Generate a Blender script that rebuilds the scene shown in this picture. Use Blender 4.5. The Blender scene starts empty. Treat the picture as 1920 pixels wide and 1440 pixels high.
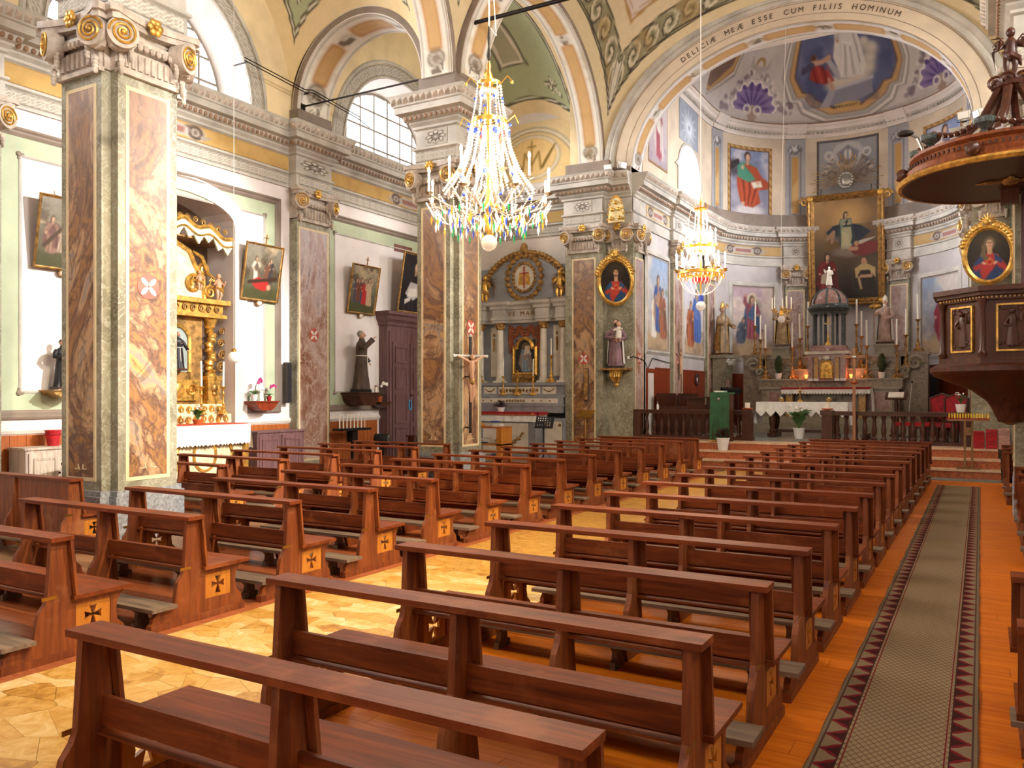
import bpy, math, random
import numpy as np
from mathutils import Vector, Matrix
from mathutils.geometry import tessellate_polygon
random.seed(7); np.random.seed(7)
SC = bpy.context.scene; COL = SC.collection
PI = math.pi
# ---------------------------------------------------------------- camera
cam = bpy.data.cameras.new('camera'); CAM = bpy.data.objects.new('camera', cam); COL.objects.link(CAM)
cam.sensor_width = 36; cam.lens = 36*1553/1920; cam.shift_y = 18/1920; cam.clip_end = 200; cam.clip_start = .05
CAM.location = (0, 0, 1.95); CAM.rotation_euler = (PI/2, 0, math.radians(29.816)); SC.camera = CAM
# ---------------------------------------------------------------- world, daylight, exposure
vs = SC.view_settings
SC.display_settings.display_device = 'sRGB'
vs.view_transform = 'Standard'; vs.look = 'None'; vs.gamma = 1; vs.exposure = 0.5; vs.use_curve_mapping = False
W = bpy.data.worlds.new('sky'); SC.world = W; W.use_nodes = True
bg = W.node_tree.nodes['Background']; bg.inputs[0].default_value = (.93, .95, 1, 1); bg.inputs[1].default_value = 3.2
def area(name, loc, aim, sx, sy, power, col=(1, 1, 1)):
    l = bpy.data.lights.new(name, 'AREA'); l.shape = 'RECTANGLE'; l.size = sx; l.size_y = sy; l.energy = power; l.color = col
    o = bpy.data.objects.new(name, l); COL.objects.link(o); o.location = loc
    o.rotation_euler = (Vector(aim)-Vector(loc)).to_track_quat('-Z', 'Y').to_euler(); return o
def lamp(name, loc, power, col=(1, .85, .65), rad=.1, spot=None, aim=None, blend=.4):
    l = bpy.data.lights.new(name, 'SPOT' if spot else 'POINT'); l.energy = power; l.color = col; l.shadow_soft_size = rad
    o = bpy.data.objects.new(name, l); COL.objects.link(o); o.location = loc
    if spot:
        l.spot_size = math.radians(spot); l.spot_blend = blend
        o.rotation_euler = (Vector(aim)-Vector(loc)).to_track_quat('-Z', 'Y').to_euler()
    return o
AX = -4.67                      # nave axis; the plan mirrors about it
DAY = (1, .975, .985)
for i, y in enumerate((3.1, 11.2, 19.2)):          # daylight outside the lunettes, both sides
    area('daylight_left_%d' % i, (-16.1, y, 9.75), (-9, y, 7.2), 4.2, 2.2, (560, 700, 700)[i], DAY).data.spread = math.radians(118)
    area('daylight_right_%d' % i, (6.76, y, 9.75), (-6, y-1, 0), 4.2, 2.2, (3900, 1800, 1500)[i], (1, .96, .9))
area('fill_west', (AX, -4.9, 7.2), (AX, 20, 3.0), 5.2, 3.4, 20, (1, .93, .85))  # added soft fill at an invented west window behind the camera
for s in (-1, 1):
    area('daylight_chancel_%d' % s, (AX+s*6.9, 28.2, 10.3), (AX-s*3, 28.8, 10.8), 2.6, 1.8, 2900, (.93, .94, 1))
# ---------------------------------------------------------------- helpers
def lin(c):
    if isinstance(c, str):
        c = [int(c[i:i+2], 16)/255 for i in (0, 2, 4)]
    return [((x+.055)/1.055)**2.4 if x > .04045 else x/12.92 for x in c[:3]]
def tag(o, label=None, cat=None, group=None, kind=None):
    if label: o['label'] = label
    if cat: o['category'] = cat
    if group: o['group'] = group
    if kind: o['kind'] = kind
    return o
def thing(name, label, cat, loc=(0, 0, 0), rz=0, group=None, kind=None):
    o = bpy.data.objects.new(name, None); COL.objects.link(o); o.empty_display_size = .1
    o.location = loc; o.rotation_euler = (0, 0, rz); tag(o, label, cat, group, kind); return o
def mkmesh(name, v, f, mats, mi=None, sm=True, ang=38):
    me = bpy.data.meshes.new(name); me.from_pydata(v, [], f)
    for m in (mats if isinstance(mats, (list, tuple)) else [mats]): me.materials.append(m)
    if mi is not None and any(mi): me.polygons.foreach_set('material_index', mi)
    if sm:
        me.polygons.foreach_set('use_smooth', [True]*len(me.polygons)); me.set_sharp_from_angle(angle=math.radians(ang))
    me.update(); return me
def link(name, me, par=None, loc=None, rot=None):
    o = bpy.data.objects.new(name, me); COL.objects.link(o)
    if par: o.parent = par
    if loc: o.location = loc
    if rot: o.rotation_euler = rot
    return o
def copytree(o, par=None):
    c = o.copy(); COL.objects.link(c); c.parent = par
    for ch in o.children: copytree(ch, c)
    return c
def circ(cx, cy, rx, ry, n, a0=0, a1=2*PI, end=False):
    m = n if not end else n-1
    return [(cx+rx*math.cos(a0+(a1-a0)*i/m), cy+ry*math.sin(a0+(a1-a0)*i/m)) for i in range(n)]
XZ = lambda a, b, d: (a, d, b)
YZ = lambda a, b, d: (d, a, b)
XY = lambda a, b, d: (a, b, d)
class MB:
    def __init__(s): s.v = []; s.f = []; s.m = []
    def add(s, vs, fs, mi=0):
        n = len(s.v); s.v += [tuple(map(float, p)) for p in vs]; s.f += [tuple(i+n for i in f) for f in fs]; s.m += [mi]*len(fs); return s
    def box(s, x0, x1, y0, y1, z0, z1, mi=0, tp=0):
        t = tp
        return s.add([(x0, y0, z0), (x1, y0, z0), (x1, y1, z0), (x0, y1, z0), (x0+t, y0+t, z1), (x1-t, y0+t, z1), (x1-t, y1-t, z1), (x0+t, y1-t, z1)],
                     [(3, 2, 1, 0), (4, 5, 6, 7), (0, 1, 5, 4), (1, 2, 6, 5), (2, 3, 7, 6), (3, 0, 4, 7)], mi)
    def lathe(s, prof, n=14, c=(0, 0, 0), sx=1, sy=1, mi=0, cap=True, rot=0):
        vs = []; fs = []; k = len(prof)
        for r, z in prof:
            vs += [(c[0]+r*sx*math.cos(rot+2*PI*i/n), c[1]+r*sy*math.sin(rot+2*PI*i/n), c[2]+z) for i in range(n)]
        for j in range(k-1):
            fs += [(j*n+i, j*n+(i+1) % n, (j+1)*n+(i+1) % n, (j+1)*n+i) for i in range(n)]
        if cap:
            fs += [tuple(range(n-1, -1, -1)), tuple((k-1)*n+i for i in range(n))]
        return s.add(vs, fs, mi)
    def tube(s, pts, r, n=6, closed=False, mi=0, flat=1):
        P = [Vector(p) for p in pts]; k = len(P); R = r if isinstance(r, (list, tuple)) else [r]*k; vs = []; fs = []
        nrm = None
        for i in range(k):
            a = P[i-1] if (i or closed) else P[0]; b = P[(i+1) % k] if (i < k-1 or closed) else P[k-1]
            t = (b-a); t = t.normalized() if t.length > 1e-9 else Vector((0, 0, 1))
            if nrm is None: nrm = t.orthogonal().normalized() if abs(t.z) > .9 else t.cross(Vector((0, 0, 1))).normalized()
            nrm = (nrm-t*nrm.dot(t)); nrm = nrm.normalized() if nrm.length > 1e-6 else t.orthogonal().normalized()
            bn = t.cross(nrm)
            vs += [tuple(P[i]+(nrm*math.cos(2*PI*j/n)+bn*math.sin(2*PI*j/n)*flat)*R[i]) for j in range(n)]
        for i in range(k if closed else k-1):
            q = (i+1) % k
            fs += [(i*n+j, i*n+(j+1) % n, q*n+(j+1) % n, q*n+j) for j in range(n)]
        if not closed: fs += [tuple(range(n-1, -1, -1)), tuple((k-1)*n+j for j in range(n))]
        return s.add(vs, fs, mi)
    def prism(s, loops, d0, d1, fm=XZ, mi=0):
        """2D loops (outer first, holes after) pushed from depth d0 to d1"""
        if isinstance(loops[0][0], (int, float)): loops = [loops]
        flat = [p for l in loops for p in l]; N = len(flat)
        tri = tessellate_polygon([[Vector((p[0], p[1], 0)) for p in l] for l in loops])
        vs = [fm(a, b, d0) for a, b in flat]+[fm(a, b, d1) for a, b in flat]
        fs = []
        for t in tri: fs += [tuple(t), tuple(i+N for i in reversed(t))]
        o = 0
        for l in loops:
            k = len(l)
            fs += [(o+i, o+(i+1) % k, N+o+(i+1) % k, N+o+i) for i in range(k)]; o += k
        return s.add(vs, fs, mi)
    def sweep(s, path, prof, fm=XY, closed=False, mi=0, cap=True, pclosed=False):
        """profile (side offset, level) carried along a 2D path with mitred corners"""
        k = len(path); vs = []; fs = []; m = len(prof)
        for i in range(k):
            p = Vector(path[i]); d1 = d2 = None
            if i or closed: d1 = (p-Vector(path[i-1])).normalized()
            if i < k-1 or closed: d2 = (Vector(path[(i+1) % k])-p).normalized()
            d1 = d1 or d2; d2 = d2 or d1
            n1 = Vector((d1.y, -d1.x)); n2 = Vector((d2.y, -d2.x)); b = (n1+n2)
            b = b.normalized() if b.length > 1e-6 else n1
            q = 1/max(.25, b.dot(n1))
            vs += [fm(p.x+b.x*q*o, p.y+b.y*q*o, z) for o, z in prof]
        mm = m if pclosed else m-1
        for i in range(k if closed else k-1):
            j = (i+1) % k
            fs += [(i*m+a, j*m+a, j*m+(a+1) % m, i*m+(a+1) % m) for a in range(mm)]
        if cap and not closed: fs += [tuple(range(m)), tuple((k-1)*m+a for a in range(m-1, -1, -1))]
        return s.add(vs, fs, mi)
    def sph(s, c, rx, ry=None, rz=None, nu=10, nv=7, mi=0):
        ry = rx if ry is None else ry; rz = rx if rz is None else rz
        pr = [(max(1e-4, math.sin(PI*j/nv)), -math.cos(PI*j/nv)) for j in range(nv+1)]
        vs = []; fs = []
        for r, z in pr: vs += [(c[0]+rx*r*math.cos(2*PI*i/nu), c[1]+ry*r*math.sin(2*PI*i/nu), c[2]+rz*z) for i in range(nu)]
        for j in range(nv): fs += [(j*nu+i, j*nu+(i+1) % nu, (j+1)*nu+(i+1) % nu, (j+1)*nu+i) for i in range(nu)]
        return s.add(vs, fs, mi)
    def xf(s, M, n0=0):
        s.v = s.v[:n0]+[tuple(M @ Vector(p)) for p in s.v[n0:]]; return s
    def obj(s, name, mat, par=None, sm=True, loc=None, rot=None, ang=38):
        return link(name, mkmesh(name, s.v, s.f, mat, s.m, sm, ang), par, loc, rot)
def mark(): return None
# ---- painted surfaces: a grid of any shape with colours from a canvas
def surf(name, fn, nu, nv, mat, par=None, cols=None, flip=False, kind=None, sm=True):
    u, v = np.meshgrid(np.linspace(0, 1, nu), np.linspace(0, 1, nv))
    x, y, z = fn(u, v); co = np.stack([x+0*u, y+0*u, z+0*u], -1).reshape(-1, 3)
    i = np.arange((nv-1)*(nu-1)); r, c = i//(nu-1), i % (nu-1); a = r*nu+c
    q = np.stack([a, a+1, a+nu+1, a+nu], 1)
    if flip: q = q[:, ::-1]
    me = bpy.data.meshes.new(name); me.vertices.add(nu*nv); me.vertices.foreach_set('co', co.ravel())
    me.loops.add(q.size); me.loops.foreach_set('vertex_index', q.ravel().astype(np.int32))
    me.polygons.add(len(q)); me.polygons.foreach_set('loop_start', (np.arange(len(q))*4).astype(np.int32))
    if sm: me.polygons.foreach_set('use_smooth', np.ones(len(q), bool))
    me.update(calc_edges=True); me.materials.append(mat)
    if cols is not None:
        k = cols if not callable(cols) else cols(u, v)
        at = me.color_attributes.new('Col', 'FLOAT_COLOR', 'POINT')
        k = np.clip(k.reshape(-1, 3), 0, 1); k = np.where(k > .04045, ((k+.055)/1.055)**2.4, k/12.92)
        at.data.foreach_set('color', np.concatenate([k, np.ones((len(k), 1))], 1).astype(np.float32).ravel())
    o = link(name, me, par)
    if kind: o['kind'] = kind
    return o
def hx(c): return np.array([int(c[i:i+2], 16)/255 for i in (0, 2, 4)])
def sst(e0, e1, x):
    t = np.clip((x-e0)/(e1-e0), 0, 1); return t*t*(3-2*t)
def vnoise(x, y, seed=0, octv=4):
    out = 0; amp = .5; tot = 0
    for o in range(octv):
        xi = np.floor(x).astype(np.int64); yi = np.floor(y).astype(np.int64); xf = x-xi; yf = y-yi
        def h(a, b):
            n = (a*374761393+b*668265263+seed*974711+o*1013) & 0xffffffff
            n = ((n ^ (n >> 13))*1274126177) & 0xffffffff
            return ((n ^ (n >> 16)) & 0xffff)/65535.
        sx = xf*xf*(3-2*xf); sy = yf*yf*(3-2*yf)
        out = out+amp*((h(xi, yi)*(1-sx)+h(xi+1, yi)*sx)*(1-sy)+(h(xi, yi+1)*(1-sx)+h(xi+1, yi+1)*sx)*sy)
        tot += amp; amp *= .5; x = x*2.03+7; y = y*2.03+3
    return out/tot
class Cv:
    """a small painter: unit height, width = ar"""
    def __init__(s, w, h, ar, col, seed=1):
        s.w, s.h, s.ar = w, h, ar
        s.X, s.Y = np.meshgrid(np.linspace(0, ar, w), np.linspace(0, 1, h)); s.a = np.zeros((h, w, 3))+hx(col); s.px = 1.2/h; s.sd = seed
    def put(s, al, col):
        c = hx(col) if isinstance(col, str) else np.array(col); s.a += (c-s.a)*np.clip(al, 0, 1)[..., None]; return s
    def ell(s, x, y, rx, ry, col, rot=0, al=1, soft=None):
        c, t = math.cos(rot), math.sin(rot); dx, dy = s.X-x, s.Y-y
        d = np.sqrt(((dx*c+dy*t)/rx)**2+((-dx*t+dy*c)/ry)**2); sf = soft if soft is not None else s.px/min(rx, ry)
        return s.put(al*(1-sst(1-sf, 1+sf, d)), col)
    def ring(s, x, y, rx, ry, w, col, al=1):
        d = np.sqrt(((s.X-x)/rx)**2+((s.Y-y)/ry)**2); d = abs(d-1)*min(rx, ry)
        return s.put(al*(1-sst(w-s.px, w+s.px, d)), col)
    def seg(s, pts, w, col, al=1, soft=None):
        w = w if isinstance(w, (list, tuple)) else [w]*len(pts); best = np.zeros_like(s.X); sf = soft or s.px
        for (a, b, w0, w1) in zip(pts[:-1], pts[1:], w[:-1], w[1:]):
            dx, dy = b[0]-a[0], b[1]-a[1]; L = dx*dx+dy*dy+1e-12
            t = np.clip(((s.X-a[0])*dx+(s.Y-a[1])*dy)/L, 0, 1)
            d = np.hypot(s.X-a[0]-t*dx, s.Y-a[1]-t*dy)-(w0+(w1-w0)*t)
            best = np.maximum(best, 1-sst(-sf, sf, d))
        return s.put(al*best, col)
    def poly(s, pts, col, al=1, soft=None):
        ins = np.zeros(s.X.shape, bool); dist = np.full(s.X.shape, 9.); n = len(pts); sf = soft or s.px
        for i in range(n):
            (x0, y0), (x1, y1) = pts[i], pts[(i+1) % n]
            c = ((y0 > s.Y) != (y1 > s.Y)) & (s.X < (x1-x0)*(s.Y-y0)/((y1-y0) or 1e-9)+x0); ins ^= c
            dx, dy = x1-x0, y1-y0; t = np.clip(((s.X-x0)*dx+(s.Y-y0)*dy)/(dx*dx+dy*dy+1e-12), 0, 1)
            dist = np.minimum(dist, np.hypot(s.X-x0-t*dx, s.Y-y0-t*dy))
        d = np.where(ins, -dist, dist)
        return s.put(al*(1-sst(-sf, sf, d)), col)
    def grad(s, c0, c1, al=1):
        t = s.Y[..., None]; s.a += (hx(c0)*(1-t)+hx(c1)*t-s.a)*al; return s
    def cloud(s, sc, col, lo=.45, hi=.7, al=1, seed=None, sy=1, mask=1):
        n = vnoise(s.X*sc+3, s.Y*sc*sy+5, s.sd if seed is None else seed); return s.put(al*mask*sst(lo, hi, n), col)
    def grain(s, amt=.06, sc=18):
        n = vnoise(s.X*sc, s.Y*sc, s.sd+9)-.5; s.a *= (1+amt*2*n)[..., None]; return s
    def figure(s, x, y, h, robe, cloak=None, skin='c9a184', hair='3a2a1e', lean=0, arms=((-.16, .52), (.14, .6)), halo=None, wide=1):
        """a robed figure, feet at (x, y), height h"""
        q = lambda a, b: (x+(a*wide+lean*b)*h, y+b*h)
        rd = lambda c, k: [max(0, min(1, t*k)) for t in hx(c)]
        if halo: s.ell(*q(0, .9), .13*h, .13*h, halo, al=.7, soft=.35)
        if cloak: s.poly([q(-.14, .8), q(.13, .8), q(.2, .5), q(.25, .12), q(.2, .0), q(-.12, .02), q(-.24, .3), q(-.2, .6)], cloak)
        s.poly([q(-.11, .79), q(.1, .79), q(.13, .55), q(.12, .3), q(.17, .03), q(.05, -.01), q(-.13, .02), q(-.13, .35), q(-.14, .6)], robe)
        for k in range(5):
            f = -.1+.05*k
            s.seg([q(f*.7, .6), q(f*.9, .3), q(f*1.2, .04)], .008*h, rd(robe, .55 if k % 2 else 1.3), al=.6, soft=.02*h)
        if cloak:
            s.poly([q(.02, .78), q(.13, .78), q(.2, .5), q(.22, .2), q(.08, .12), q(.06, .4), q(-.08, .46), q(-.12, .55)], cloak)
            s.seg([q(.1, .7), q(.14, .4), q(.16, .18)], .01*h, rd(cloak, .55), al=.7, soft=.02*h); s.seg([q(.06, .44), q(-.08, .5)], .01*h, rd(cloak, 1.35), al=.7, soft=.02*h)
        for sx, (ax, ay) in zip((-.11, .1), arms):
            e = ((sx*1.5+ax)/2*1.1, (.74+ay)/2-.03)
            s.seg([q(sx, .74), q(*e), q(ax, ay)], [.05*h, .045*h, .03*h], rd(robe, .9)); s.seg([q(sx*.8, .75), q(*e)], .008*h, rd(robe, 1.3), al=.5, soft=.02*h)
            s.ell(*q(ax, ay), .025*h, .03*h, skin)
        s.ell(*q(0, .905), .062*h, .078*h, hair); s.seg([q(-.045, .89), q(-.05, .82)], .02*h, hair); s.seg([q(0, .84), q(0, .78)], .03*h, rd(skin, .8))
        s.ell(*q(.008, .89), .043*h, .058*h, skin); s.ell(*q(.025, .88), .022*h, .04*h, rd(skin, .82), al=.6, soft=.5)
        return s
def picture(name, cv, wid, hei, mat, par, y=0, z0=0, x0=None, off=-.003):
    """canvas as a flat panel facing -Y, centred on x"""
    x0 = -wid/2 if x0 is None else x0
    return surf(name, lambda u, v: (x0+u*wid, y+off+0*u, z0+v*hei), cv.w, cv.h, mat, par, cv.a)
# ---------------------------------------------------------------- materials
class X_:
    def __init__(s, nt, k): s.t = nt; s.k = k
    def op(s, o, b=None, c=None):
        n = s.t.nodes.new('ShaderNodeMath'); n.operation = o
        for i, q in enumerate((s, b, c)):
            if q is None: continue
            if isinstance(q, X_): s.t.links.new(q.k, n.inputs[i])
            else: n.inputs[i].default_value = q
        return X_(s.t, n.outputs[0])
    def __add__(s, b): return s.op('ADD', b)
    def __sub__(s, b): return s.op('SUBTRACT', b)
    def __mul__(s, b): return s.op('MULTIPLY', b)
    def __truediv__(s, b): return s.op('DIVIDE', b)
    def lt(s, b): return s.op('LESS_THAN', b)
    def gt(s, b): return s.op('GREATER_THAN', b)
    def fr(s): return s.op('FRACT')
    def ab(s): return s.op('ABSOLUTE')
    def mn(s, b): return s.op('MINIMUM', b)
    def mx(s, b): return s.op('MAXIMUM', b)
def newmat(name):
    m = bpy.data.materials.new(name); m.use_nodes = True; nt = m.node_tree; b = nt.nodes['Principled BSDF']; return m, nt, b
def coords(nt, scale=(1, 1, 1), rnd=0):
    tc = nt.nodes.new('ShaderNodeTexCoord'); src = tc.outputs['Object']
    if rnd:
        oi = nt.nodes.new('ShaderNodeObjectInfo'); ml = nt.nodes.new('ShaderNodeMath'); ml.operation = 'MULTIPLY'; ml.inputs[1].default_value = rnd
        nt.links.new(oi.outputs['Random'], ml.inputs[0]); ad = nt.nodes.new('ShaderNodeVectorMath')
        nt.links.new(src, ad.inputs[0]); nt.links.new(ml.outputs[0], ad.inputs[1]); src = ad.outputs[0]
    mp = nt.nodes.new('ShaderNodeMapping'); mp.inputs['Scale'].default_value = scale; nt.links.new(src, mp.inputs[0]); return mp.outputs[0]
def noise(nt, vec, scale, detail=4, rough=.55, dist=0):
    n = nt.nodes.new('ShaderNodeTexNoise'); n.inputs['Scale'].default_value = scale; n.inputs['Detail'].default_value = detail
    n.inputs['Roughness'].default_value = rough; n.inputs['Distortion'].default_value = dist; nt.links.new(vec, n.inputs['Vector']); return n.outputs['Fac']
def ramp(nt, fac, stops):
    r = nt.nodes.new('ShaderNodeValToRGB'); e = r.color_ramp.elements
    while len(e) < len(stops): e.new(.5)
    for k, (p, c) in zip(e, stops): k.position = p; k.color = (*lin(c), 1)
    nt.links.new(fac, r.inputs[0]); return r.outputs[0]
def mixc(nt, fac, a, b):
    n = nt.nodes.new('ShaderNodeMix'); n.data_type = 'RGBA'
    for i, q in ((0, fac), (6, a), (7, b)):
        if isinstance(q, X_): q = q.k
        if isinstance(q, str): n.inputs[i].default_value = (*lin(q), 1)
        elif isinstance(q, (int, float)): n.inputs[i].default_value = q
        else: nt.links.new(q, n.inputs[i])
    return n.outputs[2]
def bump(nt, b, fac, strength=.2, dist=.01):
    n = nt.nodes.new('ShaderNodeBump'); n.inputs['Strength'].default_value = strength; n.inputs['Distance'].default_value = dist
    nt.links.new(fac, n.inputs['Height']); nt.links.new(n.outputs[0], b.inputs['Normal'])
def plain(name, col, rough=.6, metal=0, var=.1, scale=4, bmp=0, emit=0, rnd=3, col2=None):
    m, nt, b = newmat(name); v = coords(nt, rnd=rnd); f = noise(nt, v, scale)
    c = hx(col); lo = [max(0, x*(1-var)) for x in c]; hi = [min(1, x*(1+var)) for x in c] if col2 is None else hx(col2)
    nt.links.new(ramp(nt, f, [(.3, lo), (.7, hi)]), b.inputs['Base Color'])
    b.inputs['Roughness'].default_value = rough; b.inputs['Metallic'].default_value = metal
    if bmp: bump(nt, b, noise(nt, v, scale*6, 3), bmp)
    if emit:
        b.inputs['Emission Color'].default_value = (*lin(col), 1); b.inputs['Emission Strength'].default_value = emit
    return m
def wood(name, c1, c2, axis=0, rough=.35, sc=1, wear=None):
    m, nt, b = newmat(name); s = [14*sc]*3; s[axis] = 1.1*sc; v = coords(nt, tuple(s), rnd=9)
    f = noise(nt, v, 1.4, 6, .62, .6); col = ramp(nt, f, [(.28, c1), (.5, [(p+q)/2 for p, q in zip(hx(c1), hx(c2))]), (.74, c2)])
    if wear:
        w = noise(nt, coords(nt, rnd=5), 2.6, 5, .6); wr = nt.nodes.new('ShaderNodeMapRange'); wr.inputs[1].default_value = .56; wr.inputs[2].default_value = .74; wr.inputs[4].default_value = .55
        nt.links.new(w, wr.inputs[0]); col = mixc(nt, wr.outputs[0], col, wear)
    nt.links.new(col, b.inputs['Base Color']); b.inputs['Roughness'].default_value = rough; b.inputs['Specular IOR Level'].default_value = .36; bump(nt, b, f, .12, .004); return m
def marble(name, stops, scale=1.2, dist=1.6, rough=.35, vein=None, rnd=11, st=(1, 1, 1), vs=3):
    m, nt, b = newmat(name); v = coords(nt, st, rnd=rnd); f = noise(nt, v, scale, 7, .6, dist); col = ramp(nt, f, stops)
    if vein:
        w = X_(nt, noise(nt, v, scale*vs, 4, .5, 2.2)); k = (w-.5).ab().op('MULTIPLY', 26).op('SUBTRACT', .0); k = (X_(nt, k.k)*-1+1).mx(0)*.6
        col = mixc(nt, k, col, vein)
    nt.links.new(col, b.inputs['Base Color']); b.inputs['Roughness'].default_value = rough; return m
def vmat(name, rough=.7, spec=.3, patina=.12):
    m, nt, b = newmat(name); a = nt.nodes.new('ShaderNodeVertexColor'); a.layer_name = 'Col'
    f = X_(nt, noise(nt, coords(nt, rnd=4), 5, 6, .6))*(2*patina)+(1-patina); mu = nt.nodes.new('ShaderNodeVectorMath'); mu.operation = 'SCALE'
    nt.links.new(a.outputs[0], mu.inputs[0]); nt.links.new(f.k, mu.inputs['Scale']); nt.links.new(mu.outputs[0], b.inputs['Base Color'])
    b.inputs['Roughness'].default_value = rough; b.inputs['Specular IOR Level'].default_value = spec; return m
M = {}
M['paint'] = vmat('painted_plaster', .75, .2); M['oil'] = vmat('oil_painting', .38, .35, .06)
M['stone'] = plain('grey_painted_stone', 'b7b1a6', .6, var=.12, scale=1.6)
M['stone_dk'] = plain('dark_grey_band', '86776a', .65, var=.12, scale=1.4)
M['cream'] = plain('cream_plaster', 'ddd3c9', .7, var=.05, scale=1.1)
M['white'] = plain('white_plaster', 'e6deda', .75, var=.05, scale=.9)
M['yellow'] = plain('ochre_yellow_plaster', 'e2cca0', .7, var=.08, scale=1.0)
M['green'] = plain('pale_green_plaster', 'b4bfa0', .7, var=.07, scale=1.3)
M['lav'] = plain('lavender_plaster', 'b9b2ae', .7, var=.09, scale=.9)
M['tan'] = plain('tan_plaster', 'cdbca4', .7, var=.08, scale=1.0)
M['moss'] = marble('grey_green_faux_marble', [(.3, '625a45'), (.48, '827b64'), (.6, '98917a'), (.75, '706852')], 1.3, 1.2, .55, 'b9b8a2')
M['panel'] = marble('brown_ochre_faux_marble', [(.26, '2e1c14'), (.36, '5f3a20'), (.44, 'a0703c'), (.5, '6a4634'), (.57, 'bd9468'), (.64, '8f7f76'), (.7, 'c79a55'), (.78, '553522')], .55, 3.2, .4, '3d2a20', st=(1, 1, .7))
M['panel'].node_tree.nodes['Principled BSDF'].inputs['Roughness'].default_value = .58
M['panel2'] = marble('violet_brown_faux_marble', [(.22, '4a322c'), (.38, '8a5a3e'), (.5, 'a98674'), (.6, 'b9a39a'), (.7, '77605f'), (.8, 'bb9a5f')], .95, 2.2, .42, 'd8cabc', st=(1, 1, .6))
def fade_up(m, z0, z1, col, k):
    nt = m.node_tree; b = nt.nodes['Principled BSDF']; old = b.inputs['Base Color'].links[0].from_socket; tc = nt.nodes.new('ShaderNodeTexCoord'); sp = nt.nodes.new('ShaderNodeSeparateXYZ'); nt.links.new(tc.outputs['Object'], sp.inputs[0])
    r = nt.nodes.new('ShaderNodeMapRange'); r.inputs[1].default_value = z0; r.inputs[2].default_value = z1; r.inputs[4].default_value = k; nt.links.new(sp.outputs[2], r.inputs[0]); n = X_(nt, noise(nt, coords(nt, rnd=7), 1.6, 4))*1.6
    nt.links.new(mixc(nt, X_(nt, r.outputs[0])*n, old, col), b.inputs['Base Color'])
fade_up(M['panel'], 3.6, 5.8, 'a8968e', .55); fade_up(M['panel2'], 3.0, 5.6, '8f8690', .5)
M['line'] = plain('cream_border_paint', 'd9c49a', .6, var=.06)
M['granite'] = plain('grey_granite', '8a8b8c', .5, var=.22, scale=22)
M['gold'] = plain('gilding', 'c99d4c', .36, .65, var=.25, scale=9, bmp=.2)
M['gold_dk'] = plain('old_gilding', '997440', .42, .55, var=.3, scale=9, bmp=.25)
M['brass'] = plain('brass', 'b98f45', .3, .95, var=.12)
M['stucco'] = plain('stucco_grey', 'b3a596', .6, var=.14, scale=7, bmp=.15)
M['pew'] = wood('varnished_mahogany', '4f2009', '8c4218', 0, .5, 1, 'a05c30')
M['pew'].node_tree.nodes['Principled BSDF'].inputs['Specular IOR Level'].default_value = .22
M['pewz'] = wood('varnished_mahogany_upright', '55240f', '96501f', 2, .5, 1, 'a56c44')
M['pewo'] = wood('light_oak_panel', 'a5621f', 'c98534', 2, .35)
M['kneel'] = wood('worn_grey_kneeler_board', '57473a', '8f7862', 0, .6)
M['dkwood'] = wood('dark_walnut', '32180e', '5a3120', 2, .36)
M['dkwoodx'] = wood('dark_walnut_rail', '351a10', '5d3622', 0, .36)
M['door'] = wood('purple_brown_door', '55393a', '80605f', 2, .4)
M['wains'] = wood('orange_pine_panelling', '8d431b', 'b96f35', 2, .38)
M['wainsr'] = wood('red_cherry_panelling', '6d2412', '93401f', 2, .35)
M['plank'] = wood('oak_laminate', 'b8580a', 'de801e', 0, .45)
M['plank'].node_tree.nodes['Principled BSDF'].inputs['Specular IOR Level'].default_value = .18
M['plankr'] = wood('red_oak_boards', '8a4424', 'b36a40', 0, .3)
M['white_cloth'] = plain('white_linen', 'eeebe4', .85, var=.05, scale=9)
M['red_cloth'] = plain('red_velvet', '9b1220', .8, var=.2, scale=8)
M['red_lac'] = plain('red_cloth_binding', 'b01420', .55, var=.18, scale=4)
M['greencloth'] = plain('green_cloth', '315c3a', .85, var=.12, scale=5)
M['black'] = plain('matt_black', '17161a', .5, var=.2)
M['iron'] = plain('dark_iron', '2c2724', .5, .7, var=.2)
M['steel'] = plain('steel', 'a5a39c', .3, .9, var=.08)
M['candle'] = plain('candle_wax', 'f0ead9', .45, var=.04)
M['ywax'] = plain('yellow_votive', 'e0b32a', .4, var=.2)
M['skin'] = plain('painted_flesh', 'c39676', .5, var=.08)
M['hair'] = plain('painted_brown_hair', '3c2a20', .6, var=.2)
M['grey_hair'] = plain('painted_grey_hair', '8d8780', .6, var=.15)
M['pot'] = plain('white_ceramic', 'e6e2dc', .35, var=.03)
M['clay'] = plain('terracotta', 'b5592a', .6, var=.1)
M['leaf'] = plain('green_leaf', '3d5a26', .5, var=.35, scale=9)
M['leaf_dk'] = plain('dark_green_leaf', '1f3a17', .6, var=.35, scale=14)
M['leaf_br'] = plain('dark_red_leaf', '4b2a24', .6, var=.35, scale=14)
M['petal'] = plain('white_petal', 'efe9e0', .6, var=.06)
M['pinkpetal'] = plain('magenta_petal', 'a3236b', .6, var=.2)
M['redstep'] = plain('red_marble_step', 'a75a33', .4, var=.22, scale=26)
M['nosing'] = plain('pale_stone_nosing', 'cfae8c', .45, var=.1, scale=6)
M['slate'] = marble('grey_slate_floor', [(.3, '5c625c'), (.5, '767c76'), (.7, '8b8f8a')], 5, .8, .45)
M['altarm'] = marble('brown_grey_altar_marble', [(.25, '4c3f33'), (.42, '7b6a55'), (.55, '94836b'), (.68, '6b5644'), (.8, '9c8a72')], 3.4, 1.4, .38, '3f332a')
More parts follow.
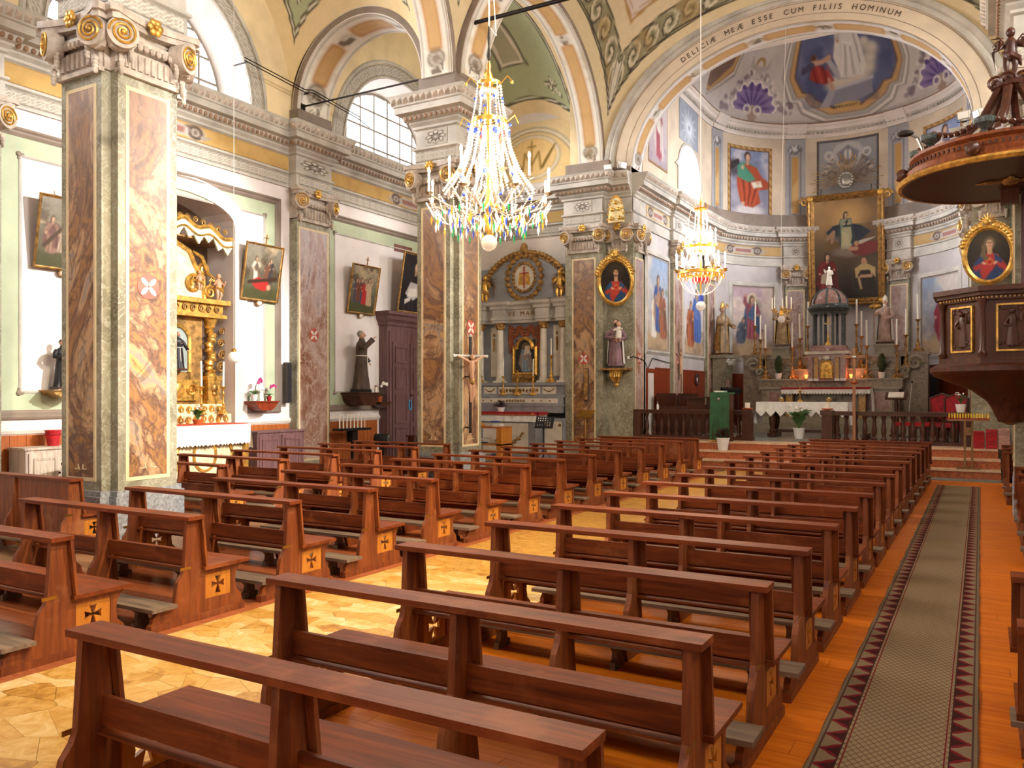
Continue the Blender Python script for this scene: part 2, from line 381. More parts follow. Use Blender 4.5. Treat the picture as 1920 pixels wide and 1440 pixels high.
M['altarg'] = marble('grey_altar_stone', [(.3, '7e7562'), (.55, '988f7b'), (.75, '85795f')], 3, 1, .45)
M['pinkm'] = marble('red_breccia_marble', [(.25, '6e443c'), (.45, '8d6258'), (.6, 'a58179'), (.78, '75514a')], 6, 1.5, .25, 'c9b5aa')
M['blackm'] = marble('black_green_marble', [(.3, '1f2422'), (.6, '37403d'), (.8, '59625f')], 5, 1.5, .2, '7c8682')
M['yellm'] = marble('yellow_siena_marble', [(.3, '9a6a24'), (.5, 'b98a3b'), (.75, 'cfa85c')], 6, 1.5, .3, '7a4f22')
M['greymar'] = plain('blue_grey_painted_wood', '8f8f92', .55, var=.1, scale=3)
M['creammar'] = plain('cream_column', 'd8cfbd', .45, var=.07, scale=3)
M['lead'] = plain('window_lead', '8a8176', .6, var=.1)
M['speaker'] = plain('brown_loudspeaker', '4b443e', .6, var=.1)
def glassmat(name, col, op=.25, rough=.05):
    m, nt, b = newmat(name); b.inputs['Base Color'].default_value = (*lin(col), 1); b.inputs['Roughness'].default_value = rough
    b.inputs['Specular IOR Level'].default_value = .8; b.inputs['Alpha'].default_value = op
    f = X_(nt, noise(nt, coords(nt), 3))*.1+(op-.05); nt.links.new(f.k, b.inputs['Alpha']); return m
M['pane'] = glassmat('window_glass', 'eef3ff', .08)
def crystal(name, col, op):
    m = glassmat(name, col, op, .04); b = m.node_tree.nodes['Principled BSDF']; b.inputs['Coat Weight'].default_value = .6; b.inputs['Coat Roughness'].default_value = .03; return m
M['crys'] = crystal('clear_crystal', 'ffffff', .92)
for k, c in (('blue', '1d3fae'), ('green', '168a52'), ('amber', 'd8961c'), ('red', 'b32430')): M['c'+k] = crystal(k+'_crystal', c, .85)
M['bulb'] = plain('lit_bulb', 'fff6e6', .3, emit=22, var=0)
M['redlamp'] = plain('red_glowing_lamp', 'ff5a2a', .3, emit=6, var=0)
M['globe'] = crystal('cut_glass_globe', 'e6e0d6', .5)
M['opal'] = plain('opal_glass', 'f2eee6', .25, var=.02)
def floor_tile():
    m, nt, b = newmat('yellow_broken_marble'); oi = nt.nodes.new('ShaderNodeObjectInfo'); v = coords(nt, rnd=20)
    f = X_(nt, noise(nt, v, 5.5, 7, .62, 2.4))*.85+X_(nt, oi.outputs['Random'])*.36-.12
    nt.links.new(ramp(nt, f.k, [(.2, '9a6a26'), (.36, 'c08f40'), (.5, 'cfa458'), (.64, 'dbb878'), (.8, 'e6d2a6')]), b.inputs['Base Color']); b.inputs['Roughness'].default_value = .28; return m
M['tile'] = floor_tile()
M['grout'] = plain('marble_joint', 'c29a55', .5, var=.1, scale=8)
def carpet():
    m, nt, b = newmat('woven_runner'); tc = nt.nodes.new('ShaderNodeTexCoord'); sp = nt.nodes.new('ShaderNodeSeparateXYZ'); nt.links.new(tc.outputs['Object'], sp.inputs[0])
    x = X_(nt, sp.outputs[0]); y = X_(nt, sp.outputs[1]); ax = x.ab()
    k = 22.; l = ((x*k+y*k*.62).fr().lt(.16)).mx((x*k-y*k*.62).fr().lt(.16))
    field = mixc(nt, l, '8c785e', '624f3b')
    per = 4.6; t = ((y*per).fr()-.5).ab()*2            # 0 at the tip row, 1 between
    e = (ax-.252)/.105                                # 0..1 across the border band
    wob = ((y*per*3).fr()-.5).ab()*.18
    tri = (t+wob).gt(e*.9+.02); core = (t+wob).gt(e*.9+.33)
    bd = mixc(nt, tri, '7f6c54', '6e1e24'); bd = mixc(nt, core, bd, '3c1a18')
    col = mixc(nt, ax.gt(.262), field, bd)
    for a, w, c in ((.236, .004, '6a2020'), (.258, .004, '3b211c'), (.366, .006, '4c3a30'), (.394, .006, '3f2f27')):
        col = mixc(nt, (ax-a).ab().lt(w), col, c)
    st = (ax.gt(.37)).mn((y*30).fr().lt(.5)); col = mixc(nt, st, col, '6b5d4b')
    f = noise(nt, coords(nt), 240, 2); nt.links.new(col, b.inputs['Base Color']); b.inputs['Roughness'].default_value = .95; b.inputs['Specular IOR Level'].default_value = .1; bump(nt, b, f, .5, .004); return m
M['carpet'] = carpet()
def chequer():
    m, nt, b = newmat('chancel_stone_floor'); tc = nt.nodes.new('ShaderNodeTexCoord'); c = nt.nodes.new('ShaderNodeTexNoise'); c.inputs['Scale'].default_value = 4; nt.links.new(tc.outputs['Object'], c.inputs[0])
    nt.links.new(ramp(nt, c.outputs[0], [(.3, '6e6557'), (.7, '9a8f7c')]), b.inputs['Base Color']); b.inputs['Roughness'].default_value = .35; return m
M['cfloor'] = chequer()
# ---------------------------------------------------------------- the building shell
XL, XR = AX-5.05, AX+5.05            # nave faces of the arcades
XWL, XWR = AX-10.08, AX+10.08        # outer walls
PY = [(-1.35, -.5), (6.72, 7.88), (14.82, 15.98)]
BAYS = [(-.5, 6.72), (7.88, 14.82), (15.98, 22.85)]
BC = (3.1, 11.2, 19.2)
ZE, ZC, ZS, ZF = 6.95, 8.42, 8.85, .66
YC, RA = 30.0, 4.35                  # apse centre and radius
XCL, XCR = AX-RA, AX+RA
def S(o): o['kind'] = 'structure'; return o
def ent_prof():
    return ([(-.05, 6.95), (.05, 6.95), (.05, 7.0), (.03, 7.02), (.03, 7.26), (.08, 7.29), (.08, 7.33), (.02, 7.35)],
            [(.02, 7.72), (.07, 7.75), (.07, 7.8), (.13, 7.86), (.13, 7.9), (.2, 7.93), (.24, 8.02), (.36, 8.05), (.36, 8.18), (.39, 8.2), (.4, 8.24), (.46, 8.38), (.48, 8.42), (-.05, 8.44)])
def walk(path, off, step, closed=False):
    """points and directions at even steps along a path shifted sideways by off"""
    k = len(path); q = []
    for i in range(k):
        p = Vector(path[i]); d1 = d2 = None
        if i or closed: d1 = (p-Vector(path[i-1])).normalized()
        if i < k-1 or closed: d2 = (Vector(path[(i+1) % k])-p).normalized()
        d1 = d1 or d2; d2 = d2 or d1; n1 = Vector((d1.y, -d1.x)); b = (n1+Vector((d2.y, -d2.x))).normalized(); q.append(p+b*(off/max(.25, b.dot(n1))))
    if closed: q.append(q[0])
    out = []
    for a, b in zip(q[:-1], q[1:]):
        L = (b-a).length; n = max(1, int(L/step)); d = (b-a).normalized() if L > 1e-6 else Vector((1, 0))
        if L < .04: continue
        out += [(a+(b-a)*((i+.5)/n), d, L/n) for i in range(n)]
    return out
def ornaments(par, path, closed=False):
    mb = MB()
    for p, d, w in walk(path, .43, .15, closed):      # acanthus tips on the top moulding
        n = Vector((d.y, -d.x)); h = w*.46
        a = [p-d*h-n*.05, p+d*h-n*.05, p+d*h*.7+n*.0, p-d*h*.7+n*.0]
        mb.add([(a[0].x, a[0].y, 8.22), (a[1].x, a[1].y, 8.22), (a[1].x+n.x*.07, a[1].y+n.y*.07, 8.38), (a[0].x+n.x*.07, a[0].y+n.y*.07, 8.38), (p.x+n.x*.045, p.y+n.y*.045, 8.29)],
               [(0, 1, 4), (1, 2, 4), (2, 3, 4), (3, 0, 4)])
    o = mb.obj('leaf_moulding', M['stucco'], par, sm=False); o['kind'] = 'stuff'
    mb = MB()
    for p, d, w in walk(path, .22, .13, closed):      # egg moulding
        mb.sph((p.x, p.y, 7.965), w*.36 if abs(d.x) > .7 else .035, w*.36 if abs(d.y) >= .7 else .035, .055, 6, 4)
    o = mb.obj('egg_moulding', M['stucco_br'], par); o['kind'] = 'stuff'
M['stucco_br'] = plain('stucco_bronze', '8f6f55', .6, var=.15, scale=7)
def entablature(name, path, closed=False, par=None):
    a, c = ent_prof(); o = MB().sweep(path, a, closed=closed).sweep(path, [a[-1], c[0]], closed=closed, cap=False).sweep(path, c, closed=closed).obj(name, M['stone'], par, ang=25)
    ornaments(o, path, closed); return o
# ---- painted strips
def guilloche(L, h, base='b9b2a6', dark='8b8375', lite='d2ccc0', per=.26):
    n = max(8, int(L/per*9)); m = 9; c = Cv(n, m, L/h, base); t = c.X*h/per*2*PI; y = (c.Y-.5)*2
    for ph in (0, PI):
        d = abs(y-.55*np.sin(t+ph)); c.put((1-sst(.22, .4, d))*.8, dark); c.put((1-sst(.08, .26, d))*.9, lite)
    c.put(sst(.8, .95, abs(y)), dark); return c
def strip(name, p0, p1, z0, z1, cv, par, off=.012, mat=None):
    a = Vector(p0); b = Vector(p1); d = (b-a).normalized(); n = Vector((d.y, -d.x))*off
    return surf(name, lambda u, v: (a.x+(b.x-a.x)*u+n.x, a.y+(b.y-a.y)*u+n.y, z0+(z1-z0)*v), cv.w, cv.h, mat or M['paint'], par, cv.a)
def frieze_cv(L, tone='c3a063', seed=3, cart=True):
    c = Cv(max(20, int(L*22)), 16, L/.38, tone, seed); c.cloud(1.2, 'b08c52', .4, .75, .7); c.put(sst(.86, .98, abs(c.Y-.5)*2), '8d6a3c')
    if cart:
        m = L/.38/2
        for s in (-1, 1):
            c.ell(m+s*1.75, .5, .75, .46, 'bdb6ac'); c.ring(m+s*1.8, .52, .42, .34, .1, '5f5046'); c.ell(m+s*1.8, .52, .16, .15, '7d6e64'); c.seg([(m+s*2.3, .3), (m+s*2.9, .45)], [.16, .02], 'a89c8e'); c.seg([(m+s*1.2, .75), (m+s*1.7, .9)], [.1, .03], '75665a')
        c.poly([(m-1.3, .2), (m-1.4, .65), (m-.9, .86), (m+.9, .86), (m+1.4, .65), (m+1.3, .2), (m, .06)], 'b8b0a8'); c.poly([(m-1.0, .3), (m-1.08, .66), (m+1.08, .66), (m+1.0, .3)], '9c7068'); c.cloud(3, 'c0a098', .5, .7, .5, mask=(abs(c.X-m) < .6)*(abs(c.Y-.47) < .12))
    return c
def rosette_cv():
    c = Cv(26, 26, 1, 'b5aea2'); th = np.arctan2(c.Y-.5, c.X-.5); r = np.hypot(c.X-.5, c.Y-.5)
    c.put(1-sst(.4, .46, r/(.72+.28*abs(np.cos(th*4)))), 'cfc8bc'); c.put((1-sst(.02, .06, abs(r/(.72+.28*abs(np.cos(th*4)))-.42)))*.9, '7a7166'); c.put((1-sst(.2, .3, r*(1+.25*np.sin(th*9))))*.9, '544b44'); c.ell(.5, .5, .07, .07, 'c9c2b8'); c.ring(.5, .5, .12, .12, .02, 'a59c90'); return c
ROS = rosette_cv()
# ---- floor
fl = S(MB().box(-16, 6.7, -5.2, 36, -.25, -.004).obj('floor', plain('brown_stone_floor', '8b6a4c', .4, var=.15, scale=2)))
def clip_cell(seeds, i, bx):
    x0, x1, y0, y1 = bx; poly = [(x0, y0), (x1, y0), (x1, y1), (x0, y1)]; px, py = seeds[i]
    for j, (qx, qy) in enumerate(seeds):
        if j == i or abs(qx-px) > .8 or abs(qy-py) > .8: continue
        mx, my, dx, dy = (px+qx)/2, (py+qy)/2, qx-px, qy-py; out = []
        f = lambda p: (p[0]-mx)*dx+(p[1]-my)*dy
        for a, b in zip(poly, poly[1:]+poly[:1]):
            fa, fb = f(a), f(b)
            if fa <= 0: out.append(a)
            if (fa < 0 < fb) or (fb < 0 < fa): t = fa/(fa-fb); out.append((a[0]+(b[0]-a[0])*t, a[1]+(b[1]-a[1])*t))
        poly = out
        if len(poly) < 3: return None
    return poly
bx = (-5.72, -3.62, .8, 20.9); seeds = []
while len(seeds) < 860:
    p = (random.uniform(bx[0], bx[1]), random.uniform(bx[2], bx[3]))
    if all(abs(p[0]-q[0]) > .1 or abs(p[1]-q[1]) > .07 for q in seeds): seeds.append(p)
S(MB().box(bx[0], bx[1], bx[2], bx[3], -.02, .004).obj('floor_aisle', M['grout']))
fa_ = bpy.data.objects['floor_aisle']; tiles = []
sx = [(a*.6, b) for a, b in seeds]
for i in range(len(seeds)):
    p = clip_cell(sx, i, (bx[0]*.6, bx[1]*.6, bx[2], bx[3]))
    if not p: continue
    p = [(a/.6, b) for a, b in p]; cx = sum(a for a, b in p)/len(p); cy = sum(b for a, b in p)/len(p)
    if max(abs(a-cx)+abs(b-cy) for a, b in p) < .06: continue
    q = []
    for a, b in p:
        L = math.hypot(a-cx, b-cy) or 1; q.append(((a-cx)*(1-.0022/L), (b-cy)*(1-.0022/L)))
    tiles.append((cy, cx, q))
tiles.sort(key=lambda t: t[0]); rest = MB()
for k, (cy, cx, q) in enumerate(tiles):
    if k < 295: MB().prism(q, .0, .012+random.uniform(0, .0015), XY).obj('marble_tile', M['tile'], fa_, sm=False, loc=(cx, cy, 0))
    else: rest.prism([(a+cx, b+cy) for a, b in q], .0, .012, XY)
if rest.v: rest.obj('far_marble_tiles', M['tile'], fa_, sm=False)['kind'] = 'stuff'
def planks(name, x0, x1, y0, y1, cols, mat, maxn, wd=.2):
    par = S(MB().box(x0, x1, y0, y1, -.02, .003).obj(name, M['dkwood'])); w = (x1-x0)/cols; n = 0; rest = MB(); me = MB().box(0, w-.004, 0, wd-.003, 0, .011)
    me = mkmesh('plank', me.v, me.f, mat, sm=False); rows = int((y1-y0)/wd)
    for r in range(rows):
        sh = (r*.37 % 1)*w; xs = [x0]+[x0+sh+i*w for i in range(cols) if x0+sh+i*w > x0+.12]+[x1]
        for a, b in zip(xs[:-1], xs[1:]):
            if b-a < .02: continue
            if n < maxn:
                o = link('plank', me, par, (a, y0+r*wd, .001)); o.scale = ((b-a-.003)/(w-.004), 1, 1); n += 1
            else: rest.box(a, b-.003, y0+r*wd, y0+r*wd+wd-.003, .001, .012)
    if rest.v: rest.obj('far_planks', mat, par, sm=False)['kind'] = 'stuff'
planks('floor_boards', -3.62, .95, .4, 20.8, 3, M['plank'], 290)
planks('floor_boards_red', -8.5, -5.72, 1.6, 20.8, 2, M['plankr'], 190)
planks('floor_chapel', -12.4, -9.75, 7.75, 14.75, 2, M['plankr'], 90)
sl = S(MB().box(-9.6, .4, 20.9, 21.5, -.02, .002).obj('floor_slate', M['stone_dk'])); x = -9.6
while x < .3:
    w = random.uniform(.5, .9); MB().box(x, min(x+w-.008, .4), 20.905, 21.49, 0, .012).obj('slate_slab', M['slate'], sl, sm=False); x += w
st = S(thing('chancel_steps', None, None, (AX, 21.5, 0), kind='structure'))
for i in range(3):
    y0 = .35*i; z1 = .22*(i+1)
    xx = 4.95 if i < 2 else 4.9
    MB().box(-xx, xx, y0, 1.45, .22*i, z1-.045).obj('riser', M['redstep'], st)
    x = -xx
    while x < xx-.1:
        w = min(random.uniform(1.4, 2.1), xx-x); w = xx-x if xx-x-w < .5 else w
        MB().box(x, x+w-.006, y0-.03, 1.45 if i == 2 else y0+.38, z1-.045, z1).obj('tread_slab', M['nosing'], st); x += w
cf = S(MB().box(XCL-.3, XCR+.3, 22.95, 35, 0, ZF-.012).obj('floor_chancel', M['stone_dk']))
k = 0
for yy in np.arange(23.0, 30.0, .62):
    for xx in np.arange(XCL+.1, XCR-.3, .72):
        MB().box(xx, xx+.71, yy, yy+.61, ZF-.012, ZF+random.uniform(-.001, .002)).obj('floor_slab', M['cfloor'] if (k+int(yy*10)) % 2 else M['slate'], cf, sm=False); k += 1
# ---- outer walls: lower wall, lunette wall with windows
def arcpts(cy, cz, r, rz, n, a0=0, a1=PI): return [(cy+r*math.cos(a0+(a1-a0)*i/(n-1)), cz+rz*math.sin(a0+(a1-a0)*i/(n-1))) for i in range(n)]
for s, nm in ((-1, 'left'), (1, 'right')):
    xi = AX+s*10.08; xo = AX+s*10.95
    low = [[(-5, 0), (24.2, 0), (24.2, 8.43), (-5, 8.43)]]
    if s < 0:
        low.append([(10.05, .0001), (13.1, .0001), (13.1, 5.7)]+arcpts(11.575, 5.7, 1.525, .55, 13)[1:-1]+[(10.05, 5.7)])
    w = S(MB().prism(low, xi, xo, YZ).obj('wall_'+nm, M['white'], sm=False))
    holes = [[(c-2.4, 8.55)]+[p for p in arcpts(c, 8.55, 2.4, 2.4, 25)][::-1][1:-1]+[(c+2.4, 8.55)] for c in BC]
    up = [[(-5, 8.43), (24.2, 8.43), (24.2, 14.25), (-5, 14.25)]]+holes
    u = S(MB().prism(up, xi, xo, YZ).obj('wall_upper_'+nm, M['yellow'], sm=False))
    for wi, c in enumerate(BC):
        # white splay inside the opening, ring moulding, painted guilloche
        mb = MB(); th = [PI*i/24 for i in range(25)]
        vs = [(xi-s*.0, c+2.395*math.cos(t), 8.55+2.395*math.sin(t)) for t in th]+[(xi+s*.74, c+2.13*math.cos(t), 8.55+2.13*math.sin(t)) for t in th]+[(xi+s*.74, c+2.4*math.cos(t), 8.55+2.4*math.sin(t)) for t in th]
        mb.add(vs, [(i, i+1, 26+i, 25+i) for i in range(24)]+[(25+i, 26+i, 51+i, 50+i) for i in range(24)]); mb.obj('reveal', M['white'], u)
        ring = lambda r0, r1, dx: (lambda U, V: (xi-s*dx+0*U, c+(r0+(r1-r0)*V)*np.cos(PI*(1-U)), 8.55+(r0+(r1-r0)*V)*np.sin(PI*(1-U))))
        g = guilloche(2.62*PI, .32, per=.36); surf('guilloche_band', ring(2.46, 2.78, .012), g.w, g.h, M['paint'], u, g.a)
        MB().sweep(arcpts(c, 8.55, 2.4, 2.4, 31), [(0, 0), (0, .03), (.05, .03), (.05, 0)], lambda a, b, d: (xi-s*d, a, b)).sweep(arcpts(c, 8.55, 2.8, 2.8, 31), [(0, 0), (0, .04), (.06, .05), (.1, .02), (.1, 0)], lambda a, b, d: (xi-s*d, a, b)).obj('arch_moulding', M['stone'], u)
        MB().box(min(xi, xo), max(xi, xo), c-2.4, c+2.4, 8.43, 8.55).obj('window_sill', M['stone_dk'], u)
        # glazing
        win = S(thing('window_%d' % (wi+1+3*(s > 0)), None, None, (xi+s*.72, c, 8.55), kind='structure')); R = 2.13; nC = 7; cw = 2*R/nC; rh = .52
        fm = MB().sweep(arcpts(0, 0, R, R, 31), [(-.06, -.03), (-.06, .03), (.0, .03), (.0, -.03)], YZ, pclosed=True).box(-.03, .03, -R, R, 0, .06)
        fm.obj('window_frame', M['lead'], win)
        for i in range(nC):
            y0 = -R+i*cw; y1 = y0+cw
            if i: MB().box(-.02, .02, y0-.03, y0+.03, 0, math.sqrt(R*R-y0*y0)).obj('glazing_bar', M['lead'], win)
            for j in range(5):
                z0 = j*rh; z1 = z0+rh; pts = [(y, min(z1, math.sqrt(max(0, R*R-y*y)))) for y in np.linspace(y1-.012, y0+.012, 6)]
                if max(p[1] for p in pts) < z0+.05: continue
                pts = [(a, max(b, z0+.012)) for a, b in pts]
                MB().prism([(y0+.012, z0+.01), (y1-.012, z0+.01)]+pts, -.004, .004, YZ).obj('pane', M['pane'], win, sm=False)
        for j in range(1, 5):
            hw = math.sqrt(max(0, R*R-(j*rh)**2)); MB().box(-.016, .016, -hw, hw, j*rh-.024, j*rh+.024).obj('glazing_bar', M['lead'], win)
S(MB().box(XWL-.9, XWR+.9, -5.2, 23.9, 14.25, 14.5).obj('ceiling', M['cream']))
wb = [[(XWL-.9, 0), (XWR+.9, 0), (XWR+.9, 14.3), (XWL-.9, 14.3)], [(AX-2.6, 5.5), (AX+2.6, 5.5), (AX+2.6, 8.6), (AX-2.6, 8.6)]]  # upper opening is invented to go with the west fill
S(MB().prism(wb, -4.6, -4.2, XZ).obj('wall_back', M['white'], sm=False))
# ---- chancel arch wall and piers
AA, AB, AZ = 4.4, 3.2, 8.62
ell = lambda o, n=41: [(AX-(AA+o)*math.cos(PI*i/(n-1)), AZ+(AB+o)*math.sin(PI*i/(n-1))) for i in range(n)]
outer = [(AX-6.4, 8.43), (AX-AA, 8.43)]+ell(0)+[(AX+AA, 8.43), (AX+6.4, 8.43), (AX+6.4, 14.3), (AX-6.4, 14.3)]
aw = S(MB().prism(outer, 22.9, 23.8, XZ).obj('wall_chancel_arch', M['yellow'], sm=False))
MB().sweep(ell(0), [(0, 0), (0, .03), (-.55, .03), (-.55, 0)], lambda a, b, d: (a, 22.9-d, b)).obj('text_band', M['tan'], aw)
MB().sweep(ell(.55), [(0, .0), (0, .07), (-.06, .1), (-.1, .1), (-.14, .06), (-.2, .09), (-.3, .09), (-.34, .0)], lambda a, b, d: (a, 22.9-d, b)).obj('arch_moulding', M['stone'], aw)
MB().sweep(ell(.17), [(0, .03), (0, .036), (-.012, .036), (-.012, .03)], lambda a, b, d: (a, 22.9-d, b)).sweep(ell(.5), [(0, .03), (0, .036), (-.014, .036), (-.014, .03)], lambda a, b, d: (a, 22.9-d, b)).obj('painted_line', M['stone_dk'], aw)
def soffit_cv(L, w=.8, base='e2dccf', seed=1, n=3):
    c = Cv(int(L*18), 18, L/w, base, seed); a = L/w; c.put(sst(.8, .84, abs(c.Y-.5)*2)*(1-sst(.86, .9, abs(c.Y-.5)*2)), '7d7468')
    seg = (a-.9)/n
    for i in range(n):
        x0 = .45+i*seg+.28; x1 = .45+(i+1)*seg-.28
        c.poly([(x0, .26), (x1, .26), (x1+.08, .5), (x1, .74), (x0, .74), (x0-.08, .5)], 'b07a48'); c.poly([(x0+.05, .3), (x1-.05, .3), (x1+.03, .5), (x1-.05, .7), (x0+.05, .7), (x0-.03, .5)], 'c9a470')
        if i: c.ell(.45+i*seg, .5, .2, .2, 'c9c2b6'); c.cloud(7, '6f6355', .45, .6, .9, mask=np.hypot(c.X-.45-i*seg, c.Y-.5) < .2)
    for e, sg in ((.35, 1), (a-.35, -1)):
        c.ring(e+sg*.12, .5, .22, .26, .03, '6f6355'); c.ell(e+sg*.12, .5, .14, .17, '8d8274'); c.cloud(8, '6f6355', .45, .6, .9, mask=np.hypot((c.X-e+sg*.1), c.Y-.5) < .25)
    c.cloud(2.0, '9c7a45', .55, .8, .25); return c
def soffit(par, cx, a, b, zs, d0, d1, plane, n=3, base='e2dccf', seed=1):
    c = soffit_cv(PI*(a+b)/2, abs(d1-d0), base, seed, n); e = .012
    f = (lambda u, v: (cx-(a-e)*np.cos(PI*u), d0+(d1-d0)*v, zs+(b-e)*np.sin(PI*u))) if plane == 'x' else (lambda u, v: (d0+(d1-d0)*v, cx-(a-e)*np.cos(PI*u), zs+(b-e)*np.sin(PI*u)))
    return surf('painted_soffit', f, c.w, c.h, M['paint'], par, c.a)
soffit(aw, AX, AA, AB, AZ, 22.92, 23.78, 'x', 7, 'e0dcd8', 5)
# ---- arches of the arcade, nave and aisles
def archblock(name, cx, a, b, d0, d1, plane, mat='cream', n=3, seed=1):
    fm = XZ if plane == 'x' else YZ
    inn = [(cx-a*math.cos(PI*i/36), ZS+b*math.sin(PI*i/36)) for i in range(37)]; out = [(cx-(a+.2)*math.cos(PI*i/36), ZS+(b+.2)*math.sin(PI*i/36)) for i in range(37)]
    o = S(MB().prism(inn+out[::-1], d0, d1, fm).obj(name, M[mat], sm=False)); soffit(o, cx, a, b, ZS, d0+.02, d1-.02, plane, n, seed=seed)
    for e in (d0, d1):     # painted edge lines
        sg = -1 if e == d0 else 1
        MB().sweep([(cx-(a+.1)*math.cos(PI*i/36), ZS+(b+.1)*math.sin(PI*i/36)) for i in range(37)], [(-.07, 0), (-.07, .012), (.07, .012), (.07, 0)], lambda p, q, d: fm(p, q, e+sg*d)).obj('arch_edge', M['stone_dk'], o)
    return o
k = 0
for s in (-1, 1):
    x0, x1 = sorted((AX+s*5.27, AX+s*6.07))
    for (y0, y1) in BAYS:
        k += 1; archblock('trim_arcade_arch_%d' % k, (y0+y1)/2, (y1-y0)/2-.05, 3.5, x0, x1, 'y', seed=k)
    for (y0, y1) in PY[1:]:
        k += 1; c = AX+s*7.9; archblock('trim_aisle_arch_%d' % k, AX+s*7.98, 1.84, 1.84, y0+.03, y1-.03, 'x', seed=k)
for (y0, y1) in PY[1:]:
    k += 1; archblock('trim_nave_arch_%d' % k, AX, 5.12, 3.5, y0+.1, y1-.1, 'x', n=7, seed=k)
# ---- sail vaults, painted by distance from the arches
def sail(name, x0, x1, y0, y1, hW, hL, paint, n=(120, 150)):
    W_, L_ = (x1-x0)/2, (y1-y0)/2; cx, cy = (x0+x1)/2, (y0+y1)/2; H = math.hypot(hW, hL); A = H*W_/hW; B = H*L_/hL
    t = lambda u: -np.cos(PI*u)
    def fn(u, v):
        x, y = t(u)*W_, t(v)*L_; return cx+x, cy+y, ZS+H*np.sqrt(np.clip(1-(x/A)**2-(y/B)**2, 0, 1))
    def cols(u, v):
        x, y, z = fn(u, v); P = np.stack([x, y, z], -1)
        du = np.concatenate([np.zeros((P.shape[0], 1)), np.cumsum(np.linalg.norm(np.diff(P, axis=1), axis=-1), 1)], 1); dv = np.concatenate([np.zeros((1, P.shape[1])), np.cumsum(np.linalg.norm(np.diff(P, axis=0), axis=-1), 0)], 0)
        a = np.minimum(du, du[:, -1:]-du); b = np.minimum(dv, dv[-1:]-dv); return paint(a, b, x, y, z)
    return S(surf(name, fn, n[0], n[1], M['paint'], None, cols, flip=True))
def lay(c, al, col): return c+(hx(col)-c)*np.clip(al, 0, 1)[..., None]
def bandl(d, a, w): return 1-sst(w*.5, w, abs(d-a))
def rinceau(d, s, per, mid, ph=0):
    k = np.floor(s/per); x = (s/per-k-.5)*2; y = (d-mid)/per*2*np.where(k % 2 > 0, 1, -1); r = np.hypot(x, y); th = np.arctan2(y, x)
    return sst(.1, .5, np.sin(th+r*8+ph))*(1-sst(.85, 1.05, r))
def paint_aisle(a, b, x, y, z):
    d = np.minimum(a, b); c = np.zeros(d.shape+(3,))+hx('e4cfa4'); c = lay(c, .5*sst(.4, .8, vnoise(x*1.3, y*1.3+z, 3)), 'd6bb86')
    c = lay(c, sst(.5, .53, d), 'aab08c'); c = lay(c, bandl(d, .53, .03), '4f473c'); c = lay(c, bandl(d, .62, .03), '5a5244'); c = lay(c, bandl(d, .575, .02), 'd9d2c0')
    s_ = np.maximum(a, b); g = (d > .72)*(d < 1.35)*(abs(a-b) < .35); c = lay(c, g*rinceau(d, s_, .36, 1.03), '57503f'); c = lay(c, g*rinceau(d, s_, .36, 1.03, 1.6), 'd5cfba')
    c = lay(c, sst(1.7, 1.73, d), 'a9a48a'); c = lay(c, bandl(d, 1.7, .04), '5e574a'); c = lay(c, bandl(d, 1.82, .05), 'e0d9c8'); return c
def paint_nave(a, b, x, y, z):
    d = np.minimum(a, b); c = np.zeros(d.shape+(3,))+hx('dccba4'); c = lay(c, .5*sst(.4, .8, vnoise(x*1.1, y*1.1+z, 5)), 'cdb688')
    c = lay(c, sst(.42, .45, d), '8f8a6c'); f = (d > .45)*(d < 1.12)
    s_ = np.maximum(a, b); c = lay(c, f*rinceau(d, s_, .62, .78), '4e473b'); c = lay(c, f*rinceau(d, s_, .62, .78, 1.5), 'cfc4a8'); c = lay(c, f*.5*sst(.55, .65, vnoise(x*3+2, y*3+z*2, 25)), 'a58450')
    t = f*(abs(a-b) < .3)*(d < 1.0); c = lay(c, t*.9, 'd2cab8'); c = lay(c, t*bandl(abs(a-b), .2, .04), '7a7060')
    for q in (.44, .5, 1.12): c = lay(c, bandl(d, q, .025), '4a4238')
    c = lay(c, sst(1.13, 1.16, d), 'dccaa6'); c = lay(c, sst(1.62, 1.66, d), 'd9cbc2'); c = lay(c, bandl(d, 1.6, .06), 'b08a58'); c = lay(c, bandl(d, 1.72, .03), 'c4a890')
    return lay(c, .25*sst(.5, .8, vnoise(x*.8, y*.8, 31))*(d > 1.7), 'c3b2aa')
k = 0
for s in (-1, 1):
    x0, x1 = sorted((AX+s*10.1, AX+s*6.05))
    for (y0, y1) in BAYS:
        k += 1; sail('ceiling_aisle_%d' % k, x0, x1, y0-.05, y1+(.6 if y1 > 20 else .05), 2.02, 3.62, paint_aisle)
for (y0, y1) in BAYS:
    k += 1; sail('ceiling_nave_%d' % k, AX-5.3, AX+5.3, y0-.02, y1+.07, 3.62, 3.62, paint_nave, (220, 170))
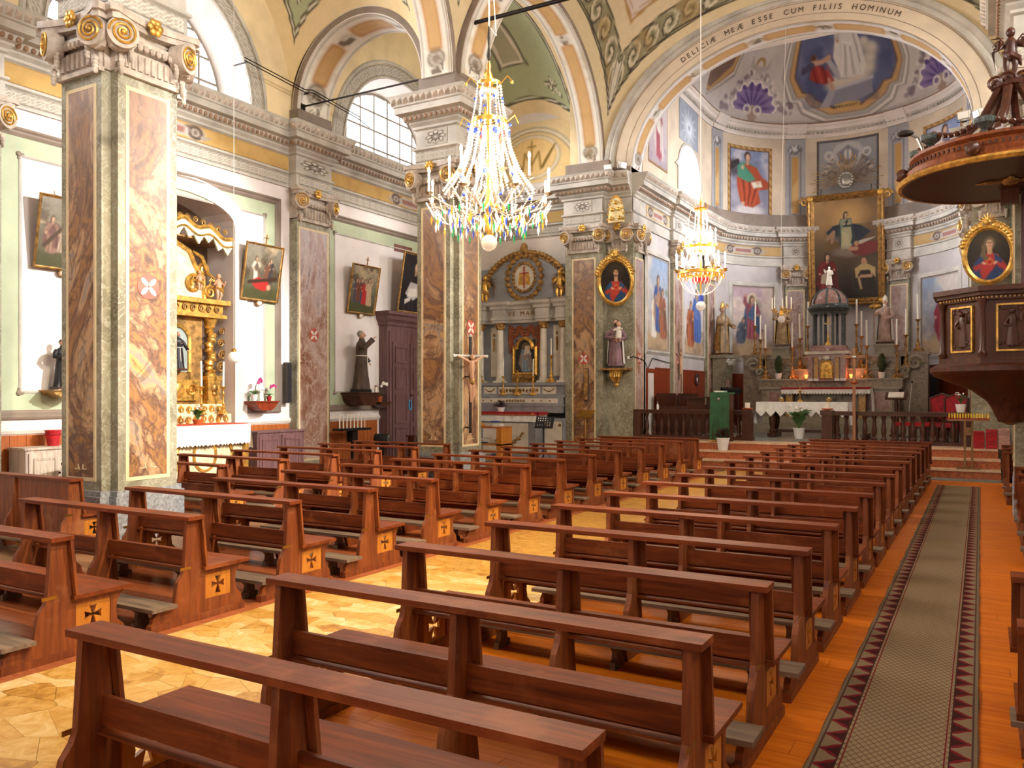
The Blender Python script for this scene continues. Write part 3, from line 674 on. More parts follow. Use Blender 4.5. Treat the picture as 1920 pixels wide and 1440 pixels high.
# ---- aisle end walls
for s, nm in ((-1, 'left'), (1, 'right')):
    x0, x1 = sorted((AX+s*10.2, AX+s*6.2)); w = S(MB().box(x0, x1, 23.4, 23.9, 0, 14.3).obj('wall_end_'+nm, M['cream'], sm=False))
    c = Cv(90, 50, 1.9, 'e4cfa0', 4); c.cloud(2, 'd6bb86', .5, .8, .6)
    for r, col in ((.93, 'b9ad97'), (.9, 'e8dcc0'), (.86, '9c907b'), (.84, 'e6cb92')):
        c.put(1-sst(r-.02, r, np.hypot((c.X-.95), c.Y-.0)), col)
    for r, col in ((.46, 'a8997f'), (.44, 'ece1c8'), (.4, 'b59e74'), (.39, 'eac98a')): c.ell(.95, .42, r*1.15, r*.8, col)
    c.seg([(.78, .22), (.82, .5), (.95, .3), (1.08, .5), (1.12, .22)], .014, '8d6a2c'); c.seg([(.95, .2), (.95, .68)], .01, '8d6a2c'); c.seg([(.88, .6), (1.02, .6)], .01, '8d6a2c')
    for i in range(7): c.seg([(1.15, .25), (1.2+.03*i, .35+.04*i)], .012, '8a6f38'); c.seg([(.75, .25), (.7-.02*i, .3+.03*i)], .01, '8a6f38')
    cx = AX+s*8; surf('painted_lunette', lambda u, v: (cx+(u-.5)*3.7, 23.385+0*u, 8.7+v*1.95), c.w, c.h, M['paint'], w, c.a)
# ---- entablature: left aisle wall, piers, chancel and apse, right side
lf = []; P_ = lambda x, y: lf.append((x, y))
P_(XWL, -4.2)
for (y0, y1) in PY:
    for q in ((XWL, y0-.02), (XWL+.25, y0-.02), (XWL+.25, y1+.02), (XWL, y1+.02)): P_(*q)
P_(XWL, 23.4); P_(AX-6.42, 23.4); P_(AX-6.42, 22.55); P_(AX-5.2, 22.55); P_(AX-5.2, 22.85); P_(XCL, 22.85)
ch = [(XCL, 22.85)]
for y0, y1, o in ((22.95, 23.8, .0), (26.1, 27.2, .12)):
    if o: ch += [(XCL, y0), (XCL+o, y0), (XCL+o, y1), (XCL, y1)]
apse = []
def apt(ang, r=RA): t = math.radians(ang); return (AX-r*math.cos(t), YC+r*math.sin(t))
for a0, a1, o in ((0, 9, .12), (9, 58, 0), (58, 70, .12), (70, 110, 0), (110, 122, .12), (122, 171, 0), (171, 180, .12)):
    n = max(2, int((a1-a0)/4)+1); apse += [apt(a0+(a1-a0)*i/(n-1), RA-o) for i in range(n)]
mir = lambda L: [(2*AX-x, y) for x, y in reversed(L)]
tl = S(entablature('trim_1', lf)); tr = S(entablature('trim_2', mir(lf))); tc_ = S(entablature('trim_3', ch+apse+mir(ch)))
GS = (.34, 'bab3a8')
for s in (-1, 1):
    par = tl if s < 0 else tr; xw = AX+s*10.08
    for j, (y0, y1) in enumerate(BAYS):
        ys = (y0+.06, y1-.06) if j < 2 else (y0+.06, 23.3); c = frieze_cv(ys[1]-ys[0], seed=j+2)
        a, b = ((xw, ys[0]), (xw, ys[1])) if s < 0 else ((xw, ys[1]), (xw, ys[0]))
        strip('painted_frieze', a, b, 7.36, 7.71, c, par, .03); g = guilloche(ys[1]-ys[0], .22); strip('painted_guilloche', a, b, 7.03, 7.25, g, par, .04)
    for (y0, y1) in PY[1:]:
        xx = xw-s*.25; a, b = ((xx, y0+.04), (xx, y1-.04)) if s < 0 else ((xx, y1-.04), (xx, y0+.04)); strip('painted_rosette', a, b, 7.36, 7.71, ROS, par, .03); strip('painted_guilloche', a, b, 7.03, 7.25, guilloche(.8, .22), par, .04)
    a, b = (AX-6.38, 22.55), (AX-5.24, 22.55)
    if s > 0: a, b = (2*AX-b[0], b[1]), (2*AX-a[0], a[1])
    mx_ = (a[0]+b[0])/2; strip('painted_rosette', (mx_-.3, a[1]), (mx_+.3, a[1]), 7.36, 7.71, ROS, par, .03); strip('painted_guilloche', a, b, 7.03, 7.25, guilloche(1.14, .22), par, .04)
    a, b = (AX-10.0, 23.4), (AX-6.5, 23.4)
    if s > 0: a, b = (2*AX-b[0], b[1]), (2*AX-a[0], a[1])
    strip('painted_frieze', a, b, 7.36, 7.71, frieze_cv(3.5, 'b89a62', 9, False), par, .03); strip('painted_guilloche', a, b, 7.03, 7.25, guilloche(3.5, .22), par, .04)
    for y0, y1 in ((23.9, 26.0), (27.3, 29.9)):
        a, b = ((XCL, y0), (XCL, y1)) if s < 0 else ((XCR, y1), (XCR, y0)); strip('painted_frieze', a, b, 7.36, 7.71, frieze_cv(y1-y0, 'cfae80', 5), tc_, .03)
    a, b = ((XCL+.12, 26.35), (XCL+.12, 26.95)) if s < 0 else ((XCR-.12, 26.95), (XCR-.12, 26.35)); strip('painted_rosette', a, b, 7.36, 7.71, ROS, tc_, .03)
def apstrip(name, a0, a1, z0, z1, cv, par, off=.03, r=RA, mat=None):
    f = lambda u, v: (AX-(r-off)*np.cos(np.radians(a0+(a1-a0)*u)), YC+(r-off)*np.sin(np.radians(a0+(a1-a0)*u)), z0+(z1-z0)*v)
    return surf(name, f, cv.w, cv.h, mat or M['paint'], par, cv.a)
for a0, a1 in ((12, 57), (123, 168)): apstrip('painted_frieze', a0, a1, 7.36, 7.71, frieze_cv(RA*math.radians(45), 'b99a6a', 6), tc_)
for a0 in (61.5, 113.5): apstrip('painted_rosette', a0, a0+5, 7.36, 7.71, ROS, tc_, .15)
# dark band and plinth blocks above the cornice
for s, par in ((-1, tl), (1, tr)):
    x0, x1 = sorted((AX+s*10.1, AX+s*9.95)); MB().box(x0, x1, -4, 23.4, 8.43, 8.56).obj('dark_band', M['stone_dk'], par)
    for (y0, y1) in PY[1:]:
        x0, x1 = sorted((AX+s*10.1, AX+s*9.78)); MB().box(x0, x1, y0, y1, 8.43, ZS+.01).obj('impost', M['stone_dk'], par)
    x0, x1 = sorted((AX+s*6.42, AX+s*5.0)); MB().box(x0, x1, 22.62, 23.4, 8.43, ZS+.01).obj('impost', M['stone_dk'], par)
    x0, x1 = sorted((AX+s*5.0, AX+s*4.4)); MB().box(x0, x1, 22.8, 23.82, 8.43, 8.64).obj('impost', M['stone_dk'], par)
# ---------------------------------------------------------------- chancel and apse shell with their frescoes
arcp = [apt(180*i/40) for i in range(41)]
chp = [(XCL, 23.7)]+arcp+[(XCR, 23.7)]
wall = S(MB().sweep(chp, [(0, 0), (0, 8.43), (-.5, 8.43), (-.5, 0)], pclosed=True).obj('wall_apse', M['lav']))
dz0, dz1 = 8.43, 12.4
drum = S(MB().sweep(arcp, [(0, dz0), (0, dz1), (-.5, dz1), (-.5, dz0)], pclosed=True).obj('wall_drum', M['tan']))
for s in (-1, 1):
    hole = [(27.0, 8.85), (29.3, 8.85), (29.3, 9.6)]+arcpts(28.15, 9.6, 1.15, .95, 15)[1:-1]+[(27.0, 9.6)]
    x0 = AX+s*RA; w = S(MB().prism([[(23.7, dz0), (30.02, dz0), (30.02, dz1), (23.7, dz1)], hole], x0, x0+s*.75, YZ).obj('wall_drum_'+('left' if s < 0 else 'right'), M['tan'], sm=False))
    th = [PI*i/14 for i in range(15)]; e = [(29.292, 8.86)]+[(28.15+1.142*math.cos(t), 9.6+.942*math.sin(t)) for t in th]+[(27.008, 8.86), (29.292, 8.86)]
    mb = MB(); mb.add([(x0, a, b) for a, b in e]+[(x0+s*.75, a, b) for a, b in e], [(i, i+1, len(e)+i+1, len(e)+i) for i in range(len(e)-1)]); mb.obj('reveal', M['white'], w)
    win = S(thing('window_%d' % (7 if s < 0 else 8), None, None, (x0+s*.62, 28.15, 8.85), kind='structure'))
    for i in range(4):
        for j in range(3):
            y0, z0 = -1.15+i*.575, j*.58; zz = [(y, min(z0+.575, .75+.95*math.sqrt(max(0, 1-(y/1.15)**2)))) for y in np.linspace(y0+.56, y0+.015, 4)]
            if max(b for a, b in zz) > z0+.06: MB().prism([(y0+.015, z0+.01), (y0+.56, z0+.01)]+[(a, max(b, z0+.02)) for a, b in zz], -.004, .004, YZ).obj('pane', M['pane'], win, sm=False)
        if i: MB().box(-.015, .015, -1.15+i*.575-.015, -1.15+i*.575+.015, 0, .75+.95*math.sqrt(1-((-1.15+i*.575)/1.15)**2)).obj('glazing_bar', M['lead'], win)
    for j in (1, 2): MB().box(-.015, .015, -1.1, 1.1, j*.58-.012, j*.58+.012).obj('glazing_bar', M['lead'], win)
    # painted lunette of an angel, blue radiance over the window, painted pilasters
    c = Cv(36, 44, .8, 'b7a6a6', 6); c.grad('a89aa0', 'c3b5b4'); c.cloud(3, '8d8493', .5, .7, .7); c.figure(.42, .12, .8, '9a5560', 'c9bfb8', halo='d8c9a0'); c.put(sst(.93, .97, np.maximum(abs(c.X/.8-.5), abs(c.Y-.5))*2), '8d6a45')
    A, B = (24.15, 25.9) if s < 0 else (25.9, 24.15); surf('angel_fresco', lambda u, v: (x0-s*.012+0*u, A+(B-A)*u, 9.1+2.4*v), c.w, c.h, M['paint'], w, c.a)
    c = Cv(40, 34, 1.1, '8f959e', 3); c.cloud(2, 'a6aab0', .4, .7, .7)
    for i in range(26):
        t = 2*PI*i/26; r = .3+.12*(i % 2); c.seg([(.55+.1*math.cos(t), .42+.1*math.sin(t)), (.55+r*math.cos(t), .42+r*math.sin(t))], [.018, .004], 'd3d8de')
    c.ell(.55, .42, .1, .1, 'c9ced6'); c.ell(.55, .42, .05, .05, '868c98'); A, B = (27.1, 29.2) if s < 0 else (29.2, 27.1)
    surf('radiance_fresco', lambda u, v: (x0-s*.012+0*u, A+(B-A)*u, 10.6+1.45*v), c.w, c.h, M['paint'], w, c.a)
    MB().sweep([(27.0, 8.85), (27.0, 9.6)]+arcpts(28.15, 9.6, 1.15, .95, 15)[::-1]+[(29.3, 9.6), (29.3, 8.85)], [(0, 0), (0, .04), (-.1, .04), (-.1, 0)], lambda a, b, d: (x0-s*d, a, b)).obj('window_moulding', M['stone'], w)
# drum cornice with dentils
cp = [(XCL, 23.8)]+arcp+[(XCR, 23.8)]
dc = S(MB().sweep(cp, [(-.05, 11.98), (.05, 11.98), (.05, 12.06), (.1, 12.1), (.1, 12.2), (.2, 12.25), (.22, 12.36), (.28, 12.38), (.3, 12.46), (-.05, 12.5)]).obj('trim_4', M['cream'], ang=25))
mb = MB()
for p, d, w in walk(cp, .12, .13):
    n = Vector((d.y, -d.x)); h = w*.3; mb.add([(p.x-d.x*h, p.y-d.y*h, 12.11), (p.x+d.x*h, p.y+d.y*h, 12.11), (p.x+d.x*h+n.x*.05, p.y+d.y*h+n.y*.05, 12.11), (p.x-d.x*h+n.x*.05, p.y-d.y*h+n.y*.05, 12.11)]+[(p.x-d.x*h, p.y-d.y*h, 12.19), (p.x+d.x*h, p.y+d.y*h, 12.19), (p.x+d.x*h+n.x*.05, p.y+d.y*h+n.y*.05, 12.19), (p.x-d.x*h+n.x*.05, p.y-d.y*h+n.y*.05, 12.19)], [(0, 1, 2, 3), (4, 7, 6, 5), (2, 6, 7, 3), (1, 5, 6, 2), (0, 3, 7, 4)])
mb.obj('dentils', M['stone'], dc, sm=False)['kind'] = 'stuff'
MB().sweep(cp, [(.24, 12.44), (.3, 12.46), (.31, 12.5), (.25, 12.53), (.2, 12.5)]).obj('bronze_bead', M['stucco_br'], dc)
# half dome
c = Cv(380, 170, 2, 'd6cec8', 2); c.cloud(5, 'c6bdb9', .45, .75, .5); c.cloud(14, 'e2dcd6', .5, .8, .35)
def frame_poly(pts, lays):
    for g, col in lays:
        cx = sum(p[0] for p in pts)/len(pts); cy = sum(p[1] for p in pts)/len(pts)
        c.poly([(cx+(x-cx)*(1+g/abs(max(.1, abs(x-cx))) if abs(x-cx) > .02 else 1), cy+(y-cy)*(1+g/max(.12, abs(y-cy)))) for x, y in pts], col)
pan = [(.70, .75), (.70, .28), (.755, .2), (.80, .2), (.83, .165), (.93, .105), (1.07, .105), (1.17, .165), (1.20, .2), (1.245, .2), (1.30, .28), (1.30, .75)]
frame_poly(pan, ((.085, '9c938c'), (.075, 'ece6de'), (.062, 'a7a29b'), (.05, 'bdb8b0'), (.04, '8d7a66'), (.034, 'c9a06c'), (.008, '6f5340'), (.0, '5f6483')))
cxm = 1.0; msk = (abs(c.X-1) < .29)*(c.Y > .11)
c.cloud(9, '8b86a0', .42, .7, .6, mask=msk); c.cloud(6, '474d70', .5, .75, .6, mask=msk, seed=8)
for i, (x, y, r) in enumerate(((.93, .23, .05), (.98, .22, .05), (1.03, .225, .05), (1.08, .24, .05), (1.12, .28, .05), (1.14, .33, .045), (1.16, .38, .05), (1.12, .42, .04), (.88, .27, .03))): c.ell(x, y, r, r*.8, 'cfc3b0', al=.8, soft=.6); c.ell(x+.01, y+.012, r*.6, r*.5, 'e6dcc9', al=.7, soft=.7)
c.poly([(.86, .12), (.92, .205), (1.14, .235), (1.14, .15), (1.0, .108)], '8d8a96'); c.poly([(.9, .195), (.92, .212), (1.15, .243), (1.15, .225)], 'c3bfc4'); c.poly([(.85, .11), (.9, .2), (.94, .2), (.9, .11)], 'a7a2aa')
c.poly([(.88, .36), (.90, .38), (.99, .26), (.95, .25)], 'b3afb0')
c.figure(1.02, .255, .4, 'ddd6cc', 'e6e0d6', halo='e9dcae')
c.poly([(.79, .33), (.83, .345), (.90, .30), (.93, .25), (.88, .235), (.82, .25), (.785, .27)], '9a3a34'); c.seg([(.80, .35), (.86, .36), (.90, .38)], .013, 'c99f84'); c.ell(.805, .375, .018, .02, 'c99f84'); c.ell(.80, .383, .02, .016, '5c3c2c'); c.seg([(.79, .34), (.745, .31), (.74, .335)], [.02, .015, .004], '4c4660'); c.seg([(.9, .26), (.92, .21)], .011, 'c39a80')
for q in range(4): c.seg([(.80+.03*q, .33), (.83+.028*q, .25)], .006, 'b9564a' if q % 2 else '74241f', al=.7)
c.poly([(.93, .118), (.94, .092), (1.06, .092), (1.07, .118), (1.0, .13)], 'c8a266')
for sg in (-1, 1):                                   # shells, cherubs and garlands either side, and the side panels
    X = lambda d: 1+sg*d
    for r, col in ((.135, 'e9e3dc'), (.128, 'a99a9c'), (.122, 'ddd6d2')): c.ell(X(.555), .165, r, r*.78, col)
    th = np.arctan2(c.Y-.1, c.X-X(.555)); rr = np.hypot(c.X-X(.555), c.Y-.1); edge = .145+.01*np.sin(th*15); shell = (1-sst(edge-.008, edge+.004, rr))*(c.Y > .085)*(rr > .02)
    c.put(shell, '8672a6'); c.put(shell*sst(-.2, .6, np.sin(th*15)), '5f4e88'); c.put(shell*sst(.05, .14, rr)*.5*(c.Y < .2), 'b8a6cc'); c.put((1-sst(.004, .012, abs(rr-edge)))*(c.Y > .085), 'efe9e2')
    c.ell(X(.555), .075, .035, .045, 'b09a88'); c.ring(X(.59), .095, .022, .022, .007, 'e8e2da'); c.ring(X(.52), .095, .022, .022, .007, 'e8e2da')
    c.ell(X(.555), .345, .035, .035, 'a98c5a'); c.ell(X(.555), .335, .022, .026, 'dcd2c8')
    for k2 in (-1, 1):
        c.seg([(X(.555)+k2*.01, .31), (X(.555)+k2*.06, .33), (X(.555)+k2*.07, .37)], [.02, .014, .004], 'bdb4ae'); pts = [(X(.555)+k2*q, .3-.9*q*q*6) for q in (.03, .08, .12, .16, .19)]
        for i in range(26):
            t = i/25*(len(pts)-1); a = int(min(t, len(pts)-2)); f = t-a; px_, py_ = pts[a][0]*(1-f)+pts[a+1][0]*f, pts[a][1]*(1-f)+pts[a+1][1]*f
            c.ell(px_+random.uniform(-.012, .012), py_+random.uniform(-.012, .012), .012, .012, random.choice(('e6dfd8', 'a79c9c', '8a7e80', 'cdc4c0')))
        for i in range(10): c.ell(X(.555)+k2*(.2+random.uniform(-.02, .05)), .09+random.uniform(-.03, .05), .016, .014, random.choice(('e6dfd8', 'a0949a', '85787c')))
    pp = [(X(.9), .8), (X(.76), .5), (X(.78), .3), (X(.86), .22), (X(.95), .14), (X(1.0), .14), (X(1.0), .8)]
    frame_poly(pp, ((.05, '9c938c'), (.04, 'ece6de'), (.03, '8d7a66'), (.024, 'c9a06c'), (0, '8a7062')))
half = S(surf('ceiling_apse', lambda u, v: (AX-RA*np.cos(PI*u)*np.cos(PI/2*v*.995), YC+RA*np.sin(PI*u)*np.cos(PI/2*v*.995), 12.4+RA*np.sin(PI/2*v*.995)), c.w, c.h, M['paint'], None, c.a, flip=True))
S(surf('ceiling_chancel', lambda u, v: (AX-RA*np.cos(PI*u), 23.7+(YC-23.7)*v, 12.4+RA*np.sin(PI*u)), 40, 4, plain('chancel_vault_plaster', 'd6cec8', .7, var=.06)))
S(MB().box(AX-4.4, AX+4.4, 23.75, 23.95, 11.75, 17.0).obj('wall_chancel_top', M['cream']))
# ---- drum pictures and painted pilasters
def frame_edge(c, w=.05, col='9a7442', dk='5a4028'):
    d = np.minimum(np.minimum(c.X, c.ar-c.X), np.minimum(c.Y, 1-c.Y)); c.put(1-sst(w, w+.01, d), dk); c.put((1-sst(w*.8, w*.85, d)), col); t = (c.X+c.Y)*60; c.put((1-sst(w*.25, w*.4, abs(d-w*.45)))*(np.sin(t) > 0)*.6, 'd8b684'); return c
def saint_cv(seed, robe, cloak, book='ddd6c4', w=62, h=78, ar=.78):
    c = Cv(w, h, ar, '8f93a8', seed); c.grad('8c8794', '7f8fb2'); c.cloud(4, 'c3bcc2', .45, .7, .9); c.cloud(3, '6f6c80', .5, .75, .6, seed=seed+5)
    c.ell(.4, .1, .24, .09, 'cfc9c8', soft=.4); c.ell(.2, .3, .16, .12, 'b3aeb4', al=.6, soft=.6); c.ell(.12, .68, .14, .12, '4a4448', al=.8, soft=.5); c.seg([(.08, .7), (.2, .78), (.22, .66)], [.05, .03, .01], '3b3536')
    W_ = lambda L: [(.43+(x-.43)*1.4, y) for x, y in L]
    c.poly(W_([(.25, .55), (.33, .62), (.55, .6), (.66, .5), (.64, .42), (.52, .4), (.55, .22), (.46, .15), (.36, .16), (.3, .22), (.26, .4)]), cloak); c.poly(W_([(.26, .72), (.34, .78), (.42, .78), (.52, .7), (.54, .56), (.4, .5), (.27, .56)]), robe)
    c.seg([(.36, .74), (.5, .66), (.6, .52)], [.03, .06, .05], cloak)
    for k in range(7): c.seg([(.24+.06*k, .52-.01*k), (.28+.045*k, .36), (.3+.03*k, .2)], .012, [x*(.6 if k % 2 else 1.25) for x in hx(cloak)], al=.7, soft=.02)
    c.poly([(.44, .5), (.6, .53), (.63, .45), (.48, .42)], book); c.ell(.38, .86, .055, .065, '3f2b20'); c.ell(.385, .845, .04, .052, 'cda588'); c.seg([(.38, .8), (.38, .76)], .025, 'b88f74'); c.ell(.29, .7, .025, .03, 'cda588'); c.ell(.55, .5, .028, .025, 'cda588'); c.ell(.3, .2, .03, .02, 'cda588')
    c.grain(.05); return frame_edge(c)
for a0, a1, cv in ((24, 52, saint_cv(3, '4f8a72', 'a54e34')), (128, 156, saint_cv(11, 'd6d0c4', '6f6a80'))): apstrip('saint_fresco', a0, a1, 8.82, 11.6, cv, drum, .014)
def dpil_cv():
    c = Cv(22, 90, .25, 'aaa8a8', 4); c.cloud(5, '9b9a9c', .4, .7, .6); c.seg([(.06, .12), (.06, .86)], .006, '6e6c70'); c.seg([(.19, .12), (.19, .86)], .006, '6e6c70'); c.poly([(.085, .16), (.165, .16), (.165, .8), (.085, .8)], 'b98f56'); c.poly([(.09, .2), (.16, .2), (.16, .55), (.09, .45)], 'cba870')
    for y in (.1, .88):
        c.ell(.125, y, .085, .055, '6d6a6c'); c.cloud(30, 'c9c6c4', .45, .6, .9, mask=np.hypot((c.X-.125)/.085, (c.Y-y)/.055) < 1); c.ell(.125, y, .03, .022, 'd2cfcb')
    return c
for a0 in (9.5, 59, 109.5, 160.5): apstrip('painted_pilaster', a0, a0+10.5, 8.5, 11.98, dpil_cv(), drum, .016)
for a0 in (9.5, 59, 109.5, 160.5): MB().sweep([apt(a0+10.5*i/4, RA-.0) for i in range(5)], [(0, 11.98), (.07, 11.98), (.12, 12.1), (.3, 12.3), (.36, 12.46), (0, 12.47)]).obj('cornice_break', M['cream'], dc, ang=25)
c = Cv(66, 84, .79, '9a9a9a', 7); c.cloud(3, '8b8c90', .4, .7, .6); c.put(1-sst(.03, .035, np.minimum(np.minimum(c.X, .79-c.X), np.minimum(c.Y, 1-c.Y))), '5f5a58')
for s in (-1, 1):
    for i in range(24): t = i/23; c.ell(.395+s*(.06+.24*t), .86-.3*t*t+random.uniform(-.02, .02), .03, .025, random.choice(('74737a', 'bdbcbc', '5d5c62', 'd0cecb')))
    c.ring(.395+s*.24, .8, .045, .045, .014, 'c9c7c4'); c.ring(.395+s*.2, .55, .05, .05, .012, '6d6c72')
c.poly([(.2, .84), (.25, .93), (.395, .97), (.54, .93), (.59, .84), (.53, .66), (.395, .6), (.26, .66)], 'b5b4b3'); c.poly([(.25, .82), (.395, .92), (.54, .82), (.49, .7), (.395, .66), (.3, .7)], '84848a'); c.ell(.395, .8, .05, .07, 'cfcdc9'); c.seg([(.395, .72), (.395, .9)], .008, '6d6c72')
apstrip('papal_arms_fresco', 75, 105, 8.8, 11.85, c, drum, .014)
MB().sweep(arcp, [(0, 8.44), (.03, 8.44), (.03, 8.98), (0, 9.0)]).obj('dark_band', M['stone_dk'], drum)
# ---- lower frescoes and panelling
def story_cv(seed, figs, w=46, h=72, ar=.66, sky=('c9b7a2', '8fa4c0')):
    c = Cv(w, h, ar, 'b9a892', seed); c.grad(*sky); c.cloud(3, 'd8c9b8', .45, .75, .8); c.put((1-sst(.2, .32, c.Y+.08*np.sin(c.X*14))), 'b59b7c'); c.cloud(6, '7d6a55', .5, .75, .5, mask=c.Y < .3); c.cloud(5, '5d6a4c', .52, .7, .6, mask=(c.Y > .6)*(c.X > ar*.6), seed=seed+4)
    for f in figs: c.figure(*f[0], **f[1])
    c.grain(.08); d = np.minimum(np.minimum(c.X, ar-c.X), np.minimum(c.Y, 1-c.Y)); c.put((1-sst(.02, .03, d))*.8, '8f7f72'); return c
def on_wall(name, par, s, y0, y1, z0, z1, cv, xw=RA, off=.014, mat='paint'):
    x0 = AX+s*xw; A, B = (y0, y1) if s < 0 else (y1, y0); return surf(name, lambda u, v: (x0-s*off+0*u, A+(B-A)*u, z0+(z1-z0)*v), cv.w, cv.h, M[mat], par, cv.a)
D = dict
for s in (-1, 1):
    f1 = story_cv(21+s, [((.2, .14, .5, 'e3dbcd', None), D(lean=.1)), ((.34, .2, .62, '4c5f95', 'a5836a'), D(arms=((-.12, .6), (.16, .7)))), ((.48, .14, .55, '9a6148', '7c5a48'), D())])
    f2 = story_cv(31+s, [((.42, .16, .66, '48609a', '566ba0'), D()), ((.2, .1, .55, 'a5603f', '7c4a38'), D(lean=.05))], sky=('c2b09c', 'b6b6c4'))
    for y0, y1, f in ((24.0, 25.95, f1), (27.55, 29.85, f2)):
        on_wall('story_fresco', wall, s, y0, y1, 3.3, 6.25, f)
        x0 = AX+s*RA; pr = [(0, 0), (0, .05), (-.05, .06), (-.1, .03), (-.14, 0)]; pth = [(y0, 3.3), (y0, 6.25), (y1, 6.25), (y1, 3.3)]
        MB().sweep(pth, pr, lambda a, b, d: (x0-s*d, a, b), closed=True).obj('fresco_moulding', M['stone'], wall)
    # cherry panelling boards
    x0 = AX+s*RA
    for a, b in ((24.75, 26.08), (27.22, 30.0)):
        n = int((b-a)/.19); w = (b-a)/n
        for i in range(n): xx = sorted((x0-s*.001, x0-s*.03)); MB().box(xx[0], xx[1], a+i*w+.003, a+(i+1)*w-.003, ZF, 2.72).obj('panelling_board', M['wainsr'], wall)
        xx = sorted((x0, x0-s*.05)); MB().box(xx[0], xx[1], a, b, 2.72, 2.77).obj('panelling_rail', M['wainsr'], wall)
    a, b = (24.05, 24.62); xx = sorted((x0-s*.001, x0-s*.035)); dd = S(MB().box(xx[0], xx[1], a-.1, a, ZF, 2.72).box(xx[0], xx[1], b, b+.1, ZF, 2.72).box(xx[0], xx[1], a, b, 2.6, 2.72).obj('door_%d' % (2 if s < 0 else 3), M['wainsr'])); xx = sorted((x0-s*.001, x0-s*.008)); MB().box(xx[0], xx[1], a, b, ZF, 2.6).obj('door_leaf', M['cream'], dd)
for a0, a1, f in ((27, 53, story_cv(41, [((.34, .26, .62, '94505a', '4d5f7d'), D(arms=((-.17, .98), (.14, .55)), halo='e3d3a8')), ((.14, .2, .36, '5d6470', '4a505c'), D(lean=.2)), ((.5, .1, .3, 'b9a08a', None), D())], sky=('9a8f92', 'b9a0a6'))), (127, 153, story_cv(43, [((.34, .16, .62, '8a3540', '7a2c38'), D(arms=((-.2, .5), (.14, .5))))], sky=('8a7a70', '8fa0b8')))):
    apstrip('apse_fresco', a0, a1, 3.35, 6.15, f, wall, .014); pth = [(a0, 3.35), (a0, 6.15), (a1, 6.15), (a1, 3.35)]
    k = 1/math.radians(1)/RA
    MB().sweep([(a*RA*PI/180, z) for a, z in ([(a0+(a1-a0)*i/6, 6.15) for i in range(7)][::-1]+[(a0, 3.35)]+[(a0+(a1-a0)*i/6, 3.35) for i in range(1, 7)])], [(0, 0), (0, .05), (.06, .06), (.16, .02), (.16, 0)], lambda a, z, d: (AX-(RA-d)*math.cos(a/RA), YC+(RA-d)*math.sin(a/RA), z), closed=True).obj('fresco_moulding', M['stone'], wall)
n = 52
for i in range(n):
    a0, a1 = 1+57*i/n*1.0, 1+57*(i+1)/n
    for q in (0, 1):
        b0, b1 = (a0, a1) if q == 0 else (180-a1, 180-a0); MB().sweep([apt(b0+.1), apt(b1-.1)], [(.0, ZF), (.03, ZF), (.03, 2.72), (0, 2.72)]).obj('panelling_board', M['wainsr'], wall, sm=False)
# ---------------------------------------------------------------- pillars, pilasters and their capitals
SPI = [(.175*(1-t/2.6/2/PI*.86)*math.cos(t), .175*(1-t/2.6/2/PI*.86)*math.sin(t)) for t in np.linspace(0, 2.6*2*PI, 60)]
_cap = {}
def cap_meshes(w):
    k = round(w, 2)
    if k in _cap: return _cap[k]
    h = w/2; m = {}
    b = MB().box(-h, h, -.03, .02, 0, .3); nf = max(5, int(w/.11))
    for i in range(nf):
        x = -h+.05+(w-.1)*(i+.5)/nf; r = (w-.1)/nf*.36; b.lathe([(r, .06), (r, .24), (r*.6, .28)], 8, (x, -.03, 0))
    b.box(-h-.03, h+.03, -.06, .02, -.04, .02); m['neck'] = mkmesh('neck', b.v, b.f, M['stucco'])
    b = MB()
    for i in range(max(5, int(w/.12))): x = -h+.12+(w-.24)*(i+.5)/max(5, int(w/.12)); b.sph((x, -.09, .36), .045, .045, .05, 7, 5)
    b.box(-h+.05, h-.05, -.08, .02, .4, .46); m['bead_row'] = mkmesh('bead_row', b.v, b.f, M['stucco'])
    e = h+.24; pts = [(-e, .02), (-e, -.2), (-e+.08, -.24)]+[(-e+.08+(2*e-.16)*i/10, -.24+.14*math.sin(PI*i/10)) for i in range(1, 10)]+[(e-.08, -.24), (e, -.2), (e, .02)]
    pi2 = [(x*.93, y+.03 if y < 0 else y) for x, y in pts]
    b = MB().prism(pts, .66, .75, XY).prism(pi2, .58, .66, XY); m['abacus'] = mkmesh('abacus', b.v, b.f, M['stucco'], ang=50)
    b = MB().prism(circ(0, 0, .2, .2, 22), -.0, .2, XZ); b.v = [(x*(1-.0*y), y, z) for x, y, z in b.v]
    b.tube([(.12, .1, .1), (.17, .1, .0), (.1, .1, -.16), (.0, .1, -.2)], [.05, .06, .05, .02], 7)
    m['volute'] = mkmesh('volute', b.v, b.f, M['stucco'])
    b = MB().tube([(x, -.01-.02*(1-math.hypot(x, z)/.16), z) for x, z in SPI], [.016]*58+[.024]*2, 5).sph((0, -.02, 0), .035); m['gilt_spiral'] = mkmesh('gilt_spiral', b.v, b.f, M['gold'])
    b = MB()
    for i in range(6): t = 2*PI*i/6; b.sph((.07*math.cos(t), -.02, .07*math.sin(t)), .055, .03, .055, 8, 5)
    b.sph((0, -.05, 0), .035, .03, .035, 7, 5); m['gilt_flower'] = mkmesh('gilt_flower', b.v, b.f, M['gold'])
    b = MB()
    for i in range(4): b.sph((0, -.03, -.05-i*.05), .05-.009*i, .04, .045, 7, 5)
    m['leaf_drop'] = mkmesh('leaf_drop', b.v, b.f, M['stucco']); _cap[k] = m; return m
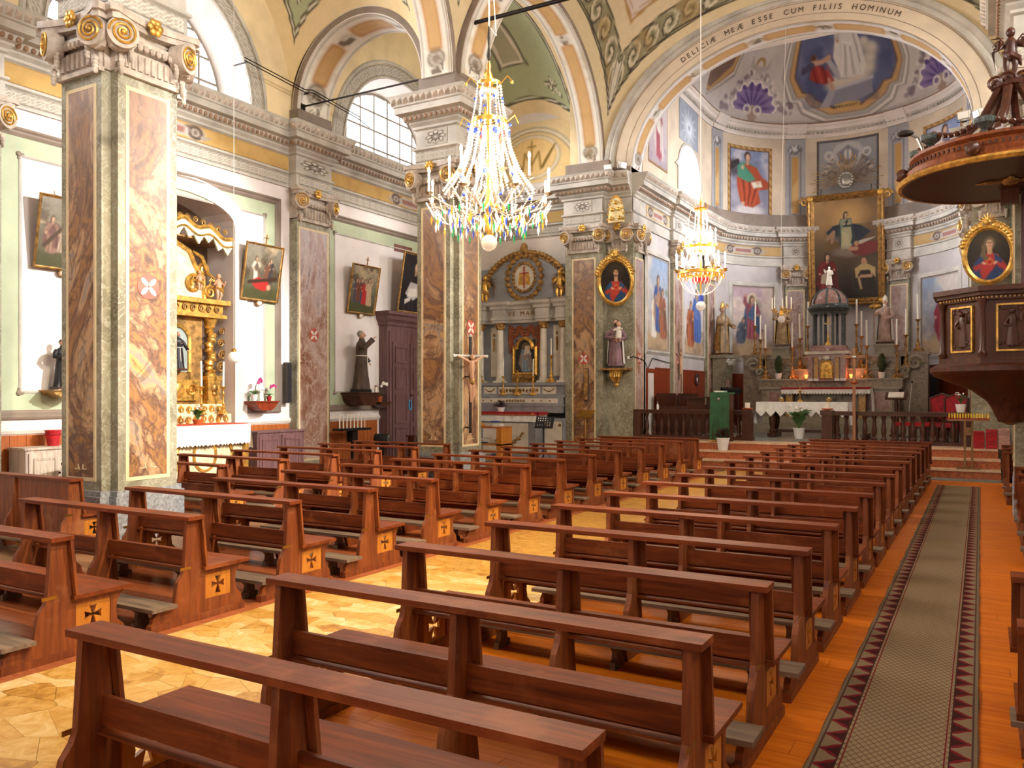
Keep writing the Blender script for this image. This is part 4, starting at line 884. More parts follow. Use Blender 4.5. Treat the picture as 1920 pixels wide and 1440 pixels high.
def capital(par, loc, rz, w):
    m = cap_meshes(w); R = Matrix.Rotation(rz, 3, 'Z'); L = Vector(loc)
    at = lambda p: tuple(L+R @ Vector(p))
    for n in ('neck', 'bead_row', 'abacus'): link(n, m[n], par, at((0, 0, 0)), (0, 0, rz))
    for s in (-1, 1):
        v = link('volute', m['volute'], par, at((s*(w/2+.06), -.2, .42)), (0, 0, rz+s*.35))
        if s < 0: v.scale = (-1, 1, 1)
        g = link('gilt_spiral', m['gilt_spiral'], v, (0, 0, 0))
        link('leaf_drop', m['leaf_drop'], par, at((s*(w/2-.1), -.1, .34)), (0, 0, rz)); link('leaf_drop', m['leaf_drop'], par, at((s*(w/2+.02), -.07, .14)), (0, 0, rz))
    link('gilt_flower', m['gilt_flower'], par, at((0, -.14, .68)), (0, 0, rz))
def face_panel(par, loc, rz, w, z0, z1, mat, med=3.4, bord=.1):
    R = Matrix.Rotation(rz, 3, 'Z'); L = Vector(loc); at = lambda p: tuple(L+R @ Vector(p)); h = w/2-bord
    o = [(-h-.05, z0-.05), (h+.05, z0-.05), (h+.05, z1+.05), (-h-.05, z1+.05)]; i = [(-h, z0), (-h, z1), (h, z1), (h, z0)]
    MB().prism([o, i], -.008, .0, XZ).obj('border_line', M['line'], par, sm=False, loc=at((0, 0, 0)), rot=(0, 0, rz))
    MB().box(-h, h, -.005, 0, z0, z1).obj('marble_panel', mat, par, sm=False, loc=at((0, 0, 0)), rot=(0, 0, rz))
    if med:
        r = min(.17, h*.8); d = MB().prism(circ(0, 0, r, r, 24), -.012, -.004, XZ).obj('medallion', M['medred'], par, loc=at((0, 0, med)), rot=(0, 0, rz)); b = MB()
        for k in range(4):
            t = PI/4+k*PI/2; c, s = math.cos(t), math.sin(t); pts = [(r*.5*c+a*c-q*s, r*.5*s+a*s+q*c) for a, q in circ(0, 0, r*.42, r*.2, 12)]; b.prism(pts, -.016, -.01, XZ)
        b.obj('petal_cross', M['cream'], d)
    # small painted scroll at the foot
    b = MB()
    for s in (-1, 1): b.tube([(s*(.03+.08*t+.05*t*math.cos(5*t)), -.007, .1+.05*math.sin(5*t)+.06*t) for t in np.linspace(0, 1, 14)], .008, 4)
    b.obj('foot_scroll', M['line'], par, loc=at((0, 0, z0)), rot=(0, 0, rz))
M['medred'] = plain('red_medallion', 'b04e3c', .5, var=.15, scale=6)
def notched(x0, x1, y0, y1, n, s=-1):
    m = n*.88; p = [(x0, y0), (x1-n, y0), (x1-n, y0+m), (x1, y0+m), (x1, y1-m), (x1-n, y1-m), (x1-n, y1), (x0, y1)]
    return p if s < 0 else [(-x, y) for x, y in reversed(p)]
def pillar(s, y0, y1, label, full=True):
    hx_, hy = .51, (y1-y0)/2; pl = .07 if s < 0 else .015; cx = AX+s*((5.21 if s < 0 else 5.05)+.51); cy = (y0+y1)/2; t = thing('pillar', label, 'pillar', (cx, cy, 0))
    MB().prism(notched(-hx_-pl, hx_+pl, -hy-pl, hy+pl, .15, s), 0, .6, XY).prism(notched(-hx_-pl*.6, hx_+pl*.6, -hy-pl*.6, hy+pl*.6, .15, s), .6, .67, XY).obj('plinth', M['granite'], t, sm=False)
    MB().prism(notched(-hx_, hx_, -hy, hy, .15, s), .66, 6.22, XY).obj('shaft', M['moss'], t, sm=False)
    MB().prism(notched(-hx_+.02, hx_-.02, -hy+.02, hy-.02, .1, s), 6.2, 6.97, XY).obj('capital_core', M['stucco'], t, sm=False)
    rect = [(-hx_, -hy), (hx_, -hy), (hx_, hy), (-hx_, hy)]; e = entablature('entablature_block', rect, True, t)
    MB().box(-hx_, hx_, -hy, hy, 6.95, 8.4).obj('block_core', M['stone'], e); MB().box(-hx_+.03, hx_-.03, -hy+.0, hy, 8.42, ZS+.03).obj('impost', M['stone_dk'], t)
    for rz, w, d in ((0, 2*hx_-.15, hy), (-s*PI/2, 2*hy-.26, hx_), (s*PI/2, 2*hy-.26, hx_), (PI, 2*hx_-.15, hy)):
        R = Matrix.Rotation(rz, 3, 'Z'); loc = R @ Vector(((s*.075 if rz == 0 else -s*.075) if d == hy else 0, -d, 0))
        if rz in (0, -s*PI/2) or full:
            capital(t, (loc.x, loc.y, 6.2), rz, w); face_panel(t, loc, rz, w+.02, .84, 5.98, M['panel'], 3.4 if d == hx_ else None, .17)
            a = R @ Vector((-.3 if d == hy else -.28, -d, 0)); b = R @ Vector((.3 if d == hy else .28, -d, 0)); strip('painted_rosette', (a.x, a.y), (b.x, b.y), 7.36, 7.71, ROS, t, .03)
            a = R @ Vector((-w/2-.1, -d, 0)); b = R @ Vector((w/2+.1, -d, 0)); strip('painted_guilloche', (a.x, a.y), (b.x, b.y), 7.03, 7.25, guilloche(w+.2, .22), t, .04)
    return t
pillar(-1, *PY[1], 'pillar with granite plinth rising between the solid-backed pew and the gilded altar')
pillar(-1, *PY[2], 'pillar with a crucifix on it between two open arches')
pillar(1, *PY[2], 'pillar carrying the carved wooden pulpit')
pillar(1, *PY[1], 'pillar beside the right-hand pews nearest the entrance', full=False)
def pilaster(par, loc, rz, w, z0, z1, mat, d=.25, med=3.4, cap=True):
    R = Matrix.Rotation(rz, 3, 'Z'); L = Vector(loc); at = lambda p: tuple(L+R @ Vector(p))
    MB().box(-w/2, w/2, -d, 0, z0, z1).obj('pilaster_shaft', M['moss'], par, loc=at((0, 0, 0)), rot=(0, 0, rz)); face_panel(par, at((0, -d, 0)), rz, w, z0+.35, z1-.25, mat, med)
    if cap:
        capital(par, at((0, -d, 6.2)), rz, w-.1); MB().box(-w/2, w/2, -d, 0, 6.2, 6.96).obj('capital_core', M['stucco'], par, loc=at((0, 0, 0)), rot=(0, 0, rz))
for s in (-1, 1):
    for i, (y0, y1) in enumerate(PY[1:]):
        t = thing('wall_pilaster', ('pilaster on the side wall between gilded altar and friar statue' if i else 'pilaster on the side wall beside the black-robed saint') if s < 0 else ('pilaster on the pulpit-side aisle wall, '+('toward the chancel' if i else 'toward the entrance')), 'pilaster', (AX+s*10.08, (y0+y1)/2, 0), kind='structure')
        pilaster(t, (0, 0, 0), -s*PI/2, y1-y0, 0, 6.22, M['panel2'])
    # chancel arch pier
    t = thing('arch_pier', 'stepped chancel arch pier behind the statue of a saint holding a child' if s < 0 else 'stepped chancel arch pier behind the red hymnals', 'pier', (AX+s*5.8, 22.9, 0), kind='structure')
    MB().box(-.62, .62, -.3, 1.0, 0, 6.96).box(*sorted((-s*.5, -s*(5.8-RA))), .0, 1.0, 0, 8.43).box(-.62, .62, -.3, 1.0, 6.9, 8.43).obj('pier_body', M['moss'], t, sm=False)
    face_panel(t, (0, -.3, 0), 0, 1.0, .5, 5.95, M['panel'], 3.0, .16); capital(t, (0, -.3, 6.2), 0, 1.0)
    w = .72; xx = -s*(5.8-RA); rz = -s*PI/2
    face_panel(t, (xx, .5, 0), rz, .8, .9, 5.95, M['panel2'], 3.0); capital(t, (xx, .5, 6.2), rz, .62); capital(t, (-s*1.0, .0, 6.2), 0, .5)
    # chancel pilasters
    t = thing('chancel_pilaster', 'flat chancel pilaster between two story frescoes '+('on the wooden stalls side' if s < 0 else 'on the red chairs side'), 'pilaster', (AX+s*RA, 26.65, ZF), kind='structure'); pilaster(t, (0, 0, 0), rz, 1.0, 0, 5.56, M['panel2'], .12, 2.4, False); capital(t, (-s*.12, 0, 5.54), rz, .8); MB().box(-.5, .5, -.12, 0, 5.54, 6.3).obj('capital_core', M['stucco'], t, rot=(0, 0, rz))
for a, lb in ((4.5, 'apse pilaster behind the bishop statue beside the green ambo'), (64, 'apse pilaster left of the altar painting beside the gilded saint'), (116, 'apse pilaster right of the altar painting beside the mitred statue'), (175.5, 'apse pilaster behind the pulpit')):
    p = apt(a, RA); t = thing('apse_pilaster', lb, 'pilaster', (p[0], p[1], ZF), kind='structure'); rz = math.radians(90-a); w = .8
    pilaster(t, (0, 0, 0), rz, w, 0, 5.56, M['panel2'], .14, None, False); R = Matrix.Rotation(rz, 3, 'Z'); q = R @ Vector((0, -.14, 5.54)); capital(t, q, rz, .72); MB().box(-.4, .4, -.14, 0, 5.54, 6.3).obj('capital_core', M['stucco'], t, rot=(0, 0, rz))
# ---------------------------------------------------------------- pews and runner
END = [(-.42, 0), (-.42, .06), (-.395, .075), (-.39, .11), (-.35, .145), (-.22, .155), (-.18, .19), (-.165, .3), (-.15, .36), (-.105, .42), (-.085, .47), (-.06, .865), (.055, .865), (.10, .425), (.53, .425), (.5, .39), (.465, .34), (.455, .26), (.47, .19), (.52, .145), (.54, .07), (.56, .06), (.56, 0)]
HOLE = [(.13, .165), (.13, .375), (.41, .375), (.41, .165)]
def cross2(cx, cz, r):
    p = []
    for k in range(4):
        t = k*PI/2; L = r*(1.25 if k == 3 else 1)
        for a, q in ((.16, -.13), (1, -.45), (.92, 0), (1, .45), (.16, .13)):
            a *= L; q *= r; p.append((cx+a*math.cos(t)-q*math.sin(t), cz+a*math.sin(t)+q*math.cos(t)))
    return p
def pew_proto(L, solid=False):
    t = thing('pew', 'x', 'pew')
    MB().box(0, L, -.085, .085, .868, .9).obj('top_rail', M['pew'], t)
    for x in (.05, L-.09):
        e = MB().prism([END, HOLE], x, x+.04, YZ).obj('end_panel', M['pewz'], t, sm=False)
        MB().prism([HOLE[::-1], cross2(.27, .275, .07)], x+.008, x+.032, YZ).obj('cross_panel', M['pewo'], e, sm=False)
        out = x+.04 if x > L/2 else x-.003
        MB().box(out, out+.003, -.13, -.02, .45, .475).obj('name_plate', M['brass'], e)
        sk = -.006 if x < L/2 else .046
        MB().box(x-.012, x+.052, -.415, .555, .0, .055).obj('base_skid', M['pewz'], e)
    mid = [p for p in END if p[0] < .13]; mid = [(-.17, 0)]+[p for p in END[5:14]]+[(.13, .2), (.16, 0)]
    MB().prism(mid, L/2-.02, L/2+.02, YZ).obj('middle_support', M['pewz'], t, sm=False)
    for x in (.07, L/2, L-.07):
        MB().prism([(.057, .865), (.102, .45), (.124, .452), (.08, .867)], x-.065, x+.065, YZ).obj('back_plate', M['pewz'], t, sm=False)
    MB().box(.0, L, .085, .57, .425, .455).obj('seat', M['pew'], t)
    MB().box(.09, L-.09, .03, .055, .46, .59).box(.09, L-.09, .0, .06, .428, .44).obj('back_rail', M['pew'], t)
    MB().box(.09, L-.09, .44, .46, .3, .425).obj('seat_apron', M['pew'], t)
    MB().box(-.01, L+.01, -.44, -.2, .17, .2).obj('kneeler', M['kneel'], t)
    for x in (.3, L/2, L-.3): MB().prism([(-.4, 0), (-.4, .05), (-.37, .06), (-.36, .12), (-.41, .17), (-.23, .17), (-.27, .12), (-.26, .06), (-.22, .05), (-.22, 0)], x-.02, x+.02, YZ).obj('kneeler_foot', M['kneel'], t, sm=False)
    if solid: MB().box(.09, L-.09, -.045, -.025, .12, .868).obj('back_board', M['pewz'], t); MB().box(L/2-.05, L/2+.05, -.07, -.045, .12, .868).obj('back_stile', M['pewz'], t)
    return t
PEW = pew_proto(2.5); PEWS = pew_proto(2.5, True); used = {}
def pew(x, y, label, group, solid=False):
    p = PEWS if solid else PEW
    o = p if p.name not in used else copytree(p); used[p.name] = 1
    o.location = (x, y, .012); o.rotation_euler = (0, 0, random.uniform(-.004, .004)); tag(o, label, 'pew', group); return o
ORD = 'first second third fourth fifth sixth seventh eighth ninth tenth eleventh twelfth thirteenth fourteenth fifteenth sixteenth'.split()
for k in range(16):
    pew(-3.52, 2.27+1.17*k, ORD[15-k]+' pew from the chancel steps in the row block beside the carpet runner', 'pews beside the carpet runner', k == 15)
for k in range(14):
    pew(-8.3, 3.58+1.17*k, ORD[13-k]+' pew from the chancel steps in the block between marble aisle and crucifix pillar', 'pews along the marble aisle', k == 13)
for k, y in enumerate((8.4, 9.6, 10.8, 11.95, 13.1, 14.2)):
    pew(-12.15, y, ORD[k]+' pew behind the granite-plinth pillar, in the group before the gilded altar', 'pews before the gilded altar')
pew(-12.1, 6.1, 'solid-backed pew in front of the granite-plinth pillar', 'pews before the gilded altar', True)
for k, y in enumerate((4.4, 5.57)): pew(.12, y, ('nearer the entrance' if not k else 'nearer the chancel')+' of two pews across the carpet runner from the foremost long rows', 'pews across the runner')
for k, y in enumerate((11.3, 12.5, 13.75)): pew(.34, y, ORD[2-k]+' pew from the pulpit pillar, on the entrance side of it', 'pews across the runner')
for k, y in enumerate((17.2, 18.35, 19.5)): pew(.26, y, ORD[2-k]+' pew from the votive candle stand, beyond the pulpit pillar', 'pews across the runner')
# runner: a long thin carpet with bound edges
n = 90; rc = MB(); th = .016
for i in range(n+1):
    y = -9.2+18.4*i/n; w = .392+.004*math.sin(i*1.7); rc.v += [(-w, y, .0), (-w, y, th*.8), (0, y, th), (w, y, th*.8), (w, y, 0)]
for i in range(n): rc.f += [(i*5+j, i*5+j+1, i*5+j+6, i*5+j+5) for j in range(4)]
rc.m = [0]*len(rc.f); o = rc.obj('carpet_runner', M['carpet'], None, loc=(-.46, 10.4, .012), rot=(0, 0, .0055)); tag(o, 'long patterned runner with maroon saw-tooth borders on the oak floor', 'carpet')
# ---------------------------------------------------------------- statues, frames, candlesticks and other repeated kinds
def tube_hand(b, p, d, s, mi=0):
    """palm, four fingers and a thumb; p wrist, d direction, s hand length"""
    d = Vector(d).normalized(); p = Vector(p); sd = d.cross(Vector((0, 0, 1))); sd = sd.normalized() if sd.length > .1 else Vector((1, 0, 0)); up = sd.cross(d)
    c = p+d*s*.25; b.sph(c, s*.2, s*.2, s*.16, 8, 6, mi)
    for i, l in enumerate((.36, .44, .42, .32)):
        q = p+d*s*.4+sd*s*(.17-.11*i); b.tube([q, q+d*s*l*.55, q+d*s*l*.9-up*s*.12], [s*.062, s*.055, s*.045], 5, mi=mi)
    q = p+d*s*.12+sd*s*.18; b.tube([q, q+sd*s*.14+d*s*.2, q+sd*s*.14+d*s*.42], [s*.07, s*.062, s*.05], 5, mi=mi)
def statue(par, h, robe, arms, head='hair', beard=True, fold=9, mitre=None, base=None, belt=None, cloak=None, zb=0, skin='skin', turn=0, hood=False):
    """robed figure facing -Y, feet at zb; arms = two (elbow, wrist) pairs in units of h"""
    prof = [(0, .168, .14), (.04, .16, .134), (.2, .145, .122), (.4, .128, .108), (.55, .114, .094), (.62, .116, .094), (.7, .132, .098), (.76, .14, .092), (.795, .125, .08), (.825, .075, .062), (.845, .046, .05), (.875, .043, .047)]
    b = MB(); n = 30; vs = []; fs = []
    for z, rx, ry in prof:
        am = .12*max(0, 1-z/.62)+.015
        for i in range(n):
            t = 2*PI*i/n; k = 1+am*math.sin(fold*t+z*5+.5*math.sin(3*t)); vs.append((h*rx*k*math.cos(t), h*ry*k*math.sin(t)-.012*h*z, zb+h*z))
    for j in range(len(prof)-1): fs += [(j*n+i, j*n+(i+1) % n, (j+1)*n+(i+1) % n, (j+1)*n+i) for i in range(n)]
    fs += [tuple(range(n-1, -1, -1)), tuple((len(prof)-1)*n+i for i in range(n))]; b.add(vs, fs)
    hd = MB()
    for sx, (el, wr) in zip((-1, 1), arms):
        sh = Vector((sx*.115, 0, .765)); e = Vector(el); w = Vector(wr); P = [sh*h, (sh*.5+e*.5+Vector((sx*.012, 0, 0)))*h, e*h, (e*.5+w*.5)*h, (w+(w-e).normalized()*-.015)*h]
        b.tube([p+Vector((0, 0, zb)) for p in P], [h*.05, h*.05, h*.044, h*.045, h*.05], 9); tube_hand(hd, w*h+Vector((0, 0, zb)), w-e, h*.085)
    if cloak:
        c = MB(); m = 14; cv = []
        for j, (z, r, ry) in enumerate(((.8, .12, .085), (.72, .155, .115), (.5, .165, .13), (.25, .185, .15), (.05, .2, .165))):
            for i in range(m): t = PI*(-.12+1.24*i/(m-1)); k = 1+.05*math.sin(7*t+z*6)*(1-z); cv.append((h*r*k*math.cos(t), h*(ry*k*math.sin(t)), zb+h*z))
        q = len(cv); cv += [(x*.95, y*.95-.004, z) for x, y, z in cv]
        fs = []
        for o, fl in ((0, 0), (q, 1)):
            for j in range(4):
                for i in range(m-1): f = (o+j*m+i, o+j*m+i+1, o+(j+1)*m+i+1, o+(j+1)*m+i); fs.append(f if fl else f[::-1])
        for j in range(4): fs += [(j*m, (j+1)*m, q+(j+1)*m, q+j*m), (j*m+m-1, q+j*m+m-1, q+(j+1)*m+m-1, (j+1)*m+m-1)]
        fs += [(4*m+i, 4*m+i+1, q+4*m+i+1, q+4*m+i) for i in range(m-1)]
        c.add(cv, fs).obj('cloak', M[cloak], par)
    if belt:
        bt = MB().tube([(h*.121*math.cos(t), h*.1*math.sin(t)-.007*h, zb+h*.575) for t in np.linspace(0, 2*PI, 20)[:-1]], h*.009, 5, True).tube([(h*-.02, -h*.108, zb+h*.57), (h*-.025, -h*.118, zb+h*.4), (h*-.02, -h*.135, zb+h*.2)], h*.008, 5); bt.obj('cord_belt', M[belt], par)
    b.obj('body', M[robe], par, ang=60); hd.obj('hands', M[skin], par)
    H = MB(); cz = zb+h*.93; H.sph((0, -.012*h, cz), h*.05, h*.058, h*.07, 12, 10); H.tube([(0, -.064*h, cz+.018*h), (0, -.08*h, cz-.012*h), (0, -.066*h, cz-.018*h)], [h*.008, h*.012, h*.008], 6)
    for s in (-1, 1): H.sph((s*.052*h, 0, cz), h*.01, h*.014, h*.02, 6, 5); H.sph((s*.02*h, -.062*h, cz+.012*h), h*.011, h*.008, h*.007, 6, 4)
    hh = H.obj('head', M[skin], par); hr = MB()
    hr.sph((0, .012*h, cz+.022*h), h*.057, h*.06, h*.062, 12, 8)
    if beard: hr.sph((0, -.045*h, cz-.055*h), h*.034, h*.026, h*.045, 9, 7); hr.tube([(-.025*h, -.066*h, cz-.026*h), (0, -.072*h, cz-.022*h), (.025*h, -.066*h, cz-.026*h)], h*.008, 5)
    hr.obj('hair', M[head], hh)
    if mitre: MB().lathe([(h*.055, .03*h), (h*.062, .07*h), (h*.05, .13*h), (h*.008, .185*h)], 10, (0, 0, cz), 1, .6).obj('mitre', M[mitre], hh)
    if base: MB().box(-.17*h, .17*h, -.15*h, .15*h, zb-.05*h, zb+.004).obj('statue_base', M[base], par)
def child(par, loc, h, robe, hair='hair'):
    b = MB(); x, y, z = loc; b.lathe([(h*.16, 0), (h*.17, .2*h), (h*.14, .5*h), (h*.06, .62*h)], 10, loc); b.tube([(x-.12*h, y, z+.5*h), (x-.26*h, y-.12*h, z+.42*h)], [h*.07, h*.05], 6).tube([(x+.12*h, y, z+.5*h), (x+.2*h, y-.2*h, z+.5*h)], [h*.07, h*.05], 6)
    o = b.obj('child', M[robe], par); MB().sph((x, y-.01*h, z+.76*h), .13*h, .14*h, .16*h, 9, 7).tube([(x-.06*h, y, z+.02*h), (x-.1*h, y-.08*h, z-.2*h)], [.08*h, .05*h], 6).tube([(x+.06*h, y, z+.02*h), (x+.1*h, y-.1*h, z-.18*h)], [.08*h, .05*h], 6).obj('child_skin', M['skin'], o); MB().sph((x, y+.03*h, z+.81*h), .14*h, .14*h, .14*h, 9, 7).obj('child_hair', M[hair], o)
def angel(par, loc, h, mat, wing, face=1, name='angel'):
    x, y, z = loc; b = MB(); b.lathe([(h*.1, .34*h), (h*.13, .42*h), (h*.11, .55*h), (h*.13, .68*h), (h*.07, .76*h), (h*.045, .8*h)], 10, loc)
    for s in (-1, 1):
        b.tube([(x+s*.06*h, y, z+.42*h), (x+s*.08*h, y-.06*h, z+.22*h), (x+s*.05*h, y+.0, z+.02*h)], [.075*h, .055*h, .035*h], 7); b.tube([(x+s*.12*h, y, z+.68*h), (x+s*.22*h, y-.06*h, z+.58*h), (x+s*.2*h, y-.14*h, z+.72*h)], [.05*h, .042*h, .032*h], 7)
    b.sph((x, y-.01*h, z+.89*h), .085*h, .09*h, .1*h, 10, 8); o = b.obj(name, M[mat], par); w = MB()
    for s in (-1, 1):
        for k in range(5): w.tube([(x+s*.05*h, y+.08*h, z+.66*h), (x+s*(.2+.03*k)*h, y+.12*h, z+(.86-.07*k)*h), (x+s*(.34-.02*k)*h, y+.12*h, z+(.86-.16*k)*h)], [.03*h, .045*h, .012*h], 5, flat=.4)
    w.obj('wings', M[wing], o); MB().tube([(x-.14*h, y-.02*h, z+.5*h), (x, y-.12*h, z+.42*h), (x+.14*h, y-.06*h, z+.34*h), (x+.18*h, y, z+.2*h)], [.03*h, .06*h, .06*h, .02*h], 7).obj('drapery', M[wing], o)
def spiral(b, x, y, z, r, s=1, turns=1.6, w=.2, t0=0, mi=0):
    n = 20; b.tube([(x+s*r*(1-.75*i/n)*math.cos(t0+turns*2*PI*i/n), y, z+r*(1-.75*i/n)*math.sin(t0+turns*2*PI*i/n)) for i in range(n+1)], [r*w]*n+[r*w*1.4], 5, mi=mi)
def leafy(b, x0, x1, y, z, h, n, ph=0):
    """running scrollwork"""
    for i in range(n):
        x = x0+(x1-x0)*(i+.5)/n; r = min(h*.42, abs(x1-x0)/n*.4); spiral(b, x, y, z, r, 1 if i % 2 else -1, 1.4, .22, PI/2 if i % 2 else -PI/2); b.sph((x, y-.005, z+(.28 if i % 2 else -.28)*h), r*.35, r*.25, r*.35, 6, 4)
_cs = {}
CSP = [(.15, 0), (.15, .03), (.10, .06), (.09, .1), (.055, .16), (.075, .2), (.075, .24), (.03, .3), (.045, .36), (.022, .42), (.028, .62), (.035, .66), (.05, .7), (.03, .74), (.024, .86), (.05, .92), (.09, .95), (.095, .97), (.03, .98)]
def candlestick(loc, label, group, h=1.0, ch=.8, mat='gold_dk', cr=.024, lean=0, foot=True):
    t = thing('candlestick', label, 'candlestick', loc, random.uniform(-.4, .4), group); k = (h, ch, mat, foot)
    if k not in _cs:
        b = MB().lathe([(r*min(1, h**.6), z*h) for r, z in CSP], 12)
        f = MB()
        if foot:
            for i in range(3): q = 2*PI*i/3; f.tube([(.07*math.cos(q)*h, .07*math.sin(q)*h, .1*h), (.15*math.cos(q)*h, .15*math.sin(q)*h, .07*h), (.17*math.cos(q)*h, .17*math.sin(q)*h, .015*h)], [.03*h, .028*h, .02*h], 6)
        else: f.lathe([(.12*h, 0), (.1*h, .02)], 10)
        c = MB().lathe([(cr, 0), (cr*.94, ch), (.004, ch+.004)], 9)
        _cs[k] = (mkmesh('stem', b.v, b.f, M[mat]), mkmesh('claw_feet', f.v, f.f, M[mat]), mkmesh('candle', c.v, c.f, M['candle']))
    a, f, c = _cs[k]; link('stem', a, t); link('claw_feet', f, t); link('candle', c, t, (0, 0, h*.975), (random.uniform(-.02, .02)+lean, random.uniform(-.02, .02), 0)); return t
def framed(name, label, loc, rz, w, h, cv, tilt=.12, fw=.06, mat='gold', cross=True, cat='painting', group=None):
    t = thing(name, label, cat, loc, 0, group); t.rotation_euler = (tilt, 0, rz)
    MB().sweep([(-w/2, 0), (-w/2, h), (w/2, h), (w/2, 0)], [(0, 0), (0, -.045), (fw*.3, -.055), (fw*.55, -.03), (fw, -.02), (fw, 0)], lambda a, b, d: (a, d, b), closed=True).obj('frame', M[mat], t, ang=20)
    MB().box(-w/2+.02, w/2-.02, -.004, .02, .02, h-.02).obj('backing', M['dkwood'], t); picture('canvas', cv, w-2*fw+.02, h-2*fw+.02, M['oil'], t, -.012, fw-.01)
    if cross:
        MB().box(-.012, .012, -.03, -.01, h, h+.22).box(-.06, .06, -.03, -.01, h+.13, h+.155).obj('top_cross', M['gold_dk'], t); MB().prism(circ(0, 0, .1, .07, 16), -.04, -.01, XZ).obj('number_plate', M['gold_dk'], t, loc=(0, 0, -.04)); MB().prism(circ(0, 0, .07, .05, 16), -.045, -.04, XZ).obj('plate_field', M['cream'], t, loc=(0, 0, -.04))
    return t
def potted(name, label, loc, pot, potm, kind, s=1, group=None):
    t = thing(name, label, 'plant', loc, random.uniform(0, 3), group); r, h = pot; MB().lathe([(r*.72, 0), (r*.98, h*.9), (r*1.06, h*.92), (r*1.06, h), (r*.9, h), (r*.88, h*.9)], 16).obj('pot', M[potm], t); b = MB(); fl = None
    if kind == 'cypress':
        for i in range(260):
            z = random.random(); R = (.13*s)*math.sin(PI*min(1, .15+z*.85))**.7; a = random.uniform(0, 6.3); q = R*random.uniform(.6, 1); p = Vector((q*math.cos(a), q*math.sin(a), h+.02+z*.55*s)); b.tube([p, p+Vector((math.cos(a)*.03, math.sin(a)*.03, .07))*s], [.012*s, .003], 3)
        b.lathe([(.05*s, 0), (.09*s, .15*s), (.07*s, .4*s), (.01, .52*s)], 8, (0, 0, h-.02)); m = 'leaf_dk'
    elif kind == 'bushy':
        for i in range(120):
            a = random.uniform(0, 6.3); e = random.uniform(.2, 1.4); q = random.uniform(.1, .3)*s; p = Vector((math.cos(a)*math.cos(e)*q, math.sin(a)*math.cos(e)*q, h+math.sin(e)*q)); d = Vector((math.cos(a), math.sin(a), .3))*.06*s
            b.tube([p-d, p, p+d], [.004, .026*s, .003], 4, flat=.25)
        for i in range(12): a = random.uniform(0, 6.3); b.tube([(0, 0, h-.05), (.1*s*math.cos(a), .1*s*math.sin(a), h+.25*s)], .006, 4)
        m = 'leaf_br'
    else:
        for i in range(34):
            a = random.uniform(0, 6.3); L = random.uniform(.18, .42)*s; q = Vector((math.cos(a), math.sin(a), 0)); p0 = Vector((0, 0, h-.03)); p1 = p0+q*L*.3+Vector((0, 0, L*1.0)); p2 = p0+q*L*.75+Vector((0, 0, L*1.1)); b.tube([p0, p1, p2], [.006, .05*s, .004], 5, flat=.2)
        m = 'leaf'; fl = MB()
        for i in range(9): a = random.uniform(0, 6.3); q = random.uniform(.05, .22)*s; fl.sph((q*math.cos(a), q*math.sin(a), h+random.uniform(.4, .52)*s), .035*s, .035*s, .03*s, 7, 5)
    if b.v: b.obj('foliage', M[m], t, ang=80)
    if fl: fl.obj('flowers', M['petal'], t)
    return t
def cloth(name, label, loc, rz, w, d, drop, mat, lace=True, side=.3, mi2=None, teeth=26, amp=.04, th=.012):
    """cloth over a table top: front drop with toothed hem, side drops with soft folds; origin at the table-top centre"""
    t = thing(name, label, 'tablecloth', loc, rz); MB().box(-w/2, w/2, -d/2, d/2, .001, th).obj('top', M[mat], t)
    n = teeth*4; up = [(-w/2-.004+(w+.008)*i/n, th) for i in range(n+1)]; lo = [(-w/2-.004+(w+.008)*i/n, -drop+amp*abs(((i/4) % 1)-.5)*2) for i in range(n+1)]
    b = MB(); vs = [(x, -d/2-.012-.012*math.sin(x*23)*.5, z) for x, z in up]+[(x, -d/2-.018-.02*math.sin(x*19), z) for x, z in lo]; vs += [(x, y+.006, z) for x, y, z in vs]; N = n+1
    fs = []
    for i in range(n): fs += [(i, N+i, N+i+1, i+1), (2*N+i, 2*N+i+1, 3*N+i+1, 3*N+i), (N+i, 3*N+i, 3*N+i+1, N+i+1)]
    b.add(vs, fs).obj('front_drop', M[mat], t)
    if side:
        for s in (-1, 1):
            m = 18; vs = []
            for k, zz in enumerate((th, -side*.4, -side)):
                for i in range(m+1): y = -d/2+d*i/m; vs.append((s*(w/2+.008+.03*k+.018*k*math.sin(i*1.3)), y*(1+.03*k), zz-(.03*(i % 2) if k == 2 else 0)))
            q = len(vs); vs += [(x-s*.006, y, z) for x, y, z in vs]; fs = []
            for k in range(2): fs += [(k*(m+1)+i, k*(m+1)+i+1, (k+1)*(m+1)+i+1, (k+1)*(m+1)+i) for i in range(m)]
            fs += [tuple(j+q for j in f[::-1]) for f in fs]; MB().add(vs, fs).obj('side_drop', M[mat], t)
    return t
